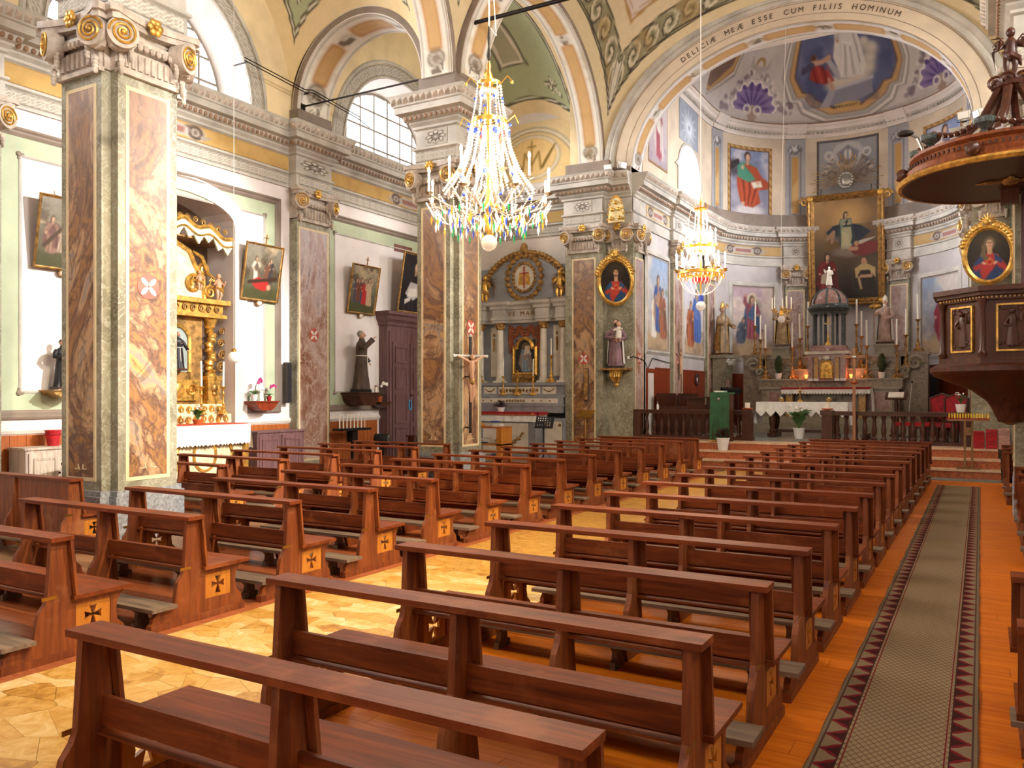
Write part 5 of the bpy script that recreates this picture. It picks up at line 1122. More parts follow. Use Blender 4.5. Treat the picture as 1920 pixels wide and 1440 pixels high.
# ---------------------------------------------------------------- left wall: panels, wainscot
LW = bpy.data.objects['wall_left']; xw = XWL
def lw_sweep(pts, prof, name, mat, closed): return MB().sweep(pts, prof, lambda a, b, d: (xw+d, a, b), closed=closed).obj(name, M[mat], LW, ang=20)
for y0, y1 in ((7.85, 14.5), (15.95, 23.1), (.1, 6.5)):
    R = [(y0, 1.5), (y0, 6.62), (y1, 6.62), (y1, 1.5)]; cl = y0 != 7.85
    if not cl: R = [(9.6, 1.5)]+R+[(13.5, 1.5)]
    lw_sweep(R, [(0, 0), (0, .05), (.04, .07), (.07, .04), (.11, .05), (.16, .015), (.16, 0)], 'panel_moulding', 'stone_dk', cl)
    lw_sweep(R, [(.16, .0), (.16, .006), (.46, .006), (.46, 0)], 'green_border', 'green', cl); lw_sweep(R, [(.46, 0), (.46, .02), (.485, .025), (.51, .01), (.51, 0)], 'inner_moulding', 'stone', cl); b = MB()
    for a, c in ((y0+.46, 1.96), (y0+.46, 6.16), (y1-.46, 6.16), (y1-.46, 1.96)): b.sph((xw+.02, a, c), .02, .05, .05, 8, 5).sph((xw+.015, a+.07*(1 if a < (y0+y1)/2 else -1), c), .015, .03, .03, 7, 4).sph((xw+.015, a, c+.07*(1 if c < 4 else -1)), .015, .03, .03, 7, 4)
    b.obj('corner_ornaments', M['stone_dk'], LW)
MB().sweep([(-4, 1.24), (9.95, 1.24)], [(0, 0), (0, .03), (-.06, .06), (-.12, .03), (-.12, 0)], lambda a, b, d: (xw+d, a, b)).sweep([(13.2, 1.24), (23.3, 1.24)], [(0, 0), (0, .03), (-.06, .06), (-.12, .03), (-.12, 0)], lambda a, b, d: (xw+d, a, b)).obj('dado_rail', M['cream'], LW)
for y0, y1 in ((7.7, 9.9), (13.25, 14.8), (15.7, 18.15)):
    n = int((y1-y0)/.14); w = (y1-y0)/n
    for i in range(n): MB().box(xw+.001, xw+.022, y0+i*w+.003, y0+(i+1)*w-.003, .0, 1.22).obj('wainscot_board', M['wains'], LW)
# niche with the gilded altar
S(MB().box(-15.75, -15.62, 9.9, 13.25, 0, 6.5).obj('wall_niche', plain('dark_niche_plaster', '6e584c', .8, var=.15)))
na = [(10.05, 0), (10.05, 5.7)]+arcpts(11.575, 5.7, 1.525, .55, 15)[::-1][1:-1]+[(13.1, 5.7), (13.1, 0)]
MB().sweep(na, [(0, 0), (0, .05), (-.06, .07), (-.12, .05), (-.3, .04), (-.34, .06), (-.38, 0)], lambda a, b, d: (xw+d, a, b)).obj('niche_moulding', M['cream'], LW, ang=20)
AL = thing('gilded_altar', 'gilded baroque altar with twisted columns and toothed canopy inside the wall niche', 'altar', (xw, 11.78, 0), PI/2)
WG = plain('white_gold_altar', 'd9c9a4', .5, var=.15, scale=5); GO, GD = M['gold'], M['gold_dk']
MB().box(-1.2, 1.2, -.7, .5, 0, .12).box(-1.12, 1.12, -.62, .5, .12, 1.2).obj('altar_body', WG, AL)
b = MB(); b.tube([(.28*math.cos(t), -.64, .68+.34*math.sin(t)) for t in np.linspace(0, 2*PI, 25)[:-1]], .03, 6, True)
for s in (-1, 1):
    b.tube([(s*(.45+.4*t), -.64, 1.1-.9*t*t) for t in np.linspace(0, 1, 10)], .03, 6)
    for k in range(5): spiral(b, s*(.5+.13*k), -.63, .3+.15*(k % 3), .09, s)
    b.tube([(s*1.08, -.66, .15), (s*1.02, -.7, .5), (s*1.1, -.66, 1.1)], [.05, .07, .05], 7)
b.obj('gilt_front_ornament', GO, AL)
MB().box(-1.22, 1.1, -.75, .5, 1.2, 1.28).obj('mensa', WG, AL)
MB().box(-1.25, 1.25, .0, .55, 1.28, 1.5).obj('gradine', WG, AL); MB().box(-1.15, 1.15, .1, .55, 1.5, 1.72).obj('gradine', WG, AL)
b = MB(); leafy(b, -1.2, 1.2, -.01, 1.39, .2, 12); leafy(b, -1.1, 1.1, .09, 1.61, .2, 11); b.obj('gilt_scrollwork', GO, AL)
for s in (-1, 1):
    MB().box(s*.9-.2, s*.9+.2, .12, .5, 1.72, 1.8).box(s*.9-.17, s*.9+.17, .14, .5, 1.8, 2.25).box(s*.9-.2, s*.9+.2, .12, .5, 2.25, 2.34).obj('pedestal', GO, AL)
    b = MB().sph((s*.9, .13, 2.08), .09, .05, .1).sph((s*.9, .13, 1.95), .07, .04, .06); b.obj('pedestal_cherub', GD, AL)
    b = MB().tube([(s*.9+.035*math.cos(t*5*PI), .28+.035*math.sin(t*5*PI), 2.4+1.05*t) for t in np.linspace(0, 1, 60)], [.095+.02*math.sin(i*1.1) for i in range(60)], 10).lathe([(.14, 0), (.14, .04), (.1, .08)], 12, (s*.9, .28, 2.34)).lathe([(.1, 0), (.12, .08), (.16, .16), (.17, .2)], 12, (s*.9, .28, 3.42))
    b.obj('twisted_column', GO, AL); b = MB()
    for k in range(4): spiral(b, s*(1.22+.03*(k % 2)), .3, 2.55+.27*k, .13-.015*k, s)
    b.obj('side_scroll', GD, AL)
MB().box(-.7, .7, .3, .55, 1.72, 3.62).obj('retable_panel', GD, AL)
MB().box(-.55, .55, .2, .32, 1.8, 2.25).obj('tabernacle_band', GO, AL); b = MB().sph((0, .2, 2.03), .16, .06, .19)
for s in (-1, 1): spiral(b, s*.33, .19, 2.03, .14, s)
b.obj('urn_relief', GO, AL)
ni = [(-.3, 2.42), (-.3, 3.1)]+[(.3*-math.cos(PI*i/12), 3.1+.28*math.sin(PI*i/12)) for i in range(1, 12)]+[(.3, 3.1), (.3, 2.42)]
MB().prism(ni, .285, .3, XZ).obj('niche_field', plain('pale_blue_niche', '9aa6a0', .6, var=.1), AL); MB().sweep(ni, [(0, .3), (0, .24), (-.05, .22), (-.08, .27), (-.08, .3)], XZ).obj('niche_frame', GO, AL)
MB().box(-1.18, 1.18, .05, .55, 3.62, 3.7).box(-1.12, 1.12, .12, .55, 3.7, 3.92).box(-1.24, 1.24, .0, .55, 3.92, 4.02).obj('entablature', GO, AL); b = MB(); leafy(b, -1.05, 1.05, .1, 3.81, .18, 10); b.obj('frieze_scrolls', GD, AL)
at = [(-.75, 4.02), (-.72, 4.5), (-.5, 4.75), (-.35, 5.05), (0, 5.2), (.35, 5.05), (.5, 4.75), (.72, 4.5), (.75, 4.02)]
MB().prism(at, .3, .45, XZ).obj('attic_panel', WG, AL, sm=False); b = MB().tube([(x, .28, z) for x, z in at], .05, 7)
for s in (-1, 1): spiral(b, s*.45, .26, 4.35, .22, s); spiral(b, s*.72, .26, 4.7, .14, -s); spiral(b, s*.85, .22, 4.2, .16, s); b.tube([(s*.4, .24, 5.05), (s*.62, .22, 4.95), (s*.78, .2, 4.6), (s*.95, .18, 4.5)], [.03, .045, .045, .02], 6)
b.obj('attic_scrolls', GO, AL)
for s in (-1, 1): angel(AL, (s*1.02, .15, 4.02), .62, 'skin', 'gold', name='cherub'); angel(AL, (s*.55, .2, 4.2), .45, 'skin', 'gold', name='cherub')
vf = [(x, 5.62-.25*(abs(x)/1.3)**1.5+.06*math.cos(x*9)) for x in np.linspace(-1.3, 1.3, 41)]; lo = [(x, z-.18-(.16 if i % 4 == 2 else .08 if i % 4 in (1, 3) else .0)) for i, (x, z) in enumerate(vf)]
MB().prism(vf+lo[::-1], .02, .06, XZ).obj('canopy_fringe', plain('green_white_fringe', 'cfd6b4', .6, var=.1), AL, sm=False); MB().tube([(x, .03, z+.02) for x, z in vf], .05, 7).tube([(x, .0, z-.15) for x, z in vf], .022, 6).obj('canopy_rim', GO, AL)
b = MB()
for i in range(12): spiral(b, -1.2+.2*i+.1, .02, 5.72-.22*(abs(-1.1+.2*i)/1.3)**1.5, .07, 1 if i % 2 else -1)
b.obj('canopy_scrolls', GD, AL); MB().box(-1.3, 1.3, .1, .8, 5.3, 5.34).obj('canopy_roof', GD, AL)
t = thing('altar_saint', 'black-robed bearded saint statue standing in the gilded altar niche', 'statue', (xw-.2, 11.78, 2.44), PI/2); statue(t, .78, 'black', (((-.2, -.05, .62), (-.06, -.17, .68)), ((.22, -.04, .6), (.2, -.14, .52))), 'grey_hair', base='dkwood', belt='cream', zb=.04)
cloth('altar_cloth', 'white linen with lace hem over the gilded altar table', (xw+.36, 11.68, 1.28), PI/2, 2.4, .8, .42, 'white_cloth', side=.5); o = MB().box(-1.18, 1.18, -.36, .38, .013, .028).obj('red_runner', M['red_cloth2'] if 'red_cloth2' in M else plain('salmon_red_runner', 'c4472c', .8, var=.12), None, loc=(xw+.36, 11.68, 1.28), rot=(0, 0, PI/2)); tag(o, 'red runner lying on the white linen of the gilded altar', 'runner')
for y, l in ((12.2, 'beside the black-robed saint'), (12.72, 'at the outer end'), (11.1, 'behind the granite-plinth pillar')): candlestick((xw+.02 if y < 12.5 else xw+.1, y, 1.5 if y > 12.5 else 1.5), 'gilt candlestick on the gilded altar, '+l, 'candlesticks on the gilded altar', .62, .55, 'gold')
potted('flower_pot', 'small pale flowers on the red runner of the gilded altar', (xw+.45, 11.75, 1.31), (.11, .1), 'clay', 'flower', .55)
# ---- wall pictures
def station_cv(seed, figs, ar=.86):
    c = Cv(58, 68, ar, '6d6450', seed); c.grad('4c4a34', '8a8274'); c.cloud(3, 'b3a07c', .5, .75, .8, mask=c.Y > .6); c.cloud(4, '4a3d30', .5, .72, .8, mask=c.Y > .35, seed=seed+3); c.put((1-sst(.2, .3, c.Y+.06*np.sin(c.X*9)))*.8, '4a4a2c')
    for f in figs: c.figure(*f[0], **f[1])
    c.grain(.1); return c
f1 = station_cv(51, [((.2, .2, .55, '8a6a5a', '6a4a44'), D()), ((.36, .22, .5, '9c8a78', None), D(lean=.1)), ((.52, .14, .6, 'b0302c', '8e2420'), D(arms=((-.2, .55), (.15, .6)))), ((.74, .2, .5, '6d6458', None), D())]); f1.seg([(.1, .3), (.5, .75), (.42, .82)], [.03, .03, .03], '4a3626'); f1.seg([(.42, .7), (.75, .82)], .028, '4a3626')
f2 = station_cv(52, [((.3, .3, .5, 'd2c8b4', '6a5a4c'), D(lean=-.1)), ((.62, .32, .48, '3f3b3a', None), D()), ((.5, .34, .4, '6d4a3a', None), D(lean=.2))]); f2.poly([(.15, .32), (.35, .42), (.6, .34), (.68, .22), (.5, .16), (.3, .2)], 'a8302a'); f2.ell(.62, .24, .05, .05, 'c39a7c'); f2.seg([(.12, .3), (.78, .42)], .03, '3c2b20')
f3 = station_cv(53, [((.18, .22, .52, '4b4a5c', None), D()), ((.34, .2, .56, '3f4a66', '4a3d36'), D()), ((.46, .18, .56, 'a52c2e', None), D()), ((.64, .16, .62, 'b4977a', None), D(lean=-.08, arms=((-.18, .55), (.14, .95)))), ((.26, .24, .5, '6d4030', None), D())])
for f, y, z, lb in ((f1, 9.08, 4.2, 'station picture of a red-robed figure carrying a cross, beside the granite-plinth pillar'), (f2, 13.78, 4.1, 'station picture of a red-robed figure fallen under a cross, beside the gilded altar'), (f3, 17.38, 4.1, 'station picture of a crowd on a road, above the friar statue')):
    framed('station_picture', lb, (xw+.06, y, z), PI/2, 1.13, 1.32, f, .17, .05, 'gold_dk', True, 'painting', 'stations of the cross')
c = Cv(60, 80, .75, '1d1a1c', 61); c.cloud(3, '2b2628', .4, .7, .8); c.figure(.38, -.12, 1.0, '2a2528', '1b181a', arms=((-.12, .42), (.14, .5))); c.poly([(.14, .3), (.26, .52), (.5, .5), (.55, .3), (.4, .2)], 'b3aca6'); c.poly([(.2, .25), (.5, .28), (.46, .42), (.24, .4)], 'd8d0c4'); c.poly([(.16, .12), (.32, .2), (.3, .27), (.14, .2)], 'cfc8bc'); c.ell(.39, .79, .05, .068, 'caa58a'); c.poly([(.5, .5), (.66, .48), (.66, .1), (.52, .08)], '35302e'); c.grain(.06)
framed('saint_portrait', 'dark portrait of a tonsured saint in white vestment above the purple-brown door', (xw+.3, 19.3, 4.265), PI/2, 1.3, 1.72, c, .16, .06, 'gold_dk', False)
o = MB().box(-.42, .42, -.02, 0, 0, .2).obj('inscription_board', plain('red_brown_board', '6f4438', .6, var=.15), None, loc=(xw, 19.35, 6.05), rot=(0, 0, PI/2)); tag(o, 'small red-brown inscription board above the dark saint portrait', 'sign')
# ---- tall door in its surround
dr = S(thing('door_1', None, None, (xw, 19.25, 0), PI/2, kind='structure'))
MB().box(-1.0, 1.0, -.3, 0, 0, 3.85).obj('surround', M['door'], dr); MB().sweep([(-1.0, .0), (-1.0, -.3), (1.0, -.3), (1.0, 0)], [(0, 3.85), (.04, 3.86), (.05, 3.95), (.12, 4.02), (.14, 4.12), (.2, 4.16), (.2, 4.24), (0, 4.26)], XY).obj('cornice', M['door'], dr, ang=25); MB().box(-.98, .98, -.28, 0, 4.2, 4.26).obj('cornice_top', M['door'], dr)
for s in (-1, 1):
    l = MB().box(*sorted((s*.015, s*.8)), -.335, -.3, .06, 3.4).obj('door_leaf', M['door'], dr)
    for z0, z1 in ((.25, 1.0), (1.12, 1.95), (2.08, 2.7), (2.82, 3.28)):
        MB().sweep([(s*.42-.28, z0), (s*.42-.28, z1), (s*.42+.28, z1), (s*.42+.28, z0)], [(0, 0), (0, -.025), (.05, -.015), (.05, 0)], lambda a, b, d: (a, -.335+d, b), closed=True).obj('door_panel', M['door'], l, ang=20)
    MB().box(*sorted((s*.84, s*.94)), -.33, -.3, 0, 3.7).obj('door_stile', M['door'], dr)
MB().tube([(.06*math.cos(t), -.36, .14*math.sin(t)) for t in np.linspace(0, 2*PI, 20)[:-1]], .016, 6, True).obj('blue_ring', plain('blue_rosary', '4fa3d8', .5, var=.1), dr, loc=(-.03, 0, 1.62)); MB().sph((.02, -.36, 1.9), .03).obj('knob', M['iron'], dr)
# ---- friar on his bracket
def bracket(name, label, loc, rz, w, d, h, mat, cat='shelf'):
    t = thing(name, label, cat, loc, rz); MB().prism([(-w/2, 0), (w/2, 0), (w/2, -.06), (w/2-.05, -.1), (w/2-.07, -h*.6), (w/2-.2, -h), (-w/2+.2, -h), (-w/2+.07, -h*.6), (-w/2+.05, -.1), (-w/2, -.06)], -d, 0, XZ).obj('corbel', M[mat], t, sm=False); MB().box(-w/2-.03, w/2+.03, -d-.03, 0, -.03, .0).obj('shelf_top', M[mat], t); return t
bracket('wall_bracket', 'brown wooden wall bracket carrying the friar statue', (xw, 17.1, 1.98), PI/2, .85, .62, .34, 'dkwood')
t = thing('friar_statue', 'brown-habited friar statue with a raised arm on the wall bracket', 'statue', (xw+.33, 17.1, 1.98), PI/2+.5); statue(t, 1.55, 'friar' if 'friar' in M else 'dkwood', (((-.22, -.1, .7), (-.14, -.24, .86)), ((.2, -.02, .58), (.2, -.1, .46))), 'grey_hair', False, belt='cream', base='iron', zb=.08)
for ch in t.children:
    if ch.name.startswith('body'): ch.data.materials[0] = plain('brown_habit', '4f4036', .8, var=.15)
o = thing('votive_candle', 'small white candle with a red cap at the friar statue feet', 'candle', (xw+.57, 17.42, 1.985)); MB().lathe([(.04, 0), (.04, .14)], 10).obj('wax', M['candle'], o); MB().lathe([(.03, .14), (.02, .18)], 10).obj('red_cap', M['red_cloth'], o)
bracket('corner_shelf', 'small rounded shelf under the white orchid beside the tall door', (xw, 18.02, 1.72), PI/2, .4, .42, .16, 'dkwood')
def orchid(label, loc, potm, pet, n=7, s=1):
    t = thing('orchid', label, 'plant', loc, 1.2); MB().lathe([(.06*s, 0), (.085*s, .15*s), (.09*s, .16*s), (.075*s, .16*s)], 14).obj('pot', M[potm], t); b = MB(); f = MB()
    for i in range(6): a = i*1.05; b.tube([(0, 0, .14*s), (.09*s*math.cos(a), .09*s*math.sin(a), .24*s), (.2*s*math.cos(a), .2*s*math.sin(a), .2*s)], [.01, .035*s, .004], 5, flat=.3)
    arc = [(.02*s+.16*s*u*u, -.05*s*u, .16*s+.36*s*math.sin(PI*.62*u)) for u in np.linspace(0, 1, 9)]; b.tube(arc, .007*s, 5)
    for i in range(n):
        p = arc[8-i % 5]; p = (p[0]+random.uniform(-.04, .04)*s, p[1]+random.uniform(-.04, .04)*s, p[2]-.02*s+.03*s*(i % 2))
        for k in range(5): q = k*2*PI/5; f.sph((p[0]+.022*s*math.cos(q), p[1]-.01*s, p[2]+.022*s*math.sin(q)), .02*s, .008*s, .02*s, 6, 4)
    b.obj('leaves', M['leaf'], t); f.obj('blossoms', M[pet], t); return t
orchid('white orchid in an orange pot on the small rounded shelf', (xw+.22, 18.0, 1.72), 'clay', 'petal')
bracket('wall_shelf', 'brown wall shelf with pots beside the gilded altar', (xw, 13.72, 1.78), PI/2, .68, .4, .22, 'wainsr')
orchid('magenta orchid in a white pot on the wall shelf', (xw+.22, 13.5, 1.78), 'pot', 'pinkpetal', 8, .95); orchid('small magenta flowers in a red pot on the wall shelf', (xw+.17, 14.0, 1.78), 'red_cloth', 'pinkpetal', 9, .7)
t = thing('small_statue', 'small white kneeling statuette on the wall shelf', 'statue', (xw+.17, 13.75, 1.78), PI/2); statue(t, .42, 'pot', (((-.16, -.08, .6), (-.02, -.16, .68)), ((.16, -.08, .6), (.02, -.16, .66))), 'pot', False, skin='pot')
t = thing('wall_niche_grille', 'small arched grey grille low on the wall beside the gilded altar', 'grille', (xw, 13.3, 1.36), PI/2); MB().prism([(-.13, 0), (.13, 0), (.13, .25)]+[(.13*math.cos(PI*i/8), .25+.13*math.sin(PI*i/8)) for i in range(1, 8)]+[(-.13, .25)], -.04, 0, XZ).obj('arched_panel', M['stone_dk'], t)
t = thing('column_speaker', 'tall narrow dark loudspeaker beside the side-wall pilaster', 'speaker', (xw+.14, 14.62, 1.72), PI/2); MB().box(-.08, .08, -.06, .06, 0, .98).obj('cabinet', M['speaker'], t); MB().box(-.07, .07, -.066, -.06, .02, .96).obj('grille', M['black'], t)
t = thing('column_speaker', 'tall narrow brown loudspeaker on the pier beside the reading stand', 'speaker', (AX-5.7, 22.56, 1.75)); MB().box(-.07, .07, -.05, .02, 0, .95).obj('cabinet', M['speaker'], t); MB().box(-.06, .06, -.056, -.05, .02, .93).obj('grille', M['gold_dk'], t)
bracket('wall_bracket', 'gilt bracket carrying the black-robed saint beside the granite-plinth pillar', (xw, 8.95, 2.02), PI/2, .5, .42, .16, 'gold_dk')
t = thing('black_saint_statue', 'small black-robed saint statue on a gilt bracket', 'statue', (xw+.24, 8.95, 2.02), PI/2); statue(t, .85, 'black', (((-.2, -.06, .64), (-.05, -.2, .62)), ((.2, -.06, .64), (.04, -.2, .6))), 'hair', False, base='dkwood', zb=.05); MB().lathe([(.05, 0), (.07, .04), (.03, .1)], 9, (.13, -.12, .1)).obj('red_flowers', M['red_cloth'], t)
# ---- chests and stands along the left wall
def chest(name, label, loc, w, d, h, mat, doors=2, rz=PI/2, feet=.06):
    t = thing(name, label, 'cabinet', loc, rz); MB().box(-w/2, w/2, -d, 0, feet, h-.04).obj('body', mat, t); MB().box(-w/2-.03, w/2+.03, -d-.03, 0, h-.04, h).obj('top', mat, t); MB().box(-w/2-.02, w/2+.02, -d-.02, 0, 0, feet).obj('plinth', mat, t)
    for i in range(doors):
        x0 = -w/2+.05+(w-.1)*i/doors; x1 = -w/2+.05+(w-.1)*(i+1)/doors-.03; q = MB().box(x0, x1, -d-.02, -d, feet+.05, h-.1).obj('door', mat, t); MB().sweep([(x0+.08, feet+.13), (x0+.08, h-.18), (x1-.08, h-.18), (x1-.08, feet+.13)], [(0, 0), (0, -.02), (.04, -.01), (.04, 0)], lambda a, b, e: (a, -d-.02+e, b), closed=True).obj('door_moulding', mat, q, ang=20); MB().sph((x1-.04, -d-.035, h*.55), .018).obj('knob', M['iron'], q)
    return t
chest('bench_chest', 'dark wooden bench chest under the wall shelf with orchids', (xw+.1, 13.92, 0), 1.46, .55, 1.1, M['door'])
chest('painted_cabinet', 'worn whitish two-door cabinet beside the solid-backed pew', (xw+.08, 8.75, 0), 1.3, .5, 1.02, wood('worn_white_paint', '9a8674', 'd5cbbf', 2, .6), 2)
t = thing('red_pot', 'red tapered pot on the whitish cabinet', 'pot', (xw+.3, 8.75, 1.02)); MB().lathe([(.09, 0), (.13, .26), (.14, .26), (.14, .28), (.12, .28), (.1, .05)], 16).obj('vessel', M['red_lac'], t); MB().lathe([(.141, .2), (.141, .22)], 16, cap=False).obj('rim_band', M['red_cloth'], t)
t = thing('small_stool', 'small dark stool before the whitish cabinet', 'stool', (xw+1.15, 8.7, .0), .2); MB().box(-.25, .25, -.15, .15, .72, .76).obj('seat', M['dkwoodx'], t)
for a in (-.2, .2):
    for q in (-.11, .11): MB().box(a-.02, a+.02, q-.02, q+.02, 0, .72).obj('leg', M['dkwood'], t)
for k, (y, lb) in enumerate(((18.6, 'dark low stool in front of the tall door, toward the friar statue'), (19.35, 'dark low stool in front of the tall door, toward the crucifix pillar'))):
    t = thing('prayer_stool', lb, 'stool', (xw+1.0, y, 0), PI/2); MB().box(-.25, .25, -.14, .14, .76, .8).obj('seat', M['dkwoodx'], t)
    for a in (-.2, .2): MB().box(a-.02, a+.02, -.1, .1, 0, .76).obj('leg_frame', M['dkwood'], t)
t = thing('candle_rack', 'dark metal rack with a row of white candles before the orange panelling', 'candle stand', (xw+.5, 16.55, 0), PI/2); MB().box(-.55, .55, -.18, .18, 1.0, 1.06).obj('tray', M['iron'], t); MB().box(-.1, .1, -.1, .1, .7, 1.0).obj('coin_box', M['iron'], t); MB().box(-.03, .03, -.03, .03, 0, .7).box(-.25, .25, -.15, .15, 0, .03).obj('stand', M['iron'], t)
for i in range(15): MB().lathe([(.014, 0), (.013, .36), (.003, .37)], 7, (0, 0, 0)).obj('candle', M['candle'], t, loc=(-.49+.07*i, .05*(i % 2), 1.06))
t = thing('drum_lamp', 'black round-faced lamp on the floor beside the candle rack', 'lamp', (xw+.6, 17.65, 0), .3); MB().lathe([(.14, -.2), (.15, -.18), (.15, .18), (.14, .2)], 18).xf(Matrix.Translation((0, 0, .72)) @ Matrix.Rotation(PI/2, 4, 'Y')).obj('drum', M['black'], t); MB().box(-.04, .04, -.04, .04, .02, .58).box(-.15, .15, -.15, .15, 0, .02).obj('stand', M['iron'], t); MB().lathe([(.13, 0), (.11, .01)], 18).xf(Matrix.Translation((.2, 0, .72)) @ Matrix.Rotation(PI/2, 4, 'Y')).obj('lens', M['steel'], t)
t = thing('pendant_lamp', 'round opal glass lamp hanging on a long cord before the gilded altar', 'lamp', (-13.0, 11.55, 2.55)); MB().sph((0, 0, .12), .12, .12, .12, 16, 12).obj('globe', M['opal'], t); MB().lathe([(.05, .22), (.05, .28), (.02, .3)], 10).obj('cap', M['brass'], t); MB().tube([(0, 0, .3), (0, 0, 9.2)], .006, 5).obj('cord', M['cream'], t)
# crucifix on pillar 2
t = thing('wall_crucifix', 'tall slim crucifix with a pale figure fixed before the marble pillar', 'crucifix', (XL+.06, 15.05, 1.1), PI/2-.5); MB().box(-.025, .025, -.02, .02, 0, 2.1).obj('upright', M['iron'], t); MB().tube([(-.4, 0, 1.66), (.4, 0, 1.66)], .03, 8).sph((-.4, 0, 1.66), .04).sph((.4, 0, 1.66), .04).sph((0, 0, 2.1), .04).obj('crossbar', M['stone'], t)
b = MB().tube([(0, -.06, 1.02), (.015, -.07, 1.12), (0, -.06, 1.28), (0, -.07, 1.42), (0, -.06, 1.56)], [.03, .045, .05, .075, .05], 9).sph((.01, -.08, 1.63), .05, .055, .065)
for s in (-1, 1): b.tube([(s*.05, -.06, 1.53), (s*.18, -.05, 1.6), (s*.33, -.03, 1.66)], [.03, .024, .018], 7); b.tube([(s*.03, -.06, 1.1), (s*.035, -.09, .88), (s*.012, -.05, .66)], [.042, .034, .02], 7)
b.obj('corpus', M['skin'], t); MB().lathe([(.06, 0), (.075, .07), (.06, .12)], 10, (0, -.065, 1.05)).obj('loincloth', M['gold_dk'], t); MB().box(-.02, .02, 0, .22, .1, .13).box(-.02, .02, 0, .22, 1.2, 1.23).obj('wall_clamp', M['iron'], t)
# ---------------------------------------------------------------- aisle-end altar, chancel furniture
_tm = {}
def textmesh(s, size, depth=.006):
    if (s, size) in _tm: return _tm[(s, size)]
    cu = bpy.data.curves.new('t', 'FONT'); cu.body = s; cu.size = size; cu.extrude = depth; cu.align_x = 'CENTER'; o = bpy.data.objects.new('t', cu); COL.objects.link(o); 
    me = bpy.data.meshes.new_from_object(o.evaluated_get(bpy.context.evaluated_depsgraph_get())); bpy.data.objects.remove(o); v = [tuple(p.co) for p in me.vertices]; f = [tuple(p.vertices) for p in me.polygons]; w = (min(p[0] for p in v), max(p[0] for p in v)) if v else (0, 0); bpy.data.meshes.remove(me); _tm[(s, size)] = (v, f, w); return v, f, w
def lettering(par, s, size, fm, name='lettering', mat=None, space=1.15, fit=None):
    """letters laid along a curve: fm(distance along from the middle) -> point, right, up"""
    L = []; x = 0
    for ch in s:
        if ch == ' ': x += size*.42*space; continue
        v, f, w = textmesh(ch, size); L.append((x-w[0], v, f, (w[0]+w[1])/2)); x += (w[1]-w[0])+size*.2*space
    b = MB(); k = fit/x if fit else 1
    for x0, v, f, c in L:
        p, r, u = fm((x0+c-x/2)*k); n = Vector(r).cross(Vector(u)); b.add([tuple(Vector(p)+Vector(r)*(q[0]-c)+Vector(u)*q[1]+n*q[2]) for q in v], f)
    return b.obj(name, mat or M['ink'], par, sm=False)
M['ink'] = plain('dark_painted_letter', '4d4238', .7, var=.08)
pos = lambda d: (AX+d, 22.86, 0)
def onarch(d, o=.26):
    a = PI/2; n = 200; best = None; t = 0; s = 0; A, B = AA+o, AB+o; st = .004*(1 if d > 0 else -1)
    while abs(s) < abs(d): dx = A*math.cos(t)*st; dz = -B*math.sin(t)*st; s += math.hypot(dx, dz)*(1 if d > 0 else -1); t += st
    p = (AX+A*math.sin(t), 22.865, AZ+B*math.cos(t)); r = Vector((A*math.cos(t), 0, -B*math.sin(t))).normalized(); return p, r, Vector((-r.z, 0, r.x))
lettering(aw, 'DELICIÆ MEÆ ESSE CUM FILIIS HOMINUM', .2, onarch, 'arch_inscription', space=2.6, fit=5.9)
def ondome(d): a = PI/2-d/RA; e = math.radians(8.8); p = Vector((AX+RA*.985*math.cos(a)*math.cos(e), YC+RA*.985*math.sin(a)*math.cos(e), 12.4+RA*.985*math.sin(e))); r = Vector((math.sin(a), -math.cos(a), 0)); return p, r, Vector((-math.cos(a)*math.sin(e), -math.sin(a)*math.sin(e), math.cos(e)))
lettering(half, 'RESUREXIT', .13, ondome, 'scroll_inscription', space=1.2)
# ---- Ave Maria altar at the end of the left aisle
cx = AX-8.1
A2 = thing('marian_altar', 'grey columned altar with AVE MARIA frieze at the aisle end', 'altar', (cx, 23.4, 0)); G, C, GO, GD = M['greymar'], M['creammar'], M['gold'], M['gold_dk']
MB().box(-1.8, 1.75, -.22, 0, 0, 6.0).obj('back_wall', G, A2, sm=False); seg = [(-1.75, 4.9)]+[(1.7*-math.cos(PI*i/20), 4.9+1.55*math.sin(PI*i/20)) for i in range(1, 20)]+[(1.7, 4.9)]
MB().prism(seg, -.3, -.1, XZ).obj('pediment', G, A2); b = MB()
for i in range(34):
    t = PI*(i+.5)/34; x, z = -1.62*math.cos(t), 4.95+1.5*math.sin(t); b.sph((x, -.33, z), .1, .06, .08, 7, 5); spiral(b, x*.95, -.34, 4.95+(z-4.95)*.95, .08, 1 if i % 2 else -1)
b.sph((0, -.35, 6.55), .14, .08, .2); b.obj('gilt_garland', GD, A2); b = MB()
for i in range(22): t = 2*PI*i/22; b.sph((.62*math.cos(t), -.34, 5.65+.7*math.sin(t)), .1, .06, .1, 7, 5).sph((.4*math.cos(t), -.36, 5.65+.45*math.sin(t)), .06, .05, .06, 6, 4)
b.obj('gilt_wreath', GD, A2); MB().prism(circ(0, 5.65, .36, .42, 28), -.33, -.3, XZ).obj('medallion', C, A2); MB().box(-.02, .02, -.36, -.33, 5.3, 6.0).box(-.16, .16, -.36, -.33, 5.76, 5.8).obj('red_cross', M['medred'], A2); MB().prism([(-.22, 5.4), (-.18, 5.75), (-.05, 5.78), (-.04, 5.42)], -.345, -.33, XZ).prism([(.22, 5.4), (.18, 5.75), (.05, 5.78), (.04, 5.42)], -.345, -.33, XZ).obj('gilt_bells', GO, A2)
for s in (-1, 1): angel(A2, (s*1.35, -.5, 4.85), .95, 'gold', 'gold_dk')
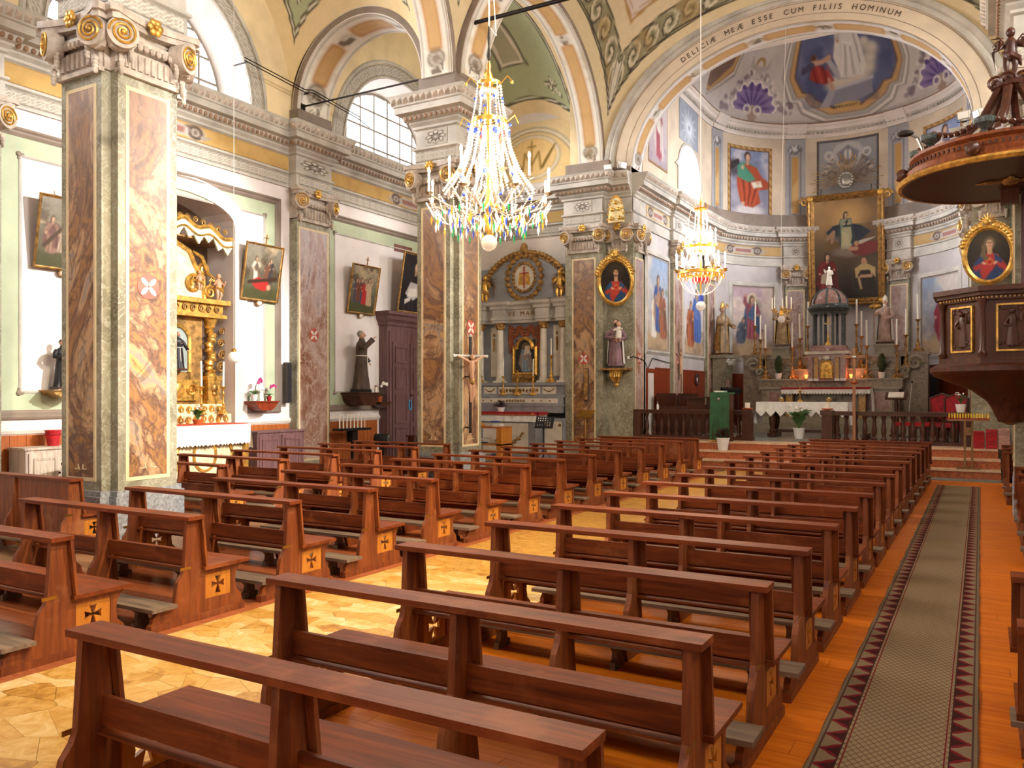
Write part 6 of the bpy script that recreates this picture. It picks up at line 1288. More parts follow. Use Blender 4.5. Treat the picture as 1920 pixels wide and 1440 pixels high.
ep = [(-1.82, 0), (-1.82, -.35), (-1.68, -.35), (-1.68, -.62), (-1.28, -.62), (-1.28, -.35)]; ep = [(-1.78, -.05), (-1.78, -.62), (-1.3, -.62), (-1.3, -.4), (-1.02, -.4), (-1.02, -.62), (-.55, -.62), (-.55, -.4), (.55, -.4), (.55, -.62), (1.02, -.62), (1.02, -.4), (1.25, -.4), (1.25, -.62), (1.72, -.62), (1.72, -.05)]
MB().sweep(ep, [(-.3, 4.2), (0, 4.2), (0, 4.28), (.03, 4.3), (.03, 4.36), (0, 4.38), (0, 4.62), (.05, 4.64), (.06, 4.72), (.14, 4.78), (.15, 4.86), (.2, 4.9), (-.3, 4.92)]).box(-1.75, 1.7, -.37, 0, 4.21, 4.89).obj('entablature', M['stone'], A2, ang=25)
lettering(A2, 'AVE MARIA', .2, lambda d: ((d, -.41, 4.43), Vector((1, 0, 0)), Vector((0, 0, 1))), 'frieze_letters', plain('ochre_letter', '8a5a26', .6, var=.1), 1.6)
for x in (-1.54, -.79, .78, 1.48):
    col = MB().lathe([(.15, 0), (.15, .04), (.125, .08), (.13, .12), (.115, .16), (.118, .7), (.1, 1.62)], 18).obj('column', C, A2, loc=(x, -.5, 2.36)); MB().box(-.17, .17, -.17, .17, -.06, 0).obj('column_base', C, col); b = MB().lathe([(.1, 0), (.12, .03), (.11, .06), (.16, .2), (.17, .22)], 12, (0, 0, 1.62))
    for k in range(8): t = k*PI/4; b.sph((.13*math.cos(t), .13*math.sin(t), 1.7+.06*(k % 2)), .04, .04, .06, 6, 4)
    b.obj('gilt_capital', GD, col)
for x in (-1.16, 1.13):
    MB().box(x-.13, x+.13, -.25, -.22, 2.5, 4.1).obj('side_panel', C, A2); b = MB().sph((x, -.27, 3.85), .05, .03, .05)
    for k in range(6): b.sph((x, -.27, 3.7-.07*k), .05-.004*k, .03, .05, 6, 4)
    b.obj('gilt_pendant', GD, A2)
CU = plain('terracotta_curtain', '8a4a2a', .7, var=.2, scale=8); b = MB()
for k in range(3):
    x0 = -.58+.39*k
    for j in range(4): b.tube([(x0+.39*t, -.27-.02*math.sin(PI*t), 4.12-.05*j-(.1+.05*j)*math.sin(PI*t)) for t in np.linspace(0, 1, 9)], .035, 6)
for s in (-1, 1):
    for j in range(3): b.tube([(s*(.56-.05*j), -.27, 4.12), (s*(.58-.05*j), -.28, 3.7), (s*(.53-.06*j), -.27, 3.25+.1*j)], .035, 6)
b.obj('painted_curtain', CU, A2)
nf = [(-.36, 2.62), (-.36, 3.36), (-.24, 3.36)]+[(-.24*math.cos(PI*i/12), 3.4+.26*math.sin(PI*i/12)) for i in range(13)]+[(.24, 3.36), (.36, 3.36), (.36, 2.62)]
c = Cv(40, 62, .6, '2b2a2c', 71); c.cloud(4, '3c3a3c', .4, .7, .8); c.figure(.3, .02, .86, '7f8fa0', '8a7d72', arms=((-.06, .6), (.16, .62)), halo='a08a5a'); c.poly([(.24, .55), (.42, .58), (.44, .8), (.3, .8)], 'c9b9a0'); c.ell(.4, .78, .05, .05, 'caa58a'); c.grain(.08)
picture('madonna_painting', c, .72, 1.05, M['oil'], A2, -.24, 2.62); MB().sweep(nf, [(0, 0), (0, -.1), (-.04, -.12), (-.1, -.08), (-.1, 0)], lambda a, b, d: (a, -.24+d, b), closed=True).obj('gilt_frame', GO, A2, ang=20)
b = MB().box(-.4, .4, -.42, -.24, 2.3, 2.55); leafy(b, -.38, .38, -.43, 2.42, .22, 6); b.obj('gilt_predella', GD, A2)
MB().box(-1.82, 1.75, -.72, -.02, 2.2, 2.3).box(-1.75, 1.68, -.66, -.02, 1.9, 2.2).box(-1.8, 1.72, -.8, -.02, 1.84, 1.9).box(-1.7, 1.6, -.86, -.02, 1.62, 1.84).box(-1.75, 1.65, -.92, -.02, 1.56, 1.62).box(-1.7, 1.6, -.9, -.02, 1.36, 1.56).obj('gradines', G, A2)
b = MB().box(-.75, .75, -.675, -.66, 1.94, 2.16).box(.83, 1.3, -.675, -.66, 1.94, 2.16).box(-1.3, -.83, -.675, -.66, 1.94, 2.16).box(-1.55, 1.45, -.875, -.86, 1.66, 1.8); b.obj('cream_panels', C, A2); b = MB(); leafy(b, -.72, .72, -.69, 2.05, .18, 12)
for x in (-1.2, -.9, -.6, .6, .9, 1.2): b.box(x-.03, x+.03, -.885, -.875, 1.71, 1.75)
leafy(b, -.35, .35, -.89, 1.73, .13, 7)
for s in (-1, 1): b.tube([(s*1.06+.18*t, -.69, 2.1-.08*math.cos(t*PI/2)) for t in np.linspace(-1, 1, 9)], .018, 5)
b.obj('gilt_scrollwork', GD, A2)
MB().box(-1.15, 1.0, -1.45, -.9, 0, 1.3).box(-1.25, 1.1, -1.5, -.85, 1.28, 1.34).obj('altar_table', G, A2); MB().box(-.85, .75, -1.465, -1.45, .2, 1.05).box(1.08, 1.65, -1.0, -.9, .1, 1.1).obj('front_panel', C, A2); MB().box(1.02, 1.7, -.98, -.8, 0, 1.2).obj('side_block', G, A2); b = MB()
b.tube([(.1+.5*t, -1.48, .35+.4*t+.06*math.sin(t*7)) for t in np.linspace(0, 1, 9)], .014, 5)
for i in range(16): t = i/15; b.sph((.1+.5*t+random.uniform(-.06, .06), -1.48, .35+.4*t+random.uniform(-.06, .06)), .04, .015, .03, 6, 4)
for x in (1.12, 1.6):
    for z in (.2, 1.0): b.sph((x, -1.01, z), .05, .02, .05)
b.obj('gilt_spray', GD, A2)
cloth('altar_cloth', 'white lace-edged cloth hanging below the red cover of the AVE MARIA altar', (cx-.07, 22.2, 1.345), 0, 2.3, .62, .26, 'white_cloth', teeth=34, amp=.03, side=.22)
t = thing('red_altar_cover', 'red cover with gold braid and rounded corner on the AVE MARIA altar', 'tablecloth', (cx-.07, 22.2, 1.36)); MB().box(-1.2, 1.2, -.33, .3, .0, .03).obj('top', M['red_cloth'], t); MB().box(-1.22, 1.22, -.36, -.345, -.07, .03).box(1.2, 1.22, -.36, .28, -.07, .03).obj('edge_drop', M['red_cloth'], t); MB().tube([(-1.2, -.365, -.05), (1.15, -.365, -.05), (1.23, -.3, -.05), (1.23, .28, -.05)], .008, 5).tube([(1.0, -.365, .0), (1.1, -.37, -.05)], .012, 5).obj('gold_braid', M['gold'], t)
for x, z, y, h, lb in ((-1.45, 2.3, 22.78, .85, 'gilt candlestick on the column ledge of the AVE MARIA altar, far side'), (1.12, 2.3, 22.78, .85, 'gilt candlestick on the column ledge of the AVE MARIA altar, near the arch pier'), (-.52, 1.9, 22.66, .62, 'slim gilt candlestick on the AVE MARIA altar gradine, far side'), (.55, 1.9, 22.66, .62, 'slim gilt candlestick on the AVE MARIA altar gradine, near the arch pier')): candlestick((cx+x, y-.02, z), lb, 'candlesticks of the AVE MARIA altar', h, .52, 'gold', .02)
t = thing('altar_cross', 'gilt standing cross on the AVE MARIA altar gradine', 'crucifix', (cx, 22.64, 1.9)); MB().lathe([(.13, 0), (.1, .08), (.05, .14), (.03, .2)], 10).box(-.02, .02, -.015, .015, .2, .78).box(-.13, .13, -.015, .015, .58, .62).obj('cross', GO, t); b = MB(); [spiral(b, s*.1, -.05, .12, .08, s) for s in (-1, 1)]; b.obj('foot_scrolls', GD, t)
potted('altar_plant', 'small potted plant on the red cover of the AVE MARIA altar', (cx-.35, 22.2, 1.39), (.13, .13), 'pot', 'bushy', .8)
# desk with papers, lectern, music stand
t = thing('paper_desk', 'orange wooden shelf desk stuffed with papers before the AVE MARIA altar', 'desk', (-12.35, 20.1, 0)); OW = M['pewo']
for x in (-.55, .5): MB().box(x, x+.16, -.3, .3, 0, .98).obj('side_board', OW, t)
for z in (.1, .5, .98): MB().box(-.55, .66, -.3, .3, z, z+.04).obj('shelf', OW if z < .9 else M['wains'], t)
MB().prism([(-.3, 1.02), (.3, 1.02), (-.3, 1.3)], -.6, -.2, YZ).obj('reading_slope', OW, t)
for k in range(9):
    o = MB().box(-.11, .11, -.15, .15, 0, random.uniform(.015, .05)).obj('paper_pile', M['candle'] if k % 4 else plain('blue_folder', '2b3f7a', .5, var=.1), None, loc=(-12.35+random.uniform(-.25, .42), 20.1+random.uniform(-.08, .08), (.545, .145, 1.025)[k % 3]+.052*(k//3)), rot=(0, 0, random.uniform(-.4, .4))); tag(o, 'pile of papers on the orange shelf desk' if k % 4 else 'blue folder lying on the orange shelf desk', 'papers' if k % 4 else 'folder', 'papers on the shelf desk' if k % 4 else 'folders on the shelf desk')
t = thing('music_stand', 'black perforated music stand before the AVE MARIA altar', 'music stand', (-11.15, 21.3, 0), .1); bd = MB().prism([[(-.28, 0), (.28, 0), (.28, .36), (-.28, .36)]]+[[(x, z), (x, z+.045), (x+.045, z+.045), (x+.045, z)] for x in np.arange(-.23, .2, .075) for z in np.arange(.07, .3, .07)], -.01, .01, XZ).obj('desk', M['black'], t, sm=False, loc=(0, 0, .95), rot=(-.4, 0, 0)); MB().box(-.28, .28, -.06, .0, -.01, .01).obj('ledge', M['black'], bd); MB().tube([(0, 0, .1), (0, .02, 1.05)], .014, 6).obj('pole', M['black'], t)
for k in range(3): a = k*2.1; MB().tube([(0, 0, .35), (.3*math.cos(a), .3*math.sin(a), .01)], .01, 5).obj('leg', M['black'], t)
t = thing('reading_stand', 'brass-coloured sloping reading stand before the chancel arch pier', 'lectern', (-10.1, 21.9, 0)); MB().box(-.24, .24, -.17, .17, -.015, .015).obj('desk', M['brass'], t, loc=(0, 0, 1.36), rot=(.6, 0, 0)); MB().tube([(0, 0, .03), (0, .02, 1.34)], .018, 8).lathe([(.16, 0), (.16, .02), (.03, .05)], 14).obj('post', M['brass'], t)
# ---- saint with child, bracket, oval portraits, gilt boards
t = thing('console_bracket', 'gilt leaf console on the chancel arch pier under the saint with a child', 'bracket', (AX-4.78, 22.9, 2.7)); MB().box(-.42, .42, -.5, -.01, -.06, 0).obj('shelf_top', M['gold_dk'], t); b = MB().lathe([(.03, -.55), (.07, -.5), (.05, -.45), (.1, -.38), (.17, -.15), (.2, -.06)], 12, (0, -.22, 0))
for k in range(5): b.tube([(-.14+.07*k, -.36, -.08), (-.12+.06*k, -.4, -.25), (-.06+.03*k, -.3, -.4)], [.03, .04, .015], 6)
b.obj('leaf_corbel', M['gold'], t)
t = thing('saint_with_child', 'painted statue of a bearded saint in a mauve robe carrying a child', 'statue', (AX-4.78, 22.62, 2.7), .25); statue(t, 1.36, 'mauve' if 'mauve' in M else 'stucco', (((-.2, -.07, .62), (-.02, -.16, .6)), ((.2, -.06, .6), (.05, -.17, .56))), 'hair', True, base='iron', cloak='cream', zb=.06)
for ch in t.children:
    if ch.name.startswith('body'): ch.data.materials[0] = plain('mauve_robe', '7a5a5e', .6, var=.18, scale=5)
child(t, (.11, -.17, .86), .55, 'creammar')
def oval_cv(robe, cloak, veil, seed):
    c = Cv(72, 90, .8, '1c1712', seed); c.cloud(3, '2e251a', .4, .7, .8); c.ell(.42, .8, .2, .16, '5a4a2c', al=.5, soft=.8)
    c.poly([(.1, 0), (.12, .3), (.26, .5), (.42, .56), (.56, .5), (.7, .3), (.72, 0)], robe); c.poly([(.1, .12), (.14, .36), (.28, .52), (.32, .44), (.24, .2), (.3, 0), (.1, 0)], cloak); c.poly([(.5, .52), (.62, .42), (.66, .2), (.6, .0), (.3, .0), (.42, .16), (.52, .26)], cloak)
    for k in range(5): c.seg([(.36+.06*k, .04), (.5+.03*k, .26)], .008, [x*.6 for x in hx(cloak)], al=.6, soft=.02); c.seg([(.3+.04*k, .2), (.36+.02*k, .46)], .007, [min(1, x*1.25) for x in hx(robe)], al=.5, soft=.02)
    if veil: c.ell(.42, .72, .1, .13, veil); c.seg([(.33, .68), (.3, .5), (.36, .44)], .04, veil)
    else: c.ell(.42, .73, .085, .12, '2c1c12'); c.seg([(.35, .7), (.34, .55)], .035, '2c1c12'); c.seg([(.5, .7), (.52, .54)], .035, '2c1c12')
    c.seg([(.42, .62), (.42, .55)], .045, 'b8906e'); c.ell(.42, .71, .058, .08, 'd0a888'); c.ell(.45, .7, .03, .055, 'b08868', al=.5, soft=.6)
    for s in (-1, 1): c.ell(.42+s*.022, .725, .009, .006, '3a281c'); c.seg([(.42+s*.035, .742), (.42+s*.012, .745)], .004, '4a3424')
    c.seg([(.42, .72), (.425, .692)], .005, 'b08868'); c.ell(.422, .668, .018, .006, '9c4a40')
    if not veil: c.ell(.42, .645, .03, .02, '3a2618', al=.8)
    c.ell(.42, .37, .035, .04, 'a81c18'); c.seg([(.42, .4), (.42, .45)], .006, 'd88a2c'); c.ring(.42, .37, .05, .055, .008, 'd8a44a', .6)
    for s in (-1, 1): c.seg([(.42+s*.24, .26), (.42+s*.12, .34)], [.05, .03], robe); c.ell(.42+s*.1, .35, .04, .022, 'd0a888', s*.5)
    return c
def oval(label, x, rz, cv):
    t = thing('oval_portrait', label, 'painting', (x, 22.52, 4.55), 0); t.rotation_euler = (.14, 0, rz); MB().sweep(circ(0, .66, .46, .6, 40)[::-1], [(.02, 0), (.02, -.03), (-.03, -.08), (-.07, -.07), (-.1, -.04), (-.1, 0)], lambda a, b, d: (a, d, b), closed=True).obj('gilt_frame', M['gold'], t)
    R = lambda u: None
    def f(u, v): r = v; a = 2*PI*u; return (.47*r*np.cos(a), -.02+0*u, .66+.61*r*np.sin(a))
    U, V = np.meshgrid(np.linspace(0, 1, 73), np.linspace(0, 1, 40)); X_i = np.clip(((.47*V*np.cos(2*PI*U)+.47)/.94*(cv.w-1)).round().astype(int), 0, cv.w-1); Y_i = np.clip(((.61*V*np.sin(2*PI*U)+.61)/1.22*(cv.h-1)).round().astype(int), 0, cv.h-1)
    surf('canvas', f, 73, 40, M['oil'], t, cv.a[Y_i, X_i], flip=True); MB().prism(circ(0, .66, .5, .64, 30), -.012, .03, XZ).obj('backing', M['dkwood'], t); b = MB()
    for s in (-1, 1):
        for k in range(8): q = PI/2-s*(.25+.14*k); b.sph((.56*math.cos(q), -.05, .66+.7*math.sin(q)), .06, .05, .06, 7, 5); spiral(b, .6*math.cos(q), -.06, .66+.75*math.sin(q), .05, s)
    b.obj('gilt_foliage', M['gold'], t); b = MB()
    for k in range(9): q = PI*k/8; b.tube([(.05*math.cos(q), -.04, 1.42+.05*math.sin(q)), (.22*math.cos(q), -.04, 1.42+.22*math.sin(q))], [.03, .006], 5)
    b.sph((0, -.06, 1.42), .08, .05, .07); b.obj('radiant_crest', M['gold'], t)
oval('oval gilt-framed portrait of a bearded man above the saint with a child', AX-4.72, .12, oval_cv('a8392c', '1f4a70', None, 81)); oval('oval gilt-framed portrait of a veiled woman above the pulpit', AX+4.72, -.12, oval_cv('a53030', '1d3a6c', '665740', 82))
t = thing('gilt_reliquary', 'gilt bossed reliquary board standing on the pier capital above an oval portrait', 'reliquary', (AX-4.75, 22.62, 6.96)); MB().prism([(-.24, 0), (.24, 0), (.2, .5), (.1, .72), (-.1, .72), (-.2, .5)], -.1, 0, XZ).obj('board', plain('pale_gilt', 'd9c28a', .45, .4, var=.15), t, sm=False); b = MB()
for x, z in ((-.13, .12), (.13, .12), (-.1, .38), (.1, .38), (0, .58)): b.sph((x, -.12, z), .06, .04, .06)
for k in range(14): q = PI*k/13; b.sph((.25*math.cos(q), -.08, .1+.66*math.sin(q)), .045, .04, .045, 6, 4)
b.obj('gilt_bosses', M['gold'], t)
# ---- balustrade
BAL = [(.075, 0), (.075, .04), (.055, .06), (.045, .1), (.062, .2), (.066, .28), (.045, .42), (.036, .5), (.05, .55), (.06, .6), (.06, .63)]
bm = MB().lathe(BAL, 12); bm = mkmesh('baluster', bm.v, bm.f, M['dkwood'])
for x0, x1, lb in ((XCL+.02, -5.58, 'dark wooden balustrade on the side of the green ambo'), (-3.76, XCR-.02, 'dark wooden balustrade on the side of the red armchairs')):
    t = thing('balustrade', lb, 'balustrade', (x0, 23.0, ZF)); L = x1-x0; MB().box(0, L, -.1, .1, 0, .09).obj('base_rail', M['dkwoodx'], t); MB().box(-.0, L, -.11, .11, .72, .8).box(0, L, -.135, .135, .8, .83).obj('hand_rail', M['dkwoodx'], t)
    e = L-.26 if x0 < -6 else 0; MB().box(e, e+.26, -.13, .13, 0, .72).box(e-.03, e+.29, -.16, .16, .72, .85).box(e-.03, e+.29, -.16, .16, 0, .1).obj('newel_post', M['dkwoodz'] if 'dkwoodz' in M else M['dkwood'], t); e2 = 0 if x0 < -6 else L-.22; MB().box(e2, e2+.22, -.12, .12, 0, .72).obj('newel_post', M['dkwood'], t)
    n = int((L-.5)/.21)
    for i in range(n): link('baluster', bm, t, (.26+(L-.52)*(i+.5)/n, 0, .09))
    px = x1-.13 if x0 < -6 else x0+.13; o = thing('pillar_candle', 'cream candle in a dish on the balustrade post beside '+('the green ambo' if x0 < -6 else 'the wooden processional cross'), 'candle', (px, 23.0, ZF+.85)); MB().lathe([(.05, 0), (.14, .02), (.15, .05), (.13, .04), (.05, .02)], 14).obj('dish', M['clay'], o); MB().lathe([(.07, .02), (.07, .19), (.02, .18)], 14).obj('wax', M['candle'], o)
# ---- green ambo and plants
t = thing('ambo', 'ambo draped in green cloth on the chancel step', 'lectern', (-6.22, 22.32, ZF), -.1); MB().box(-.24, .24, -.2, .2, 0, 1.28).obj('stand', M['dkwood'], t); b = MB(); n = 24
for z in (1.32, .9, .45, .04):
    for i in range(n+1): x = -.27+.54*i/n; b.v.append((x*(1+.03*(1.3-z)), -.21-.012*math.sin(i*1.1)*(1.35-z), z))
b.f = [(j*(n+1)+i, (j+1)*(n+1)+i, (j+1)*(n+1)+i+1, j*(n+1)+i+1) for j in range(3) for i in range(n)]; b.m = [0]*len(b.f); b.box(-.27, .27, -.21, .22, 1.28, 1.325).obj('green_drape', M['greencloth'], t); MB().box(-.29, .29, -.235, -.215, .015, .04).obj('gold_fringe', M['gold'], t); MB().sph((-.02, -.225, 1.14), .04, .015, .045).obj('emblem', M['steel'], t)
t = thing('lectionary', 'closed pale green book lying on the green ambo', 'book', (-6.26, 22.3, ZF+1.325), -.1); MB().box(-.14, .14, -.1, .12, 0, .045).obj('cover', plain('pale_green_cover', '8fb8a8', .5, var=.08), t); MB().box(-.13, .135, -.104, .11, .008, .037).obj('pages', M['candle'], t)
potted('potted_shrub', 'dark-leaved plant in a white pot on the step before the green ambo', (-6.12, 22.03, .44), (.17, .33), 'pot', 'bushy', .95)
potted('lily_plant', 'white-flowered leafy plant in a white pot before the lace-covered altar', (-4.68, 24.75, ZF), (.16, .3), 'pot', 'flower', 1.25)
potted('dried_bouquet', 'dried brown bouquet at the foot of the processional cross', (-2.62, 22.66, ZF), (.13, .1), 'clay', 'bushy', .7)
t = thing('processional_cross', 'tall plain wooden processional cross before the balustrade', 'cross', (-2.93, 22.64, ZF)); WD = M['pewo']; MB().box(-.035, .035, -.025, .025, 0, 2.45).obj('pole', wood('pale_brown_pole', '7a4f34', 'a5754f', 2, .5), t); MB().box(-.26, .26, -.02, .02, 2.2, 2.26).obj('crossbar', wood('pale_brown_bar', '7a4f34', 'a5754f', 0, .5), t); MB().lathe([(.03, 1.52), (.11, 1.58), (.11, 1.6), (.04, 1.57)], 12).obj('cup', M['clay'], t); MB().sph((0, -.03, 2.22), .05, .015, .05).obj('disc', M['steel'], t); MB().box(-.2, .2, -.04, .04, 0, .05).box(-.04, .04, -.2, .2, 0, .05).obj('foot', M['dkwood'], t)
# ---- lace-covered front altar
t = thing('front_altar', 'free-standing altar table with turned dark legs', 'altar', (-4.7, 25.6, ZF)); MB().box(-1.22, 1.22, -.42, .42, .98, 1.03).obj('table_top', M['dkwoodx'], t)
for x in (-.85, .85):
    for y in (-.28, .28): MB().lathe([(.09, .12), (.1, .2), (.06, .26), (.09, .4), (.1, .55), (.06, .7), (.09, .8), (.07, .98)], 12, (x, y, 0)).obj('leg', M['dkwood'], t)
    MB().box(x-.12, x+.12, -.4, .4, 0, .12).obj('foot', M['dkwood'], t)
MB().box(-.85, .85, -.03, .03, .14, .22).obj('stretcher', M['dkwoodx'], t)
LC = M['white_cloth']; cloth('lace_altar_cloth', 'white lace cloth with scalloped hem on the front altar table', (-4.7, 25.6, ZF+1.03), 0, 2.56, .92, .42, 'white_cloth', teeth=9, amp=.16, side=.62)
for x, lb in ((-.62, 'small glass candle cup on the lace altar cloth, toward the green ambo'), (.72, 'small glass candle cup on the lace altar cloth, toward the processional cross')): o = thing('candle_cup', lb, 'candle', (-4.7+x, 25.5, ZF+1.043)); MB().lathe([(.05, 0), (.03, .02), (.07, .07), (.075, .1), (.06, .08)], 12).obj('cup', M['brass'], o); MB().lathe([(.04, .06), (.04, .13), (.005, .14)], 10).obj('wax', M['candle'], o)
t = thing('table_crucifix', 'small brass crucifix standing on the lace altar cloth', 'crucifix', (-4.8, 25.55, ZF+1.043)); MB().lathe([(.08, 0), (.06, .04), (.02, .08)], 12).box(-.012, .012, -.01, .01, .08, .42).box(-.09, .09, -.01, .01, .29, .315).obj('cross', M['gold'], t); MB().tube([(0, -.02, .15), (0, -.025, .3)], [.012, .018], 6).sph((0, -.025, .325), .018).obj('corpus', M['gold_dk'], t)
# ---- high altar: steps, retable, tabernacle, tempietto
HA = thing('high_altar', 'stepped marble high altar with tabernacle, ledges and columned temple', 'altar', (AX, 29.6, ZF)); am, ag = M['altarm'], M['altarg']
for i in range(3): MB().box(-3.0+.3*i, 3.0-.3*i, -1.5+.34*i, 0, .17*i, .17*(i+1)).obj('predella_step', ag, HA)
z0 = .51
MB().box(-2.2, 2.2, 0.05, .9, z0, 1.5).obj('altar_base', am, HA); MB().box(-2.28, 2.28, -.02, .95, 1.44, 1.52).obj('base_moulding', ag, HA)
for s in (-1, 1):
    MB().box(*sorted((s*1.05, s*1.95)), .03, .06, .75, 1.35).obj('inlay_panel', M['pinkm'], HA); MB().sweep([(s*1.5-.45, .75), (s*1.5-.45, 1.35), (s*1.5+.45, 1.35), (s*1.5+.45, .75)], [(0, 0), (0, -.03), (-.05, -.03), (-.05, 0)], lambda a, b, d: (a, .05+d, b), closed=True).obj('panel_moulding', ag, HA, ang=20)
    MB().box(*sorted((s*1.05, s*1.25)), -.52, -.25, z0, 1.38).obj('table_leg', M['yellm'], HA); b = MB(); spiral(b, s*1.15, -.53, 1.25, .09, s); b.obj('leg_volute', ag, HA)
MB().box(-1.38, 1.38, -.58, .1, 1.38, 1.46).obj('mensa', ag, HA); MB().box(-1.0, 1.0, -.1, .1, z0, 1.38).obj('antependium', am, HA); MB().box(-.45, .45, -.16, -.1, 1.15, 1.25).prism([(-.5, 1.25), (.5, 1.25), (.4, 1.32), (-.4, 1.32)], -.15, -.1, XZ).obj('urn_relief', ag, HA)
for x0, x1, y, za, zb_ in ((-2.3, 2.3, .1, 1.52, 1.8), (-2.45, 2.45, .42, 1.8, 2.14), (-2.3, 2.3, .7, 2.14, 2.58)): MB().box(x0, x1, y, 1.6, za, zb_-.05).obj('gradine', am, HA); MB().box(x0-.05, x1+.05, y-.05, 1.6, zb_-.05, zb_).obj('gradine_ledge', ag, HA)
for s in (-1, 1):
    MB().box(*sorted((s*2.2, s*3.0)), .7, 1.5, 0, 2.58).box(*sorted((s*2.15, s*3.05)), .65, 1.55, 2.58, 2.68).obj('side_wing', am, HA); b = MB(); spiral(b, s*2.62, .6, 2.3, .26, s, 1.4, .28); spiral(b, s*2.35, .36, 2.05, .14, -s, 1.2, .3); b.obj('wing_volute', ag, HA)
b = MB()
for s in (-1, 1):
    for k in range(3): b.tube([(s*(.9+.42*k)+.18*t, .69, 2.46-.14*math.cos(t*PI/2)) for t in np.linspace(-1, 1, 9)], .025, 5); b.sph((s*(.9+.42*k), .68, 2.32), .06, .03, .05)
b.obj('garland_relief', ag, HA)
TB = MB().box(-.6, .6, -.12, .7, 1.7, 2.62).obj('tabernacle', M['pinkm'], HA)
for s in (-1, 1):
    for x, m, w in ((.52, 'pinkm', .07), (.33, 'yellm', .06)): MB().box(s*x-w, s*x+w, -.2, -.12, 1.8, 2.5).obj('pilaster', M[m], TB); MB().box(s*x-w-.015, s*x+w+.015, -.21, -.12, 1.72, 1.8).obj('pilaster_foot', M['pot'], TB)
MB().box(-.68, .68, -.24, .7, 2.5, 2.58).obj('cornice', M['pinkm'], TB); MB().box(-.7, .7, -.22, .75, 2.62, 2.72).obj('white_slab', M['creammar'], TB)
dp = [(-.17, 1.82), (.17, 1.82), (.17, 2.2)]+[(.17*math.cos(PI*i/10), 2.2+.17*math.sin(PI*i/10)) for i in range(1, 10)]+[(-.17, 2.2)]
MB().prism(dp, -.2, -.12, XZ).obj('tabernacle_door', M['gold'], TB); b = MB().sph((0, -.21, 2.1), .07, .03, .06).sph((0, -.21, 2.22), .04, .02, .05)
for k in range(6): spiral(b, -.08+.16*(k % 2), -.205, 1.88+.1*(k//2), .05, 1 if k % 2 else -1)
b.tube([(x*1.15, -.19, 2.0+(z-2.0)*1.1) for x, z in dp], .022, 6, True).obj('door_relief', M['gold'], TB)
b = MB().sph((0, -.24, 2.48), .12, .05, .07); [spiral(b, s*.2, -.23, 2.48, .06, s) for s in (-1, 1)]; b.obj('cartouche', M['creammar'], TB)
TP = MB().lathe([(.66, 2.72), (.66, 2.8), (.6, 2.84), (.6, 2.92)], 24, (0, .35, 0)).obj('temple_base', M['pinkm'], HA)
for k in range(8): a = PI/8+k*PI/4; MB().lathe([(.055, 0), (.045, .03), (.042, 1.0), (.05, 1.03), (.06, 1.06)], 10).obj('temple_column', M['blackm'], TP, loc=(.5*math.cos(a), .35+.5*math.sin(a), 2.92))
MB().lathe([(.58, 3.98), (.6, 4.06), (.66, 4.1), (.68, 4.16), (.7, 4.18), (.7, 4.24), (.62, 4.26), (.6, 4.32)], 28, (0, .35, 0)).obj('temple_entablature', M['blackm'], TP)
MB().lathe([(.58, 4.32), (.57, 4.45), (.5, 4.6), (.38, 4.74), (.22, 4.83), (.08, 4.87), (.07, 4.95), (.09, 4.98), (.09, 5.0)], 28, (0, .35, 0)).obj('temple_dome', M['pinkm'], TP); b = MB()
for k in range(8): a = k*PI/4; b.tube([(r*1.01*math.cos(a), .35+r*1.01*math.sin(a), z) for r, z in ((.58, 4.33), (.57, 4.45), (.5, 4.6), (.38, 4.74), (.22, 4.83), (.09, 4.87))], .05, 5, flat=.4)
b.obj('dome_ribs', M['blackm'], TP)
t = thing('dome_figure', 'white marble figure on top of the altar temple dome', 'statue', (AX, 29.95, ZF+5.0)); statue(t, .62, 'creammar', (((-.2, -.04, .68), (-.24, -.08, .84)), ((.19, -.04, .6), (.1, -.14, .56))), 'creammar', True, skin='creammar')
t = thing('altar_crucifix', 'gilt crucifix standing inside the altar temple', 'crucifix', (AX, 29.75, ZF+2.92)); MB().lathe([(.12, 0), (.1, .06), (.04, .14), (.05, .22), (.02, .28)], 12).box(-.018, .018, -.012, .012, .28, .95).box(-.16, .16, -.012, .012, .74, .775).obj('cross', M['gold'], t); MB().tube([(0, -.03, .42), (0, -.035, .6), (0, -.03, .7)], [.015, .025, .03], 7).tube([(-.13, -.02, .755), (0, -.03, .7), (.13, -.02, .755)], .012, 6).sph((0, -.035, .77), .028).obj('corpus', M['creammar'], t)
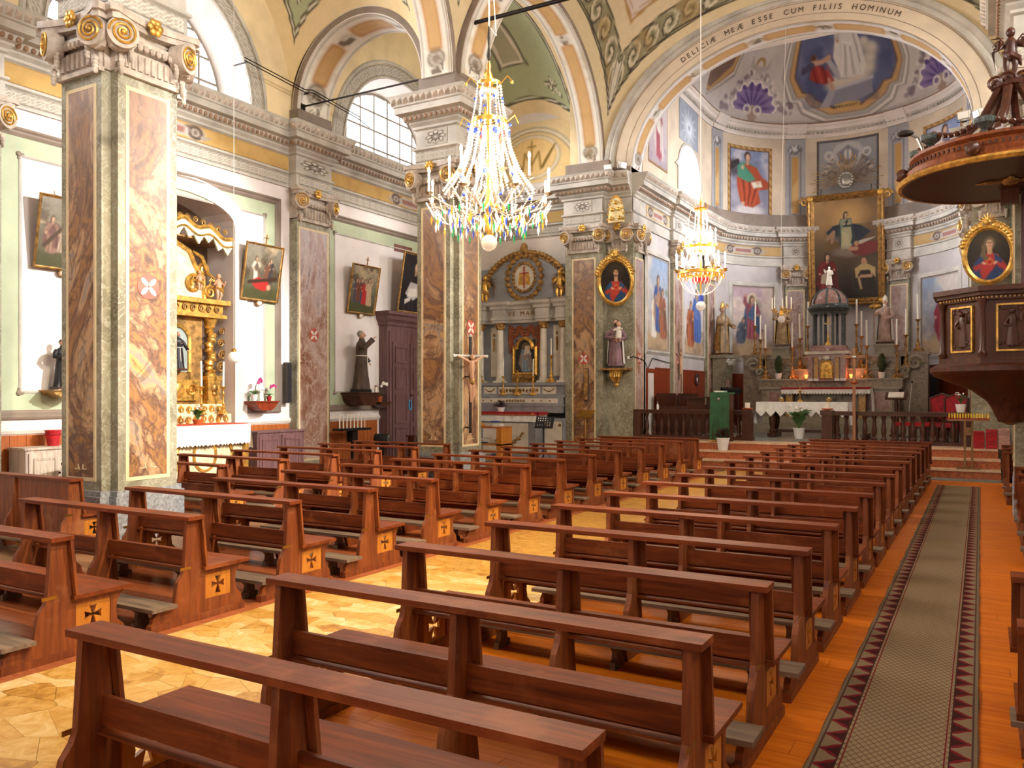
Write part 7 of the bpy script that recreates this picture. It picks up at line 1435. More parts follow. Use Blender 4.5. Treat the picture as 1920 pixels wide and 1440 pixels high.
for s, sd in ((-1, 'toward the green ambo'), (1, 'toward the pulpit')):
    for off, y, z, lb in ((1.2, 29.85, 1.8, 'inner candlestick on the lowest ledge'), (1.0, 30.15, 2.14, 'inner candlestick on the middle ledge'), (.8, 30.5, 2.58, 'candlestick on the top ledge beside the temple'), (2.11, 29.85, 1.8, 'outer candlestick on the lowest ledge'), (2.36, 30.15, 2.14, 'outer candlestick on the middle ledge'), (2.68, 30.7, 2.68, 'tallest-set candlestick on the side wing')):
        candlestick((AX+s*off, y, ZF+z), lb+' of the high altar, '+sd, 'candlesticks of the high altar', 1.12, .85, 'gold_dk', .03)
    potted('cypress_pot', 'small clipped cypress in a white pot on the high altar, '+sd, (AX+s*1.66, 29.85, ZF+1.8), (.12, .2), 'pot', 'cypress', 1.0, 'cypress pots on the high altar')
    t = thing('altar_lamp', 'glowing red glass lamp beside the tabernacle, '+sd, 'lamp', (AX+s*.72, 29.78, ZF+1.8)); MB().lathe([(.05, 0), (.03, .02), (.055, .1), (.06, .14)], 12).obj('glass', M['redlamp'], t); MB().lathe([(.06, 0), (.06, .012)], 12).obj('foot', M['brass'], t); lamp('altar_lamp_light_%d' % s, (AX+s*.85, 29.6, ZF+1.98), 5, (1, .35, .12), .05)
cloth('altar_cloth', 'white toothed-hem cloth with red border on the high altar table', (AX, 29.38, ZF+1.46), 0, 2.8, .72, .2, 'white_cloth', teeth=30, amp=.05, side=.75); o = MB().box(-1.4, 1.4, -.37, .1, .013, .04).box(-1.41, 1.41, -.385, -.375, -.03, .04).obj('red_altar_band', M['red_cloth'], None, loc=(AX, 29.38, ZF+1.46)); tag(o, 'red band laid over the white cloth of the high altar table', 'runner')
# ---- big altar painting and gilt sunburst
c = Cv(120, 190, .63, '2a1f16', 91); c.grad('1c1510', 'a08258'); c.cloud(3, '3a2c20', .4, .7, .8); c.ell(.33, .82, .26, .2, 'b98f58', al=.8, soft=.9); c.ell(.33, .84, .14, .12, 'd9b476', al=.7, soft=.9); c.cloud(4, '5a4a3c', .5, .75, .5, mask=c.Y < .75)
c.poly([(.12, .68), (.2, .74), (.32, .76), (.46, .73), (.56, .66), (.44, .56), (.3, .6), (.2, .6)], '1d2838'); c.figure(.32, .5, .38, '8f9a80', '2a3a40', arms=((-.04, .66), (.06, .66))); c.poly([(.28, .72), (.37, .72), (.38, .62), (.35, .5), (.27, .5), (.28, .6)], 'c2b890', al=.85)
for x, y, r in ((.2, .6, .05), (.3, .47, .06), (.24, .48, .05), (.36, .46, .05), (.42, .47, .05)): c.ell(x, y, r*1.3, r*.8, '8a7a70', al=.6, soft=.7)
c.poly([(.34, .5), (.42, .56), (.62, .56), (.62, .46), (.5, .42), (.4, .44)], '6e2626'); c.ell(.42, .55, .022, .026, 'b58a6c'); c.seg([(.36, .5), (.42, .5)], .02, 'b58a6c'); c.seg([(.46, .56), (.6, .6)], [.02, .004], 'b3aa98'); c.poly([(.1, .56), (.18, .62), (.26, .56), (.2, .5), (.1, .5)], '6a5230'); c.seg([(.14, .62), (.2, .68), (.18, .58)], .018, '9c7a5c')
c.figure(.13, .04, .44, '7a1a1c', '5c1416', hair='2a1c14', wide=1.1); c.poly([(.07, .26), (.14, .28), (.15, .16), (.06, .17)], 'b8a894'); c.figure(.5, .02, .38, '241a16', '1c1512', wide=1.2); c.poly([(.4, .3), (.49, .36), (.6, .3), (.6, .2), (.54, .28), (.46, .28), (.41, .2)], 'b89f6c'); c.ell(.49, .37, .026, .034, 'b58a6c'); c.seg([(.46, .22), (.56, .22)], .016, 'b58a6c'); c.seg([(.44, .2), (.46, .1)], .012, 'b39a6c'); c.grain(.05, 9)
t = thing('altar_painting', 'large gilt-framed painting of a lady on clouds above kneeling saints', 'painting', (AX, 34.0, 5.35)); t.rotation_euler = (.1, 0, 0); w, h = 2.75, 4.25
MB().sweep([(-w/2, 0), (-w/2, h), (w/2, h), (w/2, 0)], [(0, 0), (0, -.08), (.05, -.12), (.1, -.09), (.14, -.12), (.22, -.05), (.25, -.03), (.25, 0)], lambda a, b, d: (a, d, b), closed=True).obj('frame', M['gold_dk'], t, ang=20); MB().box(-w/2+.05, w/2-.05, -.01, .04, .05, h-.05).obj('backing', M['dkwood'], t); picture('canvas', c, w-.46, h-.46, M['oil'], t, -.02, .23); b = MB()
for z in np.arange(.1, h-.05, .11):
    for s in (-1, 1): b.sph((s*(w/2-.02), -.1, z), .03, .03, .045, 6, 4)
for x in np.arange(-w/2+.1, w/2-.05, .11): b.sph((x, -.1, .03), .045, .03, .03, 6, 4).sph((x, -.1, h-.03), .045, .03, .03, 6, 4)
b.obj('frame_beads', M['gold_dk'], t); b = MB()
for s in (-1, 1):
    b.sph((s*(w/2-.35), -.1, -.1), .22, .06, .1); spiral(b, s*(w/2-.3), -.12, -.1, .1, s); spiral(b, s*(w/2+.1), -.05, h-.2, .18, s); b.sph((s*(w/2-.12), -.12, h-.12), .12, .05, .12); b.sph((s*(w/2-.12), -.12, .12), .12, .05, .12)
b.obj('corner_ornaments', M['gold'], t); MB().tube([(-.9, .1, h-.1), (-.9, .3, h+.25)], .012, 5).tube([(.9, .1, h-.1), (.9, .3, h+.25)], .012, 5).obj('hanging_wire', M['iron'], t)
t = thing('sunburst', 'gilt sunburst of rays around a silver medallion above the altar painting', 'ornament', (AX, YC+RA-.42, 10.15)); b = MB()
for k in range(34): a = -.35+(PI+.7)*k/33; r = (1.05, .8, .95)[k % 3]; b.tube([(.2*math.cos(a), 0, .2*math.sin(a)), (r*1.25*math.cos(a), -.02, r*math.sin(a))], [.012, .026], 5, flat=.4)
b.obj('rays', M['gold'], t); b = MB().sph((0, -.03, 0), .2, .06, .24, 14, 9)
for k in range(16): a = k*PI/8; b.sph((.24*math.cos(a), -.04, .28*math.sin(a)), .07, .05, .07, 7, 5)
b.obj('cloud_ring', M['steel'], t)
M['ochre_r'] = plain('gilt_brown_vestment', '9a7f5c', .5, .2, var=.2, scale=6); M['rose_r'] = plain('rose_vestment', 'a5897a', .6, var=.15, scale=6)
# ---- statues of the apse
def pedestal(name, label, loc, w, d, h, mat, rz=0): t = thing(name, label, 'pedestal', loc, rz); MB().box(-w/2, w/2, -d/2, d/2, 0, h-.08).obj('die', M[mat], t); MB().box(-w/2-.04, w/2+.04, -d/2-.04, d/2+.04, h-.08, h).box(-w/2-.04, w/2+.04, -d/2-.04, d/2+.04, 0, .08).obj('mouldings', M[mat], t); return t
t = thing('stone_console', 'tall grey stone pedestal with scroll console under the bishop with a crosier', 'pedestal', (AX-3.82, 30.5, ZF), PI/2-.3); MB().box(-.32, .32, -.3, .3, 0, .2).box(-.27, .27, -.24, .25, .2, 2.0).box(-.4, .4, -.38, .38, 2.6, 2.72).prism([(-.24, 2.0), (.25, 2.0), (.25, 2.6), (-.34, 2.6), (-.36, 2.4), (-.26, 2.2)], -.27, .27, YZ).obj('console', M['moss'], t, sm=False); b = MB()
for s in (-1, 1): spiral(b, s*.14, -.36, 2.42, .13, s, 1.4, .28)
b.obj('scroll', M['stone'], t); MB().box(-.15, .15, -.25, -.24, .4, 1.8).obj('inlay', M['panel2'], t)
t = thing('bishop_statue', 'silver-gilt bishop statue with mitre and crosier on the grey stone pedestal', 'statue', (AX-3.82, 30.5, ZF+2.72), PI/2-.4); statue(t, 1.72, 'ochre_r', (((-.2, -.06, .64), (-.18, -.2, .62)), ((.21, -.05, .62), (.14, -.2, .56))), 'grey_hair', True, mitre='gold', cloak='gold_dk', base='dkwood', zb=.06); MB().tube([(-.3, -.36, .06), (-.3, -.36, 1.7)], .018, 6).obj('crosier', M['steel'], t); b = MB(); spiral(b, -.22, -.36, 1.75, .1, 1, 1.3, .18); b.obj('crosier_crook', M['gold'], t)
for x, lb, cl, mt, sk in ((AX-1.84, 'gilded saint statue on a grey block at the side of the altar painting', 'gold', None, 'skin'), (AX+1.62, 'pale mitred bishop statue on a grey block beside the altar painting', 'creammar', 'creammar', 'skin')):
    pedestal('statue_block', 'grey marble block under the '+('gilded saint' if x < AX else 'pale mitred bishop'), (x, 31.3, ZF+2.58), .62, .5, .42, 'altarg'); t = thing('altar_statue', lb, 'statue', (x, 31.3, ZF+3.0), .1 if x < AX else -.2); statue(t, 1.45, 'ochre_r' if x < AX else 'rose_r', (((-.2, -.05, .66), (-.12, -.2, .66)), ((.2, -.05, .6), (.1, -.18, .55))), 'gold_dk' if x < AX else 'creammar', True, mitre=mt, cloak=cl, base='dkwood', zb=.08)
    if x > AX: MB().tube([(-.3, -.22, .08), (-.3, -.22, 1.6)], .016, 6).obj('crosier', M['gold_dk'], t)
MB().box(-2.4, 2.4, 1.6, 2.05, 0, 2.58).obj('altar_back', am, HA)
# ---- hanging candelabrum in front of the apse
t = thing('hanging_candelabrum', 'small hanging candelabrum with five candles and a glass ball before the altar', 'chandelier', (AX, 22.35, 3.8)); MB().sph((0, 0, .1), .1, .1, .1, 14, 10).obj('glass_ball', M['globe'], t); b = MB().lathe([(.02, .18), (.06, .22), (.03, .3), (.05, .36), (.015, .42)], 10)
for k in range(5): a = k*2*PI/5+.4; b.tube([(.02*math.cos(a), .02*math.sin(a), .3), (.14*math.cos(a), .14*math.sin(a), .24), (.25*math.cos(a), .25*math.sin(a), .34)], .012, 6).lathe([(.01, 0), (.04, .02), (.04, .03)], 8, (.25*math.cos(a), .25*math.sin(a), .34)); b.sph((.18*math.cos(a), .18*math.sin(a), .3), .04, .04, .03, 6, 4)
b.obj('branches', M['gold'], t); b = MB()
for k in range(5): a = k*2*PI/5+.4; MB().lathe([(.014, 0), (.014, .3), (.004, .31)], 8).obj('candle', M['candle'], t, loc=(.25*math.cos(a), .25*math.sin(a), .37))
MB().tube([(0, 0, .4), (.0, 0, 3.0), (0, .55, 8.0)], .006, 4).obj('cord', M['cream'], t)
# ---- choir stalls and small things on the left of the chancel
def stall(label, loc, w, rz): t = thing('choir_stall', label, 'stall', loc, rz); MB().box(-w/2, w/2, -.05, .0, 0, 1.15).obj('front_board', M['dkwood'], t); MB().box(-w/2-.03, w/2+.03, -.16, .1, 1.15, 1.19).obj('book_rest', M['dkwoodx'], t); MB().box(-w/2, w/2, .45, .9, .42, .47).obj('seat', M['dkwoodx'], t); MB().box(-w/2, w/2, .9, .95, 0, 1.3).obj('backrest', M['dkwood'], t); [MB().box(s*w/2-.03, s*w/2+.03, -.05, .95, 0, .9).obj('end_panel', M['dkwood'], t) for s in (-1, 1)]; return t
stall('dark wooden choir stall by the pale door in the chancel', (XCL+1.15, 25.2, ZF), 1.7, PI/2); stall('dark wooden choir stall between the first stall and the bishop pedestal', (XCL+1.15, 27.4, ZF), 2.0, PI/2)
for k in range(4):
    t = thing('folded_music_stand', 'black folding music stand, one of four beside the choir stalls', 'music stand', (-7.3+.02*k, 26.35+.5*k, ZF), .3*k, 'music stands by the stalls'); MB().tube([(0, 0, 0.0), (.03, 0, 1.32)], .016, 5).tube([(0, 0, .25), (.2, .1, 0.01)], .012, 5).tube([(0, 0, .25), (-.2, .12, .01)], .012, 5).tube([(0, 0, .25), (0, -.2, .01)], .012, 5).obj('tripod', M['black'], t); MB().box(-.14, .14, -.02, .02, -.1, .1).obj('desk', M['black'], t, loc=(.03, 0, 1.38), rot=(.5, .3, .2))
t = thing('white_bottle', 'small white bottle on the balustrade rail near the saint with a child', 'bottle', (-8.3, 23.0, ZF+.83)); MB().lathe([(.035, 0), (.035, .12), (.015, .16)], 10).obj('bottle', M['pot'], t); MB().lathe([(.018, .16), (.018, .2), (.03, .21), (.01, .23)], 8).obj('pump', M['steel'], t)
t = thing('wreath', 'round dark red wreath hung on the chancel panelling', 'wreath', (XCL+.05, 28.9, 2.45), PI/2); b = MB()
for k in range(18): a = k*PI/9; b.sph((.17*math.cos(a), -.02, .17*math.sin(a)), .05, .035, .05, 6, 4)
b.obj('foliage', M['leaf_br'], t); MB().sph((0, -.01, 0), .09, .02, .09).obj('centre', M['cream'], t)
t = thing('wall_crucifix', 'pale wall crucifix on the chancel pilaster between the frescoes', 'crucifix', (XCL+.14, 26.65, 2.4), PI/2); MB().box(-.02, .02, -.03, 0, 0, 1.3).box(-.28, .28, -.03, 0, .85, .89).obj('cross', M['stone_dk'], t); b = MB().tube([(0, -.06, .2), (0, -.07, .5), (0, -.06, .75)], [.03, .045, .06], 8).sph((0, -.07, .86), .05)
for s in (-1, 1): b.tube([(s*.05, -.06, .74), (s*.25, -.04, .87)], [.026, .016], 6)
b.obj('corpus', M['skin'], t)
# ---- right of the chancel: armchairs, lectern, stand, hymnals
def armchair(label, loc, rz):
    t = thing('armchair', label, 'chair', loc, rz, 'red armchairs'); MB().box(-.27, .27, -.27, .25, .42, .52).obj('seat', M['red_cloth'], t); MB().prism([(-.25, .6), (.25, .6), (.27, 1.15), (.12, 1.22), (0, 1.27), (-.12, 1.22), (-.27, 1.15)], .2, .27, XZ).obj('backrest', M['red_cloth'], t); MB().sweep([(-.25, .6), (-.27, 1.15), (-.12, 1.22), (0, 1.27), (.12, 1.22), (.27, 1.15), (.25, .6)], [(0, .18), (-.04, .18), (-.04, .29), (0, .29)], XZ, pclosed=True).obj('back_frame', M['dkwood'], t)
    for s in (-1, 1): MB().box(s*.25-.03, s*.25+.03, -.26, -.2, 0, .68).obj('leg', M['dkwood'], t); MB().box(s*.25-.03, s*.25+.03, .2, .26, 0, .6).obj('leg', M['dkwood'], t); MB().tube([(s*.26, .22, .78), (s*.27, 0, .72), (s*.28, -.28, .68), (s*.28, -.32, .62)], [.022, .025, .03, .025], 7).obj('armrest', M['dkwood'], t)
    MB().box(-.25, .25, -.24, -.2, .15, .19).obj('stretcher', M['dkwood'], t)
armchair('red velvet armchair with carved frame behind the balustrade, closer to the high altar', (-1.12, 25.2, ZF), -.25); armchair('red velvet armchair with carved frame behind the balustrade, closer to the red hymnals', (-.78, 24.2, ZF), -.45)
for k, x in enumerate((-1.95, -1.5)): t = thing('red_stool', 'red cushioned stool behind the balustrade, '+('second' if not k else 'first')+' from the armchairs', 'stool', (x, 24.7, ZF)); MB().box(-.19, .19, -.17, .17, .42, .52).obj('cushion', M['red_cloth'], t); [MB().box(a-.02, a+.02, q-.02, q+.02, 0, .42).obj('leg', M['dkwood'], t) for a in (-.15, .15) for q in (-.13, .13)]
t = thing('book_stand', 'dark carved wooden lectern beside the high altar steps', 'lectern', (-2.35, 27.3, ZF)); MB().lathe([(.2, 0), (.2, .05), (.08, .1), (.05, .3), (.08, .5), (.05, .7), (.07, .95), (.04, 1.1)], 12).obj('post', M['dkwood'], t); MB().box(-.3, .3, -.2, .2, -.02, .02).obj('desk', M['dkwoodx'], t, loc=(0, 0, 1.22), rot=(.5, 0, 0)); MB().box(-.22, .2, -.15, .15, .02, .05).obj('open_book', M['candle'], t, loc=(0, 0, 1.22), rot=(.5, 0, 0))
t = thing('microphone_stand', 'thin bright metal microphone stand beside the dark lectern', 'microphone stand', (-2.0, 26.9, ZF)); MB().tube([(0, 0, .02), (.03, 0, .8), (.1, 0, 1.6)], .016, 6).obj('pole', M['steel'], t); MB().lathe([(.14, 0), (.13, .02)], 14).obj('foot', M['black'], t); MB().sph((.1, 0, 1.63), .03, .03, .04).obj('microphone', M['black'], t)
t = thing('side_doorway', 'dark doorway frame in the apse beside the high altar', 'doorway', (AX+2.95, 32.75, ZF), -.8); MB().box(-.5, -.42, -.08, 0, 0, 2.2).box(.42, .5, -.08, 0, 0, 2.2).box(-.5, .5, -.08, 0, 2.2, 2.3).obj('frame', M['dkwood'], t); MB().box(-.42, .42, -.03, 0, 0, 2.2).obj('dark_leaf', M['black'], t)
t = thing('arrow_sign', 'small white sign with a black arrow on the red panelling behind the armchairs', 'sign', (XCR-.04, 28.0, 2.3), -PI/2); MB().box(-.15, .15, -.01, 0, 0, .2).obj('plate', M['pot'], t); MB().prism([(-.1, .1), (-.02, .15), (-.02, .12), (.1, .12), (.1, .08), (-.02, .08), (-.02, .05)], -.014, -.01, XZ).obj('arrow', M['black'], t)
t = thing('votive_stand', 'brass stand with a row of yellow votive candles on the lowest chancel step', 'candle stand', (-.36, 21.66, .22)); BR = plain('bronze_stand', '8a6a44', .45, .5, var=.12); MB().box(-.43, .43, -.12, .12, 1.1, 1.14).obj('tray', BR, t); [MB().box(x-.022, x+.022, -.02, .02, .03, 1.1).obj('post', BR, t) for x in (-.075, .075)]; MB().box(-.24, .24, -.12, .14, 0, .03).obj('foot', BR, t); MB().box(-.06, .06, -.05, .05, .78, .95).obj('coin_box', BR, t); MB().sph((0, -.052, .87), .015).obj('lock', M['brass'], t)
for i in range(15): MB().lathe([(.018, 0), (.018, .13), (.004, .135)], 8).obj('candle', M['ywax'] if i % 4 != 2 else M['amberwax'] if 'amberwax' in M else M['ywax'], t, loc=(-.39+.0557*i, .02*(i % 2), 1.14)); MB().lathe([(.024, 0), (.024, .03)], 8).obj('cup', M['red_cloth'], t, loc=(-.39+.0557*i, .02*(i % 2), 1.14))
bk = MB().box(-.115, .115, -.08, .08, 0, .0235); bkm = {k: mkmesh('hymnal', bk.v, bk.f, m, sm=False) for k, m in (('r', M['red_lac']), ('p', plain('pale_page_edges', 'b48a80', .7, var=.2)))}
for sx, n, m, lb in ((-.16, 17, 'r', 'red hymnal in the shorter red stack on the chancel step'), (.1, 19, 'r', 'red hymnal in the taller red stack on the chancel step'), (.35, 20, 'p', 'hymnal with pale page edges showing, in the stack nearest the pulpit')):
    for k in range(n): o = link('hymnal', bkm[m], None, (sx+random.uniform(-.008, .008), 22.35+random.uniform(-.008, .008), .66+.024*k), (0, 0, random.uniform(-.03, .03))); tag(o, lb, 'book', 'hymnals stack '+m+str(sx))
potted('step_flowers', 'small flowers in a pale pot on the balustrade rail by the armchairs', (-.55, 23.0, ZF+.83), (.12, .2), 'pot', 'flower', .55)
# ---------------------------------------------------------------- chandeliers
def beads(pts, r, n, b=None):
    b = b or MB(); P = [Vector(p) for p in pts]; L = [0]
    for a, c in zip(P[:-1], P[1:]): L.append(L[-1]+(c-a).length)
    for i in range(n):
        t = L[-1]*(i+.5)/n; k = max(j for j in range(len(L)) if L[j] <= t); k = min(k, len(P)-2); f = (t-L[k])/max(1e-6, L[k+1]-L[k]); p = P[k].lerp(P[k+1], f); q = L[-1]/n*.46
        b.add([(p.x+r, p.y, p.z), (p.x, p.y+r, p.z), (p.x-r, p.y, p.z), (p.x, p.y-r, p.z), (p.x, p.y, p.z+q), (p.x, p.y, p.z-q)], [(0, 1, 4), (1, 2, 4), (2, 3, 4), (3, 0, 4), (1, 0, 5), (2, 1, 5), (3, 2, 5), (0, 3, 5)])
    return b
def pol(r, a, z): return (r*math.cos(a), r*math.sin(a), z)
_cd = {}
def candle_arm(t, r, a, z, mat, h=.2, drop=.12, r0=.06):
    k = (r, h, mat)
    if k not in _cd:
        arm = MB().tube([(r0*.6, 0, -.1), (r*.35, 0, -drop-.1), (r*.75, 0, -drop), (r, 0, -.02)], [.012, .011, .009, .008], 6).lathe([(.008, -.03), (.045, -.01), (.05, 0), (.02, .004)], 10, (r, 0, 0)); can = MB().lathe([(.0125, 0), (.0125, h)], 8, (r, 0, 0)); bl = MB().lathe([(.009, h), (.016, h+.022), (.012, h+.045), (.002, h+.068)], 8, (r, 0, 0))
        _cd[k] = [mkmesh(n, m.v, m.f, mm) for n, m, mm in (('arm', arm, M[mat]), ('candle_sleeve', can, M['candle']), ('bulb', bl, M['bulb']))]
    q = link('arm', _cd[k][0], t, (0, 0, z), (0, 0, a)); link('candle_sleeve', _cd[k][1], q); link('bulb', _cd[k][2], q)
C1 = thing('crystal_chandelier', 'large crystal chandelier with blue medallions and coloured glass drops', 'chandelier', (AX, 7.65, 3.5)); GOLD = plain('bright_brass', 'd9a94e', .28, .9, var=.1)
MB().lathe([(.02, .1), (.04, .3), (.03, .42), (.06, .5), (.03, .58), (.022, .9), (.045, .96), (.022, 1.02), (.02, 1.35), (.035, 1.4), (.02, 1.44), (.02, 1.75), (.05, 1.8), (.045, 1.88), (.02, 1.94), (.025, 2.0), (.004, 2.06)], 12).obj('stem', GOLD, C1)
for r, z, h in ((.13, 1.78, .03), (.19, 1.36, .045), (.1, .46, .03)): MB().lathe([(r-.006, z), (r+.004, z), (r+.004, z+h), (r-.006, z+h), (r-.006, z)], 26, cap=False).tube([(-r, 0, z+h/2), (r, 0, z+h/2)], .007, 5).tube([(0, -r, z+h/2), (0, r, z+h/2)], .007, 5).obj('brass_ring', GOLD, C1)
SV = plain('silvered_branch', 'b5a58c', .35, .7, var=.15); M['silver'] = SV
for k in range(8): candle_arm(C1, .68, k*PI/4+.15, .56, 'silver', .2, .1)
for k in range(6): candle_arm(C1, .44, k*PI/3+.35, .78, 'silver', .2, .2)
for k in range(20):
    a = k*2*PI/20; beads([pol(.19, a, 1.36), pol(.24, a, 1.1), pol(.34, a, .85), pol(.5, a, .62)], .019, 26).obj('crystal_strand', M['crys'], C1)
    if k % 2: beads([pol(.13, a, 1.78), pol(.15, a, 1.6), pol(.19, a, 1.4)], .013, 12).obj('crystal_strand', M['crys'], C1); beads([pol(.06, a, 1.34), pol(.1, a, 1.0), pol(.16, a, .62)], .013, 20).obj('crystal_strand', M['crys'], C1)
    beads([pol(.68, a, .5), pol(.6, a+.08, .36), pol(.52, a+.15, .33), pol(.6, a+.22, .36), pol(.68, a+.3, .5)], .013, 22).obj('crystal_swag', M['crys'], C1); beads([pol(.4, a, .44), pol(.36, a+.22, .26), pol(.4, a+.44, .44)], .01, 16).obj('crystal_swag', M['crys'], C1)
cols = {k: MB() for k in ('crys', 'cblue', 'cgreen', 'camber', 'cred')}
def dropp(b, p, L=.07, r=.008): beads([p, (p[0], p[1], p[2]-L)], r, 1, b)
for k in range(56):
    a = k*2*PI/56; z = .34+.09*abs(math.sin(k*PI/4)); dropp(cols[('crys', 'camber', 'cgreen', 'crys', 'camber', 'crys', 'cgreen', 'cblue')[k % 8]], pol(.58+.04*math.sin(k*PI/2), a, z-.02), .13, .016); dropp(cols[('cgreen', 'crys', 'camber', 'cblue')[k % 4]], pol(.4, a, z-.1), .13, .016)
    if k % 2 == 0: dropp(cols['camber' if k % 4 else 'crys'], pol(.1+.03*(k % 3), a, .3), .1, .012); dropp(cols['cred' if k % 6 == 0 else 'crys'], pol(.16, a, 1.32-.3*(k % 3)), .1, .012); dropp(cols['crys'], pol(.1, a, 1.74), .09, .012)
for k in range(8): a = k*PI/4; cols['cblue'].sph(pol(.24, a+.2, 1.33), .02).sph(pol(.5, a, .5), .02).sph(pol(.16, a+.1, 1.62), .016)
for k, b in cols.items(): b.obj({'crys': 'clear_drops', 'cblue': 'blue_drops', 'cgreen': 'green_drops', 'camber': 'amber_drops', 'cred': 'red_drops'}[k], M[k], C1)['kind'] = 'stuff'
for k in range(6):
    a = k*PI/3-.9
    for r, z, s in ((.2, 1.24, 1), (.3, .78, .7)): q = MB().lathe([(.055*s, 0), (.06*s, .008), (.045*s, .016)], 14).xf(Matrix.Rotation(PI/2, 4, 'X')).obj('medallion', SV, C1, loc=pol(r, a+z, z), rot=(0, 0, a+z+PI/2)); MB().sph((0, -.018, 0), .032*s, .016*s, .036*s).obj('blue_stone', M['cblue'], q)
for k in range(4): a = k*PI/2+.4; MB().tube([pol(.13, a, 1.8), pol(.2, a, 1.88), pol(.25, a, 1.82)], .007, 5).tube([pol(.19, a, 1.38), pol(.28, a, 1.45), pol(.32, a, 1.36)], .007, 5).sph(pol(.25, a, 1.81), .02).obj('curl', GOLD, C1)
MB().sph((0, 0, .08), .09, .09, .09, 20, 14).obj('glass_ball', M['globe'], C1); MB().tube([(0, 0, 2.0), (0, 0, 9.0)], .009, 5).tube([(.02, 0, 2.4), (.09, 0, 2.3), (.06, 0, 2.7), (.0, 0, 3.4)], .005, 4).obj('hanging_cord', M['cream'], C1); MB().lathe([(.012, 2.05), (.03, 2.1), (.012, 2.2), (.02, 2.3), (.006, 2.45)], 8).obj('hook', M['iron'], C1)
C2 = thing('crystal_chandelier', 'two-tier gilt crystal chandelier with red glass and chain bowl', 'chandelier', (AX, 15.3, 3.5)); MB().lathe([(.01, .3), (.025, .6), (.015, 1.0), (.025, 1.1), (.012, 1.3), (.012, 2.0), (.03, 2.05), (.005, 2.15)], 10).obj('stem', GOLD, C2)
for r, z, h in ((.42, .68, .07), (.24, 1.18, .05), (.1, 1.9, .04)): MB().lathe([(r-.01, z), (r+.02, z+.01), (r+.005, z+h), (r-.01, z+h), (r-.01, z)], 26, cap=False).tube([(-r, 0, z), (r, 0, z)], .008, 5).tube([(0, -r, z), (0, r, z)], .008, 5).obj('gilt_hoop', GOLD, C2)
for k in range(12): candle_arm(C2, .46, k*PI/6, .78, 'gold', .24, .05, .6)
for k in range(8): candle_arm(C2, .27, k*PI/4+.2, 1.25, 'gold', .24, .05, .36)
for k in range(8):
    a = k*PI/4; beads([pol(.1, a, 1.9), pol(.12, a, 1.6), pol(.16, a, 1.35), pol(.24, a, 1.22)], .016, 26).obj('crystal_strand', M['crys'], C2); beads([pol(.24, a, 1.16), pol(.3, a, .9), pol(.42, a, .74)], .014, 18).obj('crystal_strand', M['crys'], C2)
    beads([pol(.42, a, .66), pol(.36, a, .5), pol(.22, a, .36), pol(.04, a, .3)], .012, 24).obj('crystal_chain', M['crys'], C2); beads([pol(.1, a, 1.9), pol(.14, a, 2.0)], .016, 6).obj('crown_sprig', M['camber'], C2)
cols = {k: MB() for k in ('crys', 'cred', 'camber', 'cblue')}
for k in range(48): a = k*2*PI/48; dropp(cols['camber' if k % 3 else 'crys'], pol(.43, a, .7), .1, .014); dropp(cols['crys'], pol(.25, a, 1.2), .1, .014); dropp(cols['cred' if k % 4 < 3 else 'crys'], pol(.15, a, .66), .14, .014); dropp(cols['cblue' if k % 12 == 0 else 'crys'], pol(.14, a, 1.5), .08, .012)
for k, b in cols.items(): b.obj({'crys': 'clear_drops', 'cblue': 'blue_drops', 'camber': 'amber_drops', 'cred': 'red_drops'}[k], M[k], C2)['kind'] = 'stuff'
MB().sph((0, 0, .1), .095, .095, .095, 18, 12).obj('glass_ball', M['globe'], C2); MB().lathe([(.05, .18), (.05, .3)], 8).obj('blue_neck', M['cblue'], C2); MB().tube([(0, 0, 2.1), (0, 0, 8.83)], .008, 5).tube([(.02, 0, 2.2), (-.2, 0, 1.9), (-.25, 0, 1.6), (-.05, 0, 1.45)], .006, 5).obj('hanging_cord', M['cream'], C2)
for k in range(5):
    a = k*2*PI/5-1.1; lamp('chandelier_light_1_%d' % k, (AX+.8*math.cos(a), 7.65+.8*math.sin(a), 4.3+.25*(k % 2)), 62, (1, .83, .6), .08); lamp('chandelier_light_2_%d' % k, (AX+.55*math.cos(a), 15.3+.55*math.sin(a), 4.6), 42, (1, .83, .6), .08)
# ---------------------------------------------------------------- pulpit
PU = thing('pulpit', 'carved octagonal wooden pulpit with gilt-edged relief panels on the pillar', 'pulpit', (.3, 13.74, 1.5)); dk, dx = M['dkwood'], M['dkwoodx']; o8 = lambda r: [(r*math.cos(PI/8+k*PI/4), r*math.sin(PI/8+k*PI/4)) for k in range(8)]
MB().lathe([(.02, 0), (.16, .05), (.2, .14), (.24, .24), (.3, .34), (.5, .5), (.75, .6), (.98, .7), (1.03, .76), (1.03, .82), (.96, .86)], 32).obj('tapering_base', dk, PU)
MB().prism(o8(.9), .82, 1.85, XY).obj('drum', dk, PU, sm=False); MB().prism(o8(.97), .84, .94, XY).prism(o8(.95), 1.72, 1.78, XY).prism(o8(1.0), 1.78, 1.83, XY).prism(o8(1.05), 1.83, 1.9, XY).obj('cornice', dx, PU, sm=False); b = MB()
for p, d, w in walk(o8(.955), .0, .05, True): b.sph((p.x, p.y, 1.75), .018, .018, .02, 5, 4)
b.obj('bead_row', M['gold_dk'], PU)['kind'] = 'stuff'
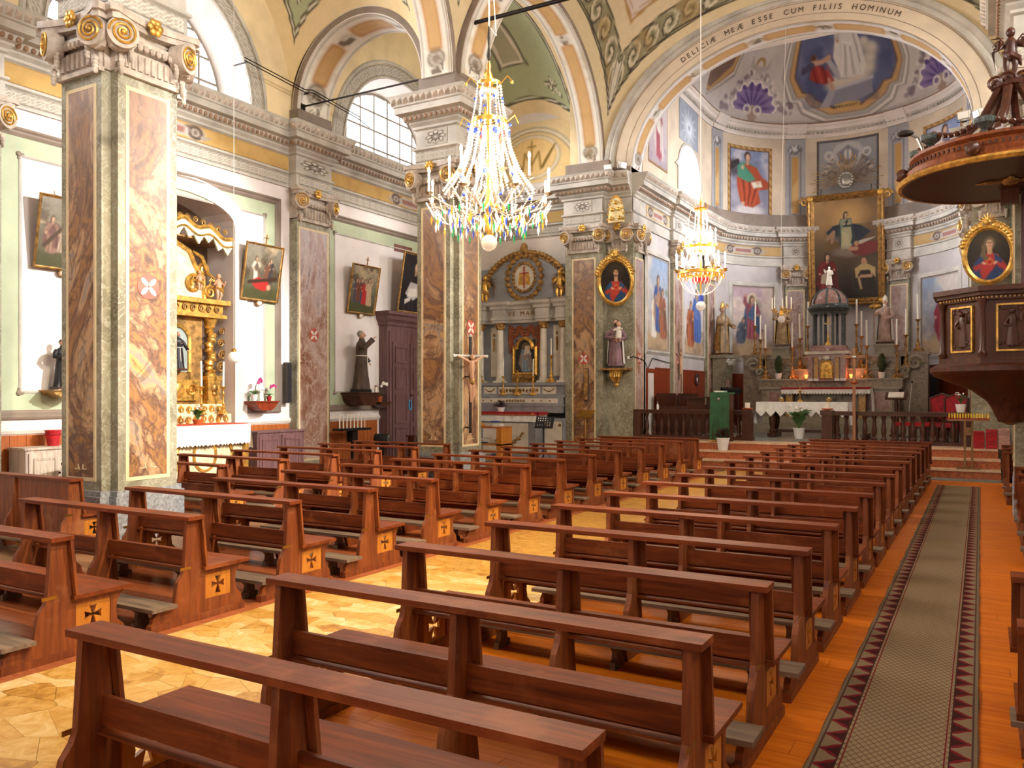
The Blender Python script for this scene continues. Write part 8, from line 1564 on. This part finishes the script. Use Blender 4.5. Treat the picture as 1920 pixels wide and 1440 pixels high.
for k in range(8):
    a = k*PI/4; ap = .9*math.cos(PI/8); 
    if a == PI/2: continue
    f = MB().sweep([(-.19, 1.02), (-.19, 1.66), (.19, 1.66), (.19, 1.02)], [(0, 0), (0, -.03), (.025, -.03), (.025, 0)], XZ, closed=True).obj('gilt_border', M['gold'], PU, loc=(ap*math.cos(a), ap*math.sin(a), 0), rot=(0, 0, a+PI/2), ang=20)
    b = MB().box(-.17, .17, -.008, 0, 1.04, 1.64); random.seed(k)
    b.lathe([(.08, 1.1), (.07, 1.25), (.05, 1.38), (.065, 1.46), (.025, 1.52)], 10, (0, -.01, 0), 1, .5).sph((0, -.03, 1.555), .034, .03, .04).tube([(-.05, -.03, 1.46), (-.09, -.045, 1.38), (-.02, -.05, 1.36)], .02, 6).tube([(.05, -.03, 1.46), (.1, -.04, 1.42), (.11, -.045, 1.52)], .02, 6)
    for i in range(14): b.sph((random.uniform(-.15, .15), -.008, 1.06+.1*random.random() if i < 8 else 1.56+.06*random.random()), .035, .018, .025, 6, 4)
    b.obj('relief_figure', dk, PU, loc=(ap*math.cos(a), ap*math.sin(a), 0), rot=(0, 0, a+PI/2))
    v = PI/8+k*PI/4; MB().lathe([(.05, .94), (.06, 1.0), (.035, 1.04), (.04, 1.3), (.03, 1.6), (.05, 1.68), (.06, 1.74)], 10).obj('colonnette', dk, PU, loc=(.92*math.cos(v), .92*math.sin(v), 0))
PB = thing('pulpit_backboard', 'violet-brown panelled board behind the pulpit, fixed to the pillar', 'panel', (.95, 14.76, 3.42)); MB().box(-.5, .5, -.05, .03, 0, 1.75).obj('board', M['door'], PB); MB().sweep([(-.42, .1), (-.42, 1.6), (.42, 1.6), (.42, .1)], [(0, 0), (0, -.03), (.06, -.02), (.06, 0)], lambda a, b, d: (a, -.05+d, b), closed=True).obj('moulding', M['door'], PB, ang=20)
CN = thing('pulpit_canopy', 'round wooden sounding board with gilt rim, urns and ribbed crown above the pulpit', 'canopy', (.3, 13.9, 5.0)); MB().lathe([(.02, .06), (1.3, .04), (1.42, .0), (1.46, .02)], 48).obj('soffit', dk, CN); MB().lathe([(1.42, 0), (1.47, .0), (1.5, .04), (1.47, .08), (1.4, .09)], 48, cap=False).obj('gilt_rim', M['gold'], CN); MB().lathe([(1.4, .08), (1.36, .14), (1.38, .2), (1.3, .24), (1.26, .34), (1.32, .38), (1.32, .42), (1.0, .44), (.02, .46)], 48).obj('cornice', M['pewz'], CN); b = MB()
for k in range(110): a = 2*PI*k/110; b.sph((1.335*math.cos(a), 1.335*math.sin(a), .27), .022, .022, .03, 5, 4)
b.obj('dentils', M['dkwood'], CN)['kind'] = 'stuff'; b = MB().sph((0, 0, .01), .12, .2, .05, 10, 6).sph((0, -.22, .0), .05, .07, .04, 8, 5)
for s in (-1, 1): b.tube([(s*.05, 0, .02), (s*.28, -.06, .0), (s*.45, .08, .02)], [.06, .07, .01], 6, flat=.4)
for k in range(14): a = 2*PI*k/14; b.tube([(.2*math.cos(a), .2*math.sin(a), .03), (.6*math.cos(a), .6*math.sin(a), .03)], [.012, .004], 4)
b.obj('gilt_dove', M['gold_dk'], CN)
for k in range(6): a = k*PI/3+.3; MB().tube([(1.1*math.cos(a), 1.1*math.sin(a), .44), (.75*math.cos(a), .75*math.sin(a), .56), (.35*math.cos(a), .35*math.sin(a), .95), (.14*math.cos(a), .14*math.sin(a), 1.35)], [.07, .065, .06, .06], 7).obj('crown_rib', M['dkwood'], CN)
b = MB().lathe([(.1, 1.3), (.2, 1.36), (.22, 1.42), (.1, 1.48), (.08, 1.54)], 12)
for k in range(6): a = k*PI/3+.3; spiral(b, .2*math.cos(a), .2*math.sin(a), 1.42, .11, 1)
b.obj('crown_boss', dk, CN)
for k in range(9):
    a = k*2*PI/9+.25; MB().lathe([(.06, 0), (.03, .04), (.05, .07), (.13, .13), (.14, .2), (.1, .2), (.03, .18), (.02, .24)], 12).obj('urn', M['blackm'], CN, loc=(1.2*math.cos(a), 1.2*math.sin(a), .43)); b = MB(); a2 = a+2*PI/9
    for i in range(9): q = (i+.5)/9; r = 1.2; x = (1-q)*r*math.cos(a)+q*r*math.cos(a2); y = (1-q)*r*math.sin(a)+q*r*math.sin(a2); b.sph((x, y, .66-.12*math.sin(PI*q)), .05, .05, .04, 6, 4)
    b.obj('carved_garland', dk, CN)
for a in (-2.95, -1.9): b = MB().sph((1.42*math.cos(a), 1.42*math.sin(a), .2), .1, .1, .1, 8, 6).sph((1.47*math.cos(a), 1.47*math.sin(a), .17), .05, .05, .05, 6, 5); b.obj('carved_head', dk, CN)
angel(CN, (0, 0, 1.5), .72, 'dkwood', 'dkwood', name='carved_angel'); CN.children[-1]
MB().box(-.12, .12, .55, .7, -.2, .1).box(.35, .9, .55, .7, -1.0, .3).obj('wall_bracket', dk, CN)
t = thing('canopy_lamp', 'small hooded lamp on a bent arm at the edge of the pulpit canopy', 'lamp', (-.88, 13.55, 5.42)); MB().tube([(.12, .1, 0), (.0, .0, .3), (-.12, -.06, .36)], .025, 6).obj('arm', M['steel'], t); MB().sph((-.16, -.08, .36), .12, .06, .05).obj('hood', M['iron'], t)
# ---------------------------------------------------------------- tie rods, floodlights, cables
for k, (a, b_, y, z, r, lb) in enumerate(((AX-5.1, AX+5.1, 15.05, 9.92, .045, 'iron tie rod spanning the nave between the crucifix pillar and the pulpit pillar'), (AX-9.85, AX-6.1, 15.0, 8.95, .022, 'iron tie rod spanning the aisle from the side-wall pilaster to the crucifix pillar'))):
    t = thing('tie_rod', lb, 'tie rod', (a, y, z)); MB().tube([(0, 0, 0), (b_-a, 0, 0)], r, 8).obj('rod', M['iron'], t); MB().box(-.02, .05, -.08, .08, -.08, .08).box(b_-a-.05, b_-a+.02, -.08, .08, -.08, .08).obj('anchor_plate', M['iron'], t)
t = thing('window_rod', 'thin double opening rod fixed along the aisle wall below the vault', 'rod', (XWL+.45, 13.0, 9.35)); MB().tube([(0, 0, 0), (0, 1.9, -.12), (0, 2.15, -.05), (0, 3.9, -.2), (0, 4.3, -.3)], .013, 5).tube([(0, 0, .07), (0, 1.9, -.05), (0, 2.15, .02), (0, 3.9, -.13)], .013, 5).obj('rods', M['iron'], t); MB().tube([(-.45, 2.0, -.1), (0, 2.0, -.1)], .02, 5).tube([(-.45, .1, 0), (0, .1, 0)], .02, 5).obj('wall_bracket', M['iron'], t)
def flood(label, loc, rz, tilt):
    t = thing('floodlight', label, 'floodlight', loc, rz, 'floodlights on the cornices'); q = MB().box(-.13, .13, -.06, .06, -.09, .09).obj('housing', M['stone'], t, loc=(0, 0, .17), rot=(tilt, 0, 0)); MB().box(-.115, .115, -.066, -.06, -.075, .075).obj('glass', M['opal'], q); MB().tube([(-.15, 0, .17), (-.15, 0, .02), (.15, 0, .02), (.15, 0, .17)], .01, 5).obj('yoke', M['black'], t); MB().box(-.05, .05, -.05, .05, 0, .02).obj('foot', M['black'], t)
flood('floodlight facing the nave on the cornice above the bearded man portrait', (AX-5.0, 22.6, 8.44), 0, .2); flood('floodlight facing the chancel on the cornice above the bearded man portrait', (AX-4.55, 22.55, 8.44), 1.2, .2); flood('floodlight facing the nave on the cornice above the pulpit canopy', (AX+4.2, 22.55, 8.44), -.3, .2); flood('floodlight facing the apse on the cornice above the pulpit canopy', (AX+4.5, 22.6, 8.44), -1.0, .2)
flood('added floodlight facing the pews on the cornice of the pillar nearest the entrance', (.1, 7.2, 8.44), -1.4, .4); flood('added floodlight facing the gilded altar on the cornice of the pulpit pillar', (.05, 14.5, 8.44), -1.2, .3)  # both fixtures are made up to carry the added spots, out of view
lamp('flood_left', (AX-5.0, 22.4, 8.6), 700, (1, .94, .88), .06, 62, (-14.6, 16.5, 2.6), .5); lamp('flood_right', (AX+4.2, 22.3, 8.6), 1800, (1, .82, .58), .12, 60, (-7.0, 14, .0), .7)
lamp('added_flood_nave', (.0, 7.2, 8.65), 4200, (1, .8, .52), .1, 62, (-7.6, 7.2, .3), .6); lamp('added_flood_pulpit', (-.1, 14.4, 8.65), 8500, (1, .96, .92), .07, 44, (-14.2, 9.9, 2.6), .45)  # added spots, out of view: brighten the left pews and the left wall
t = thing('chancel_cable', 'thin dark cable draped across the chancel arch pier and wall', 'cable', (XCL, 22.85, 3.0)); MB().tube([(-.1, -.02, .0), (.03, .0, .05), (.03, .9, -.05), (.03, 1.2, -.3), (.03, 1.6, .05), (.03, 3.2, -.05)], .012, 5).obj('cable', M['iron'], t); MB().box(-.14, -.08, -.04, .0, -.03, .05).obj('junction_box', M['pot'], t)
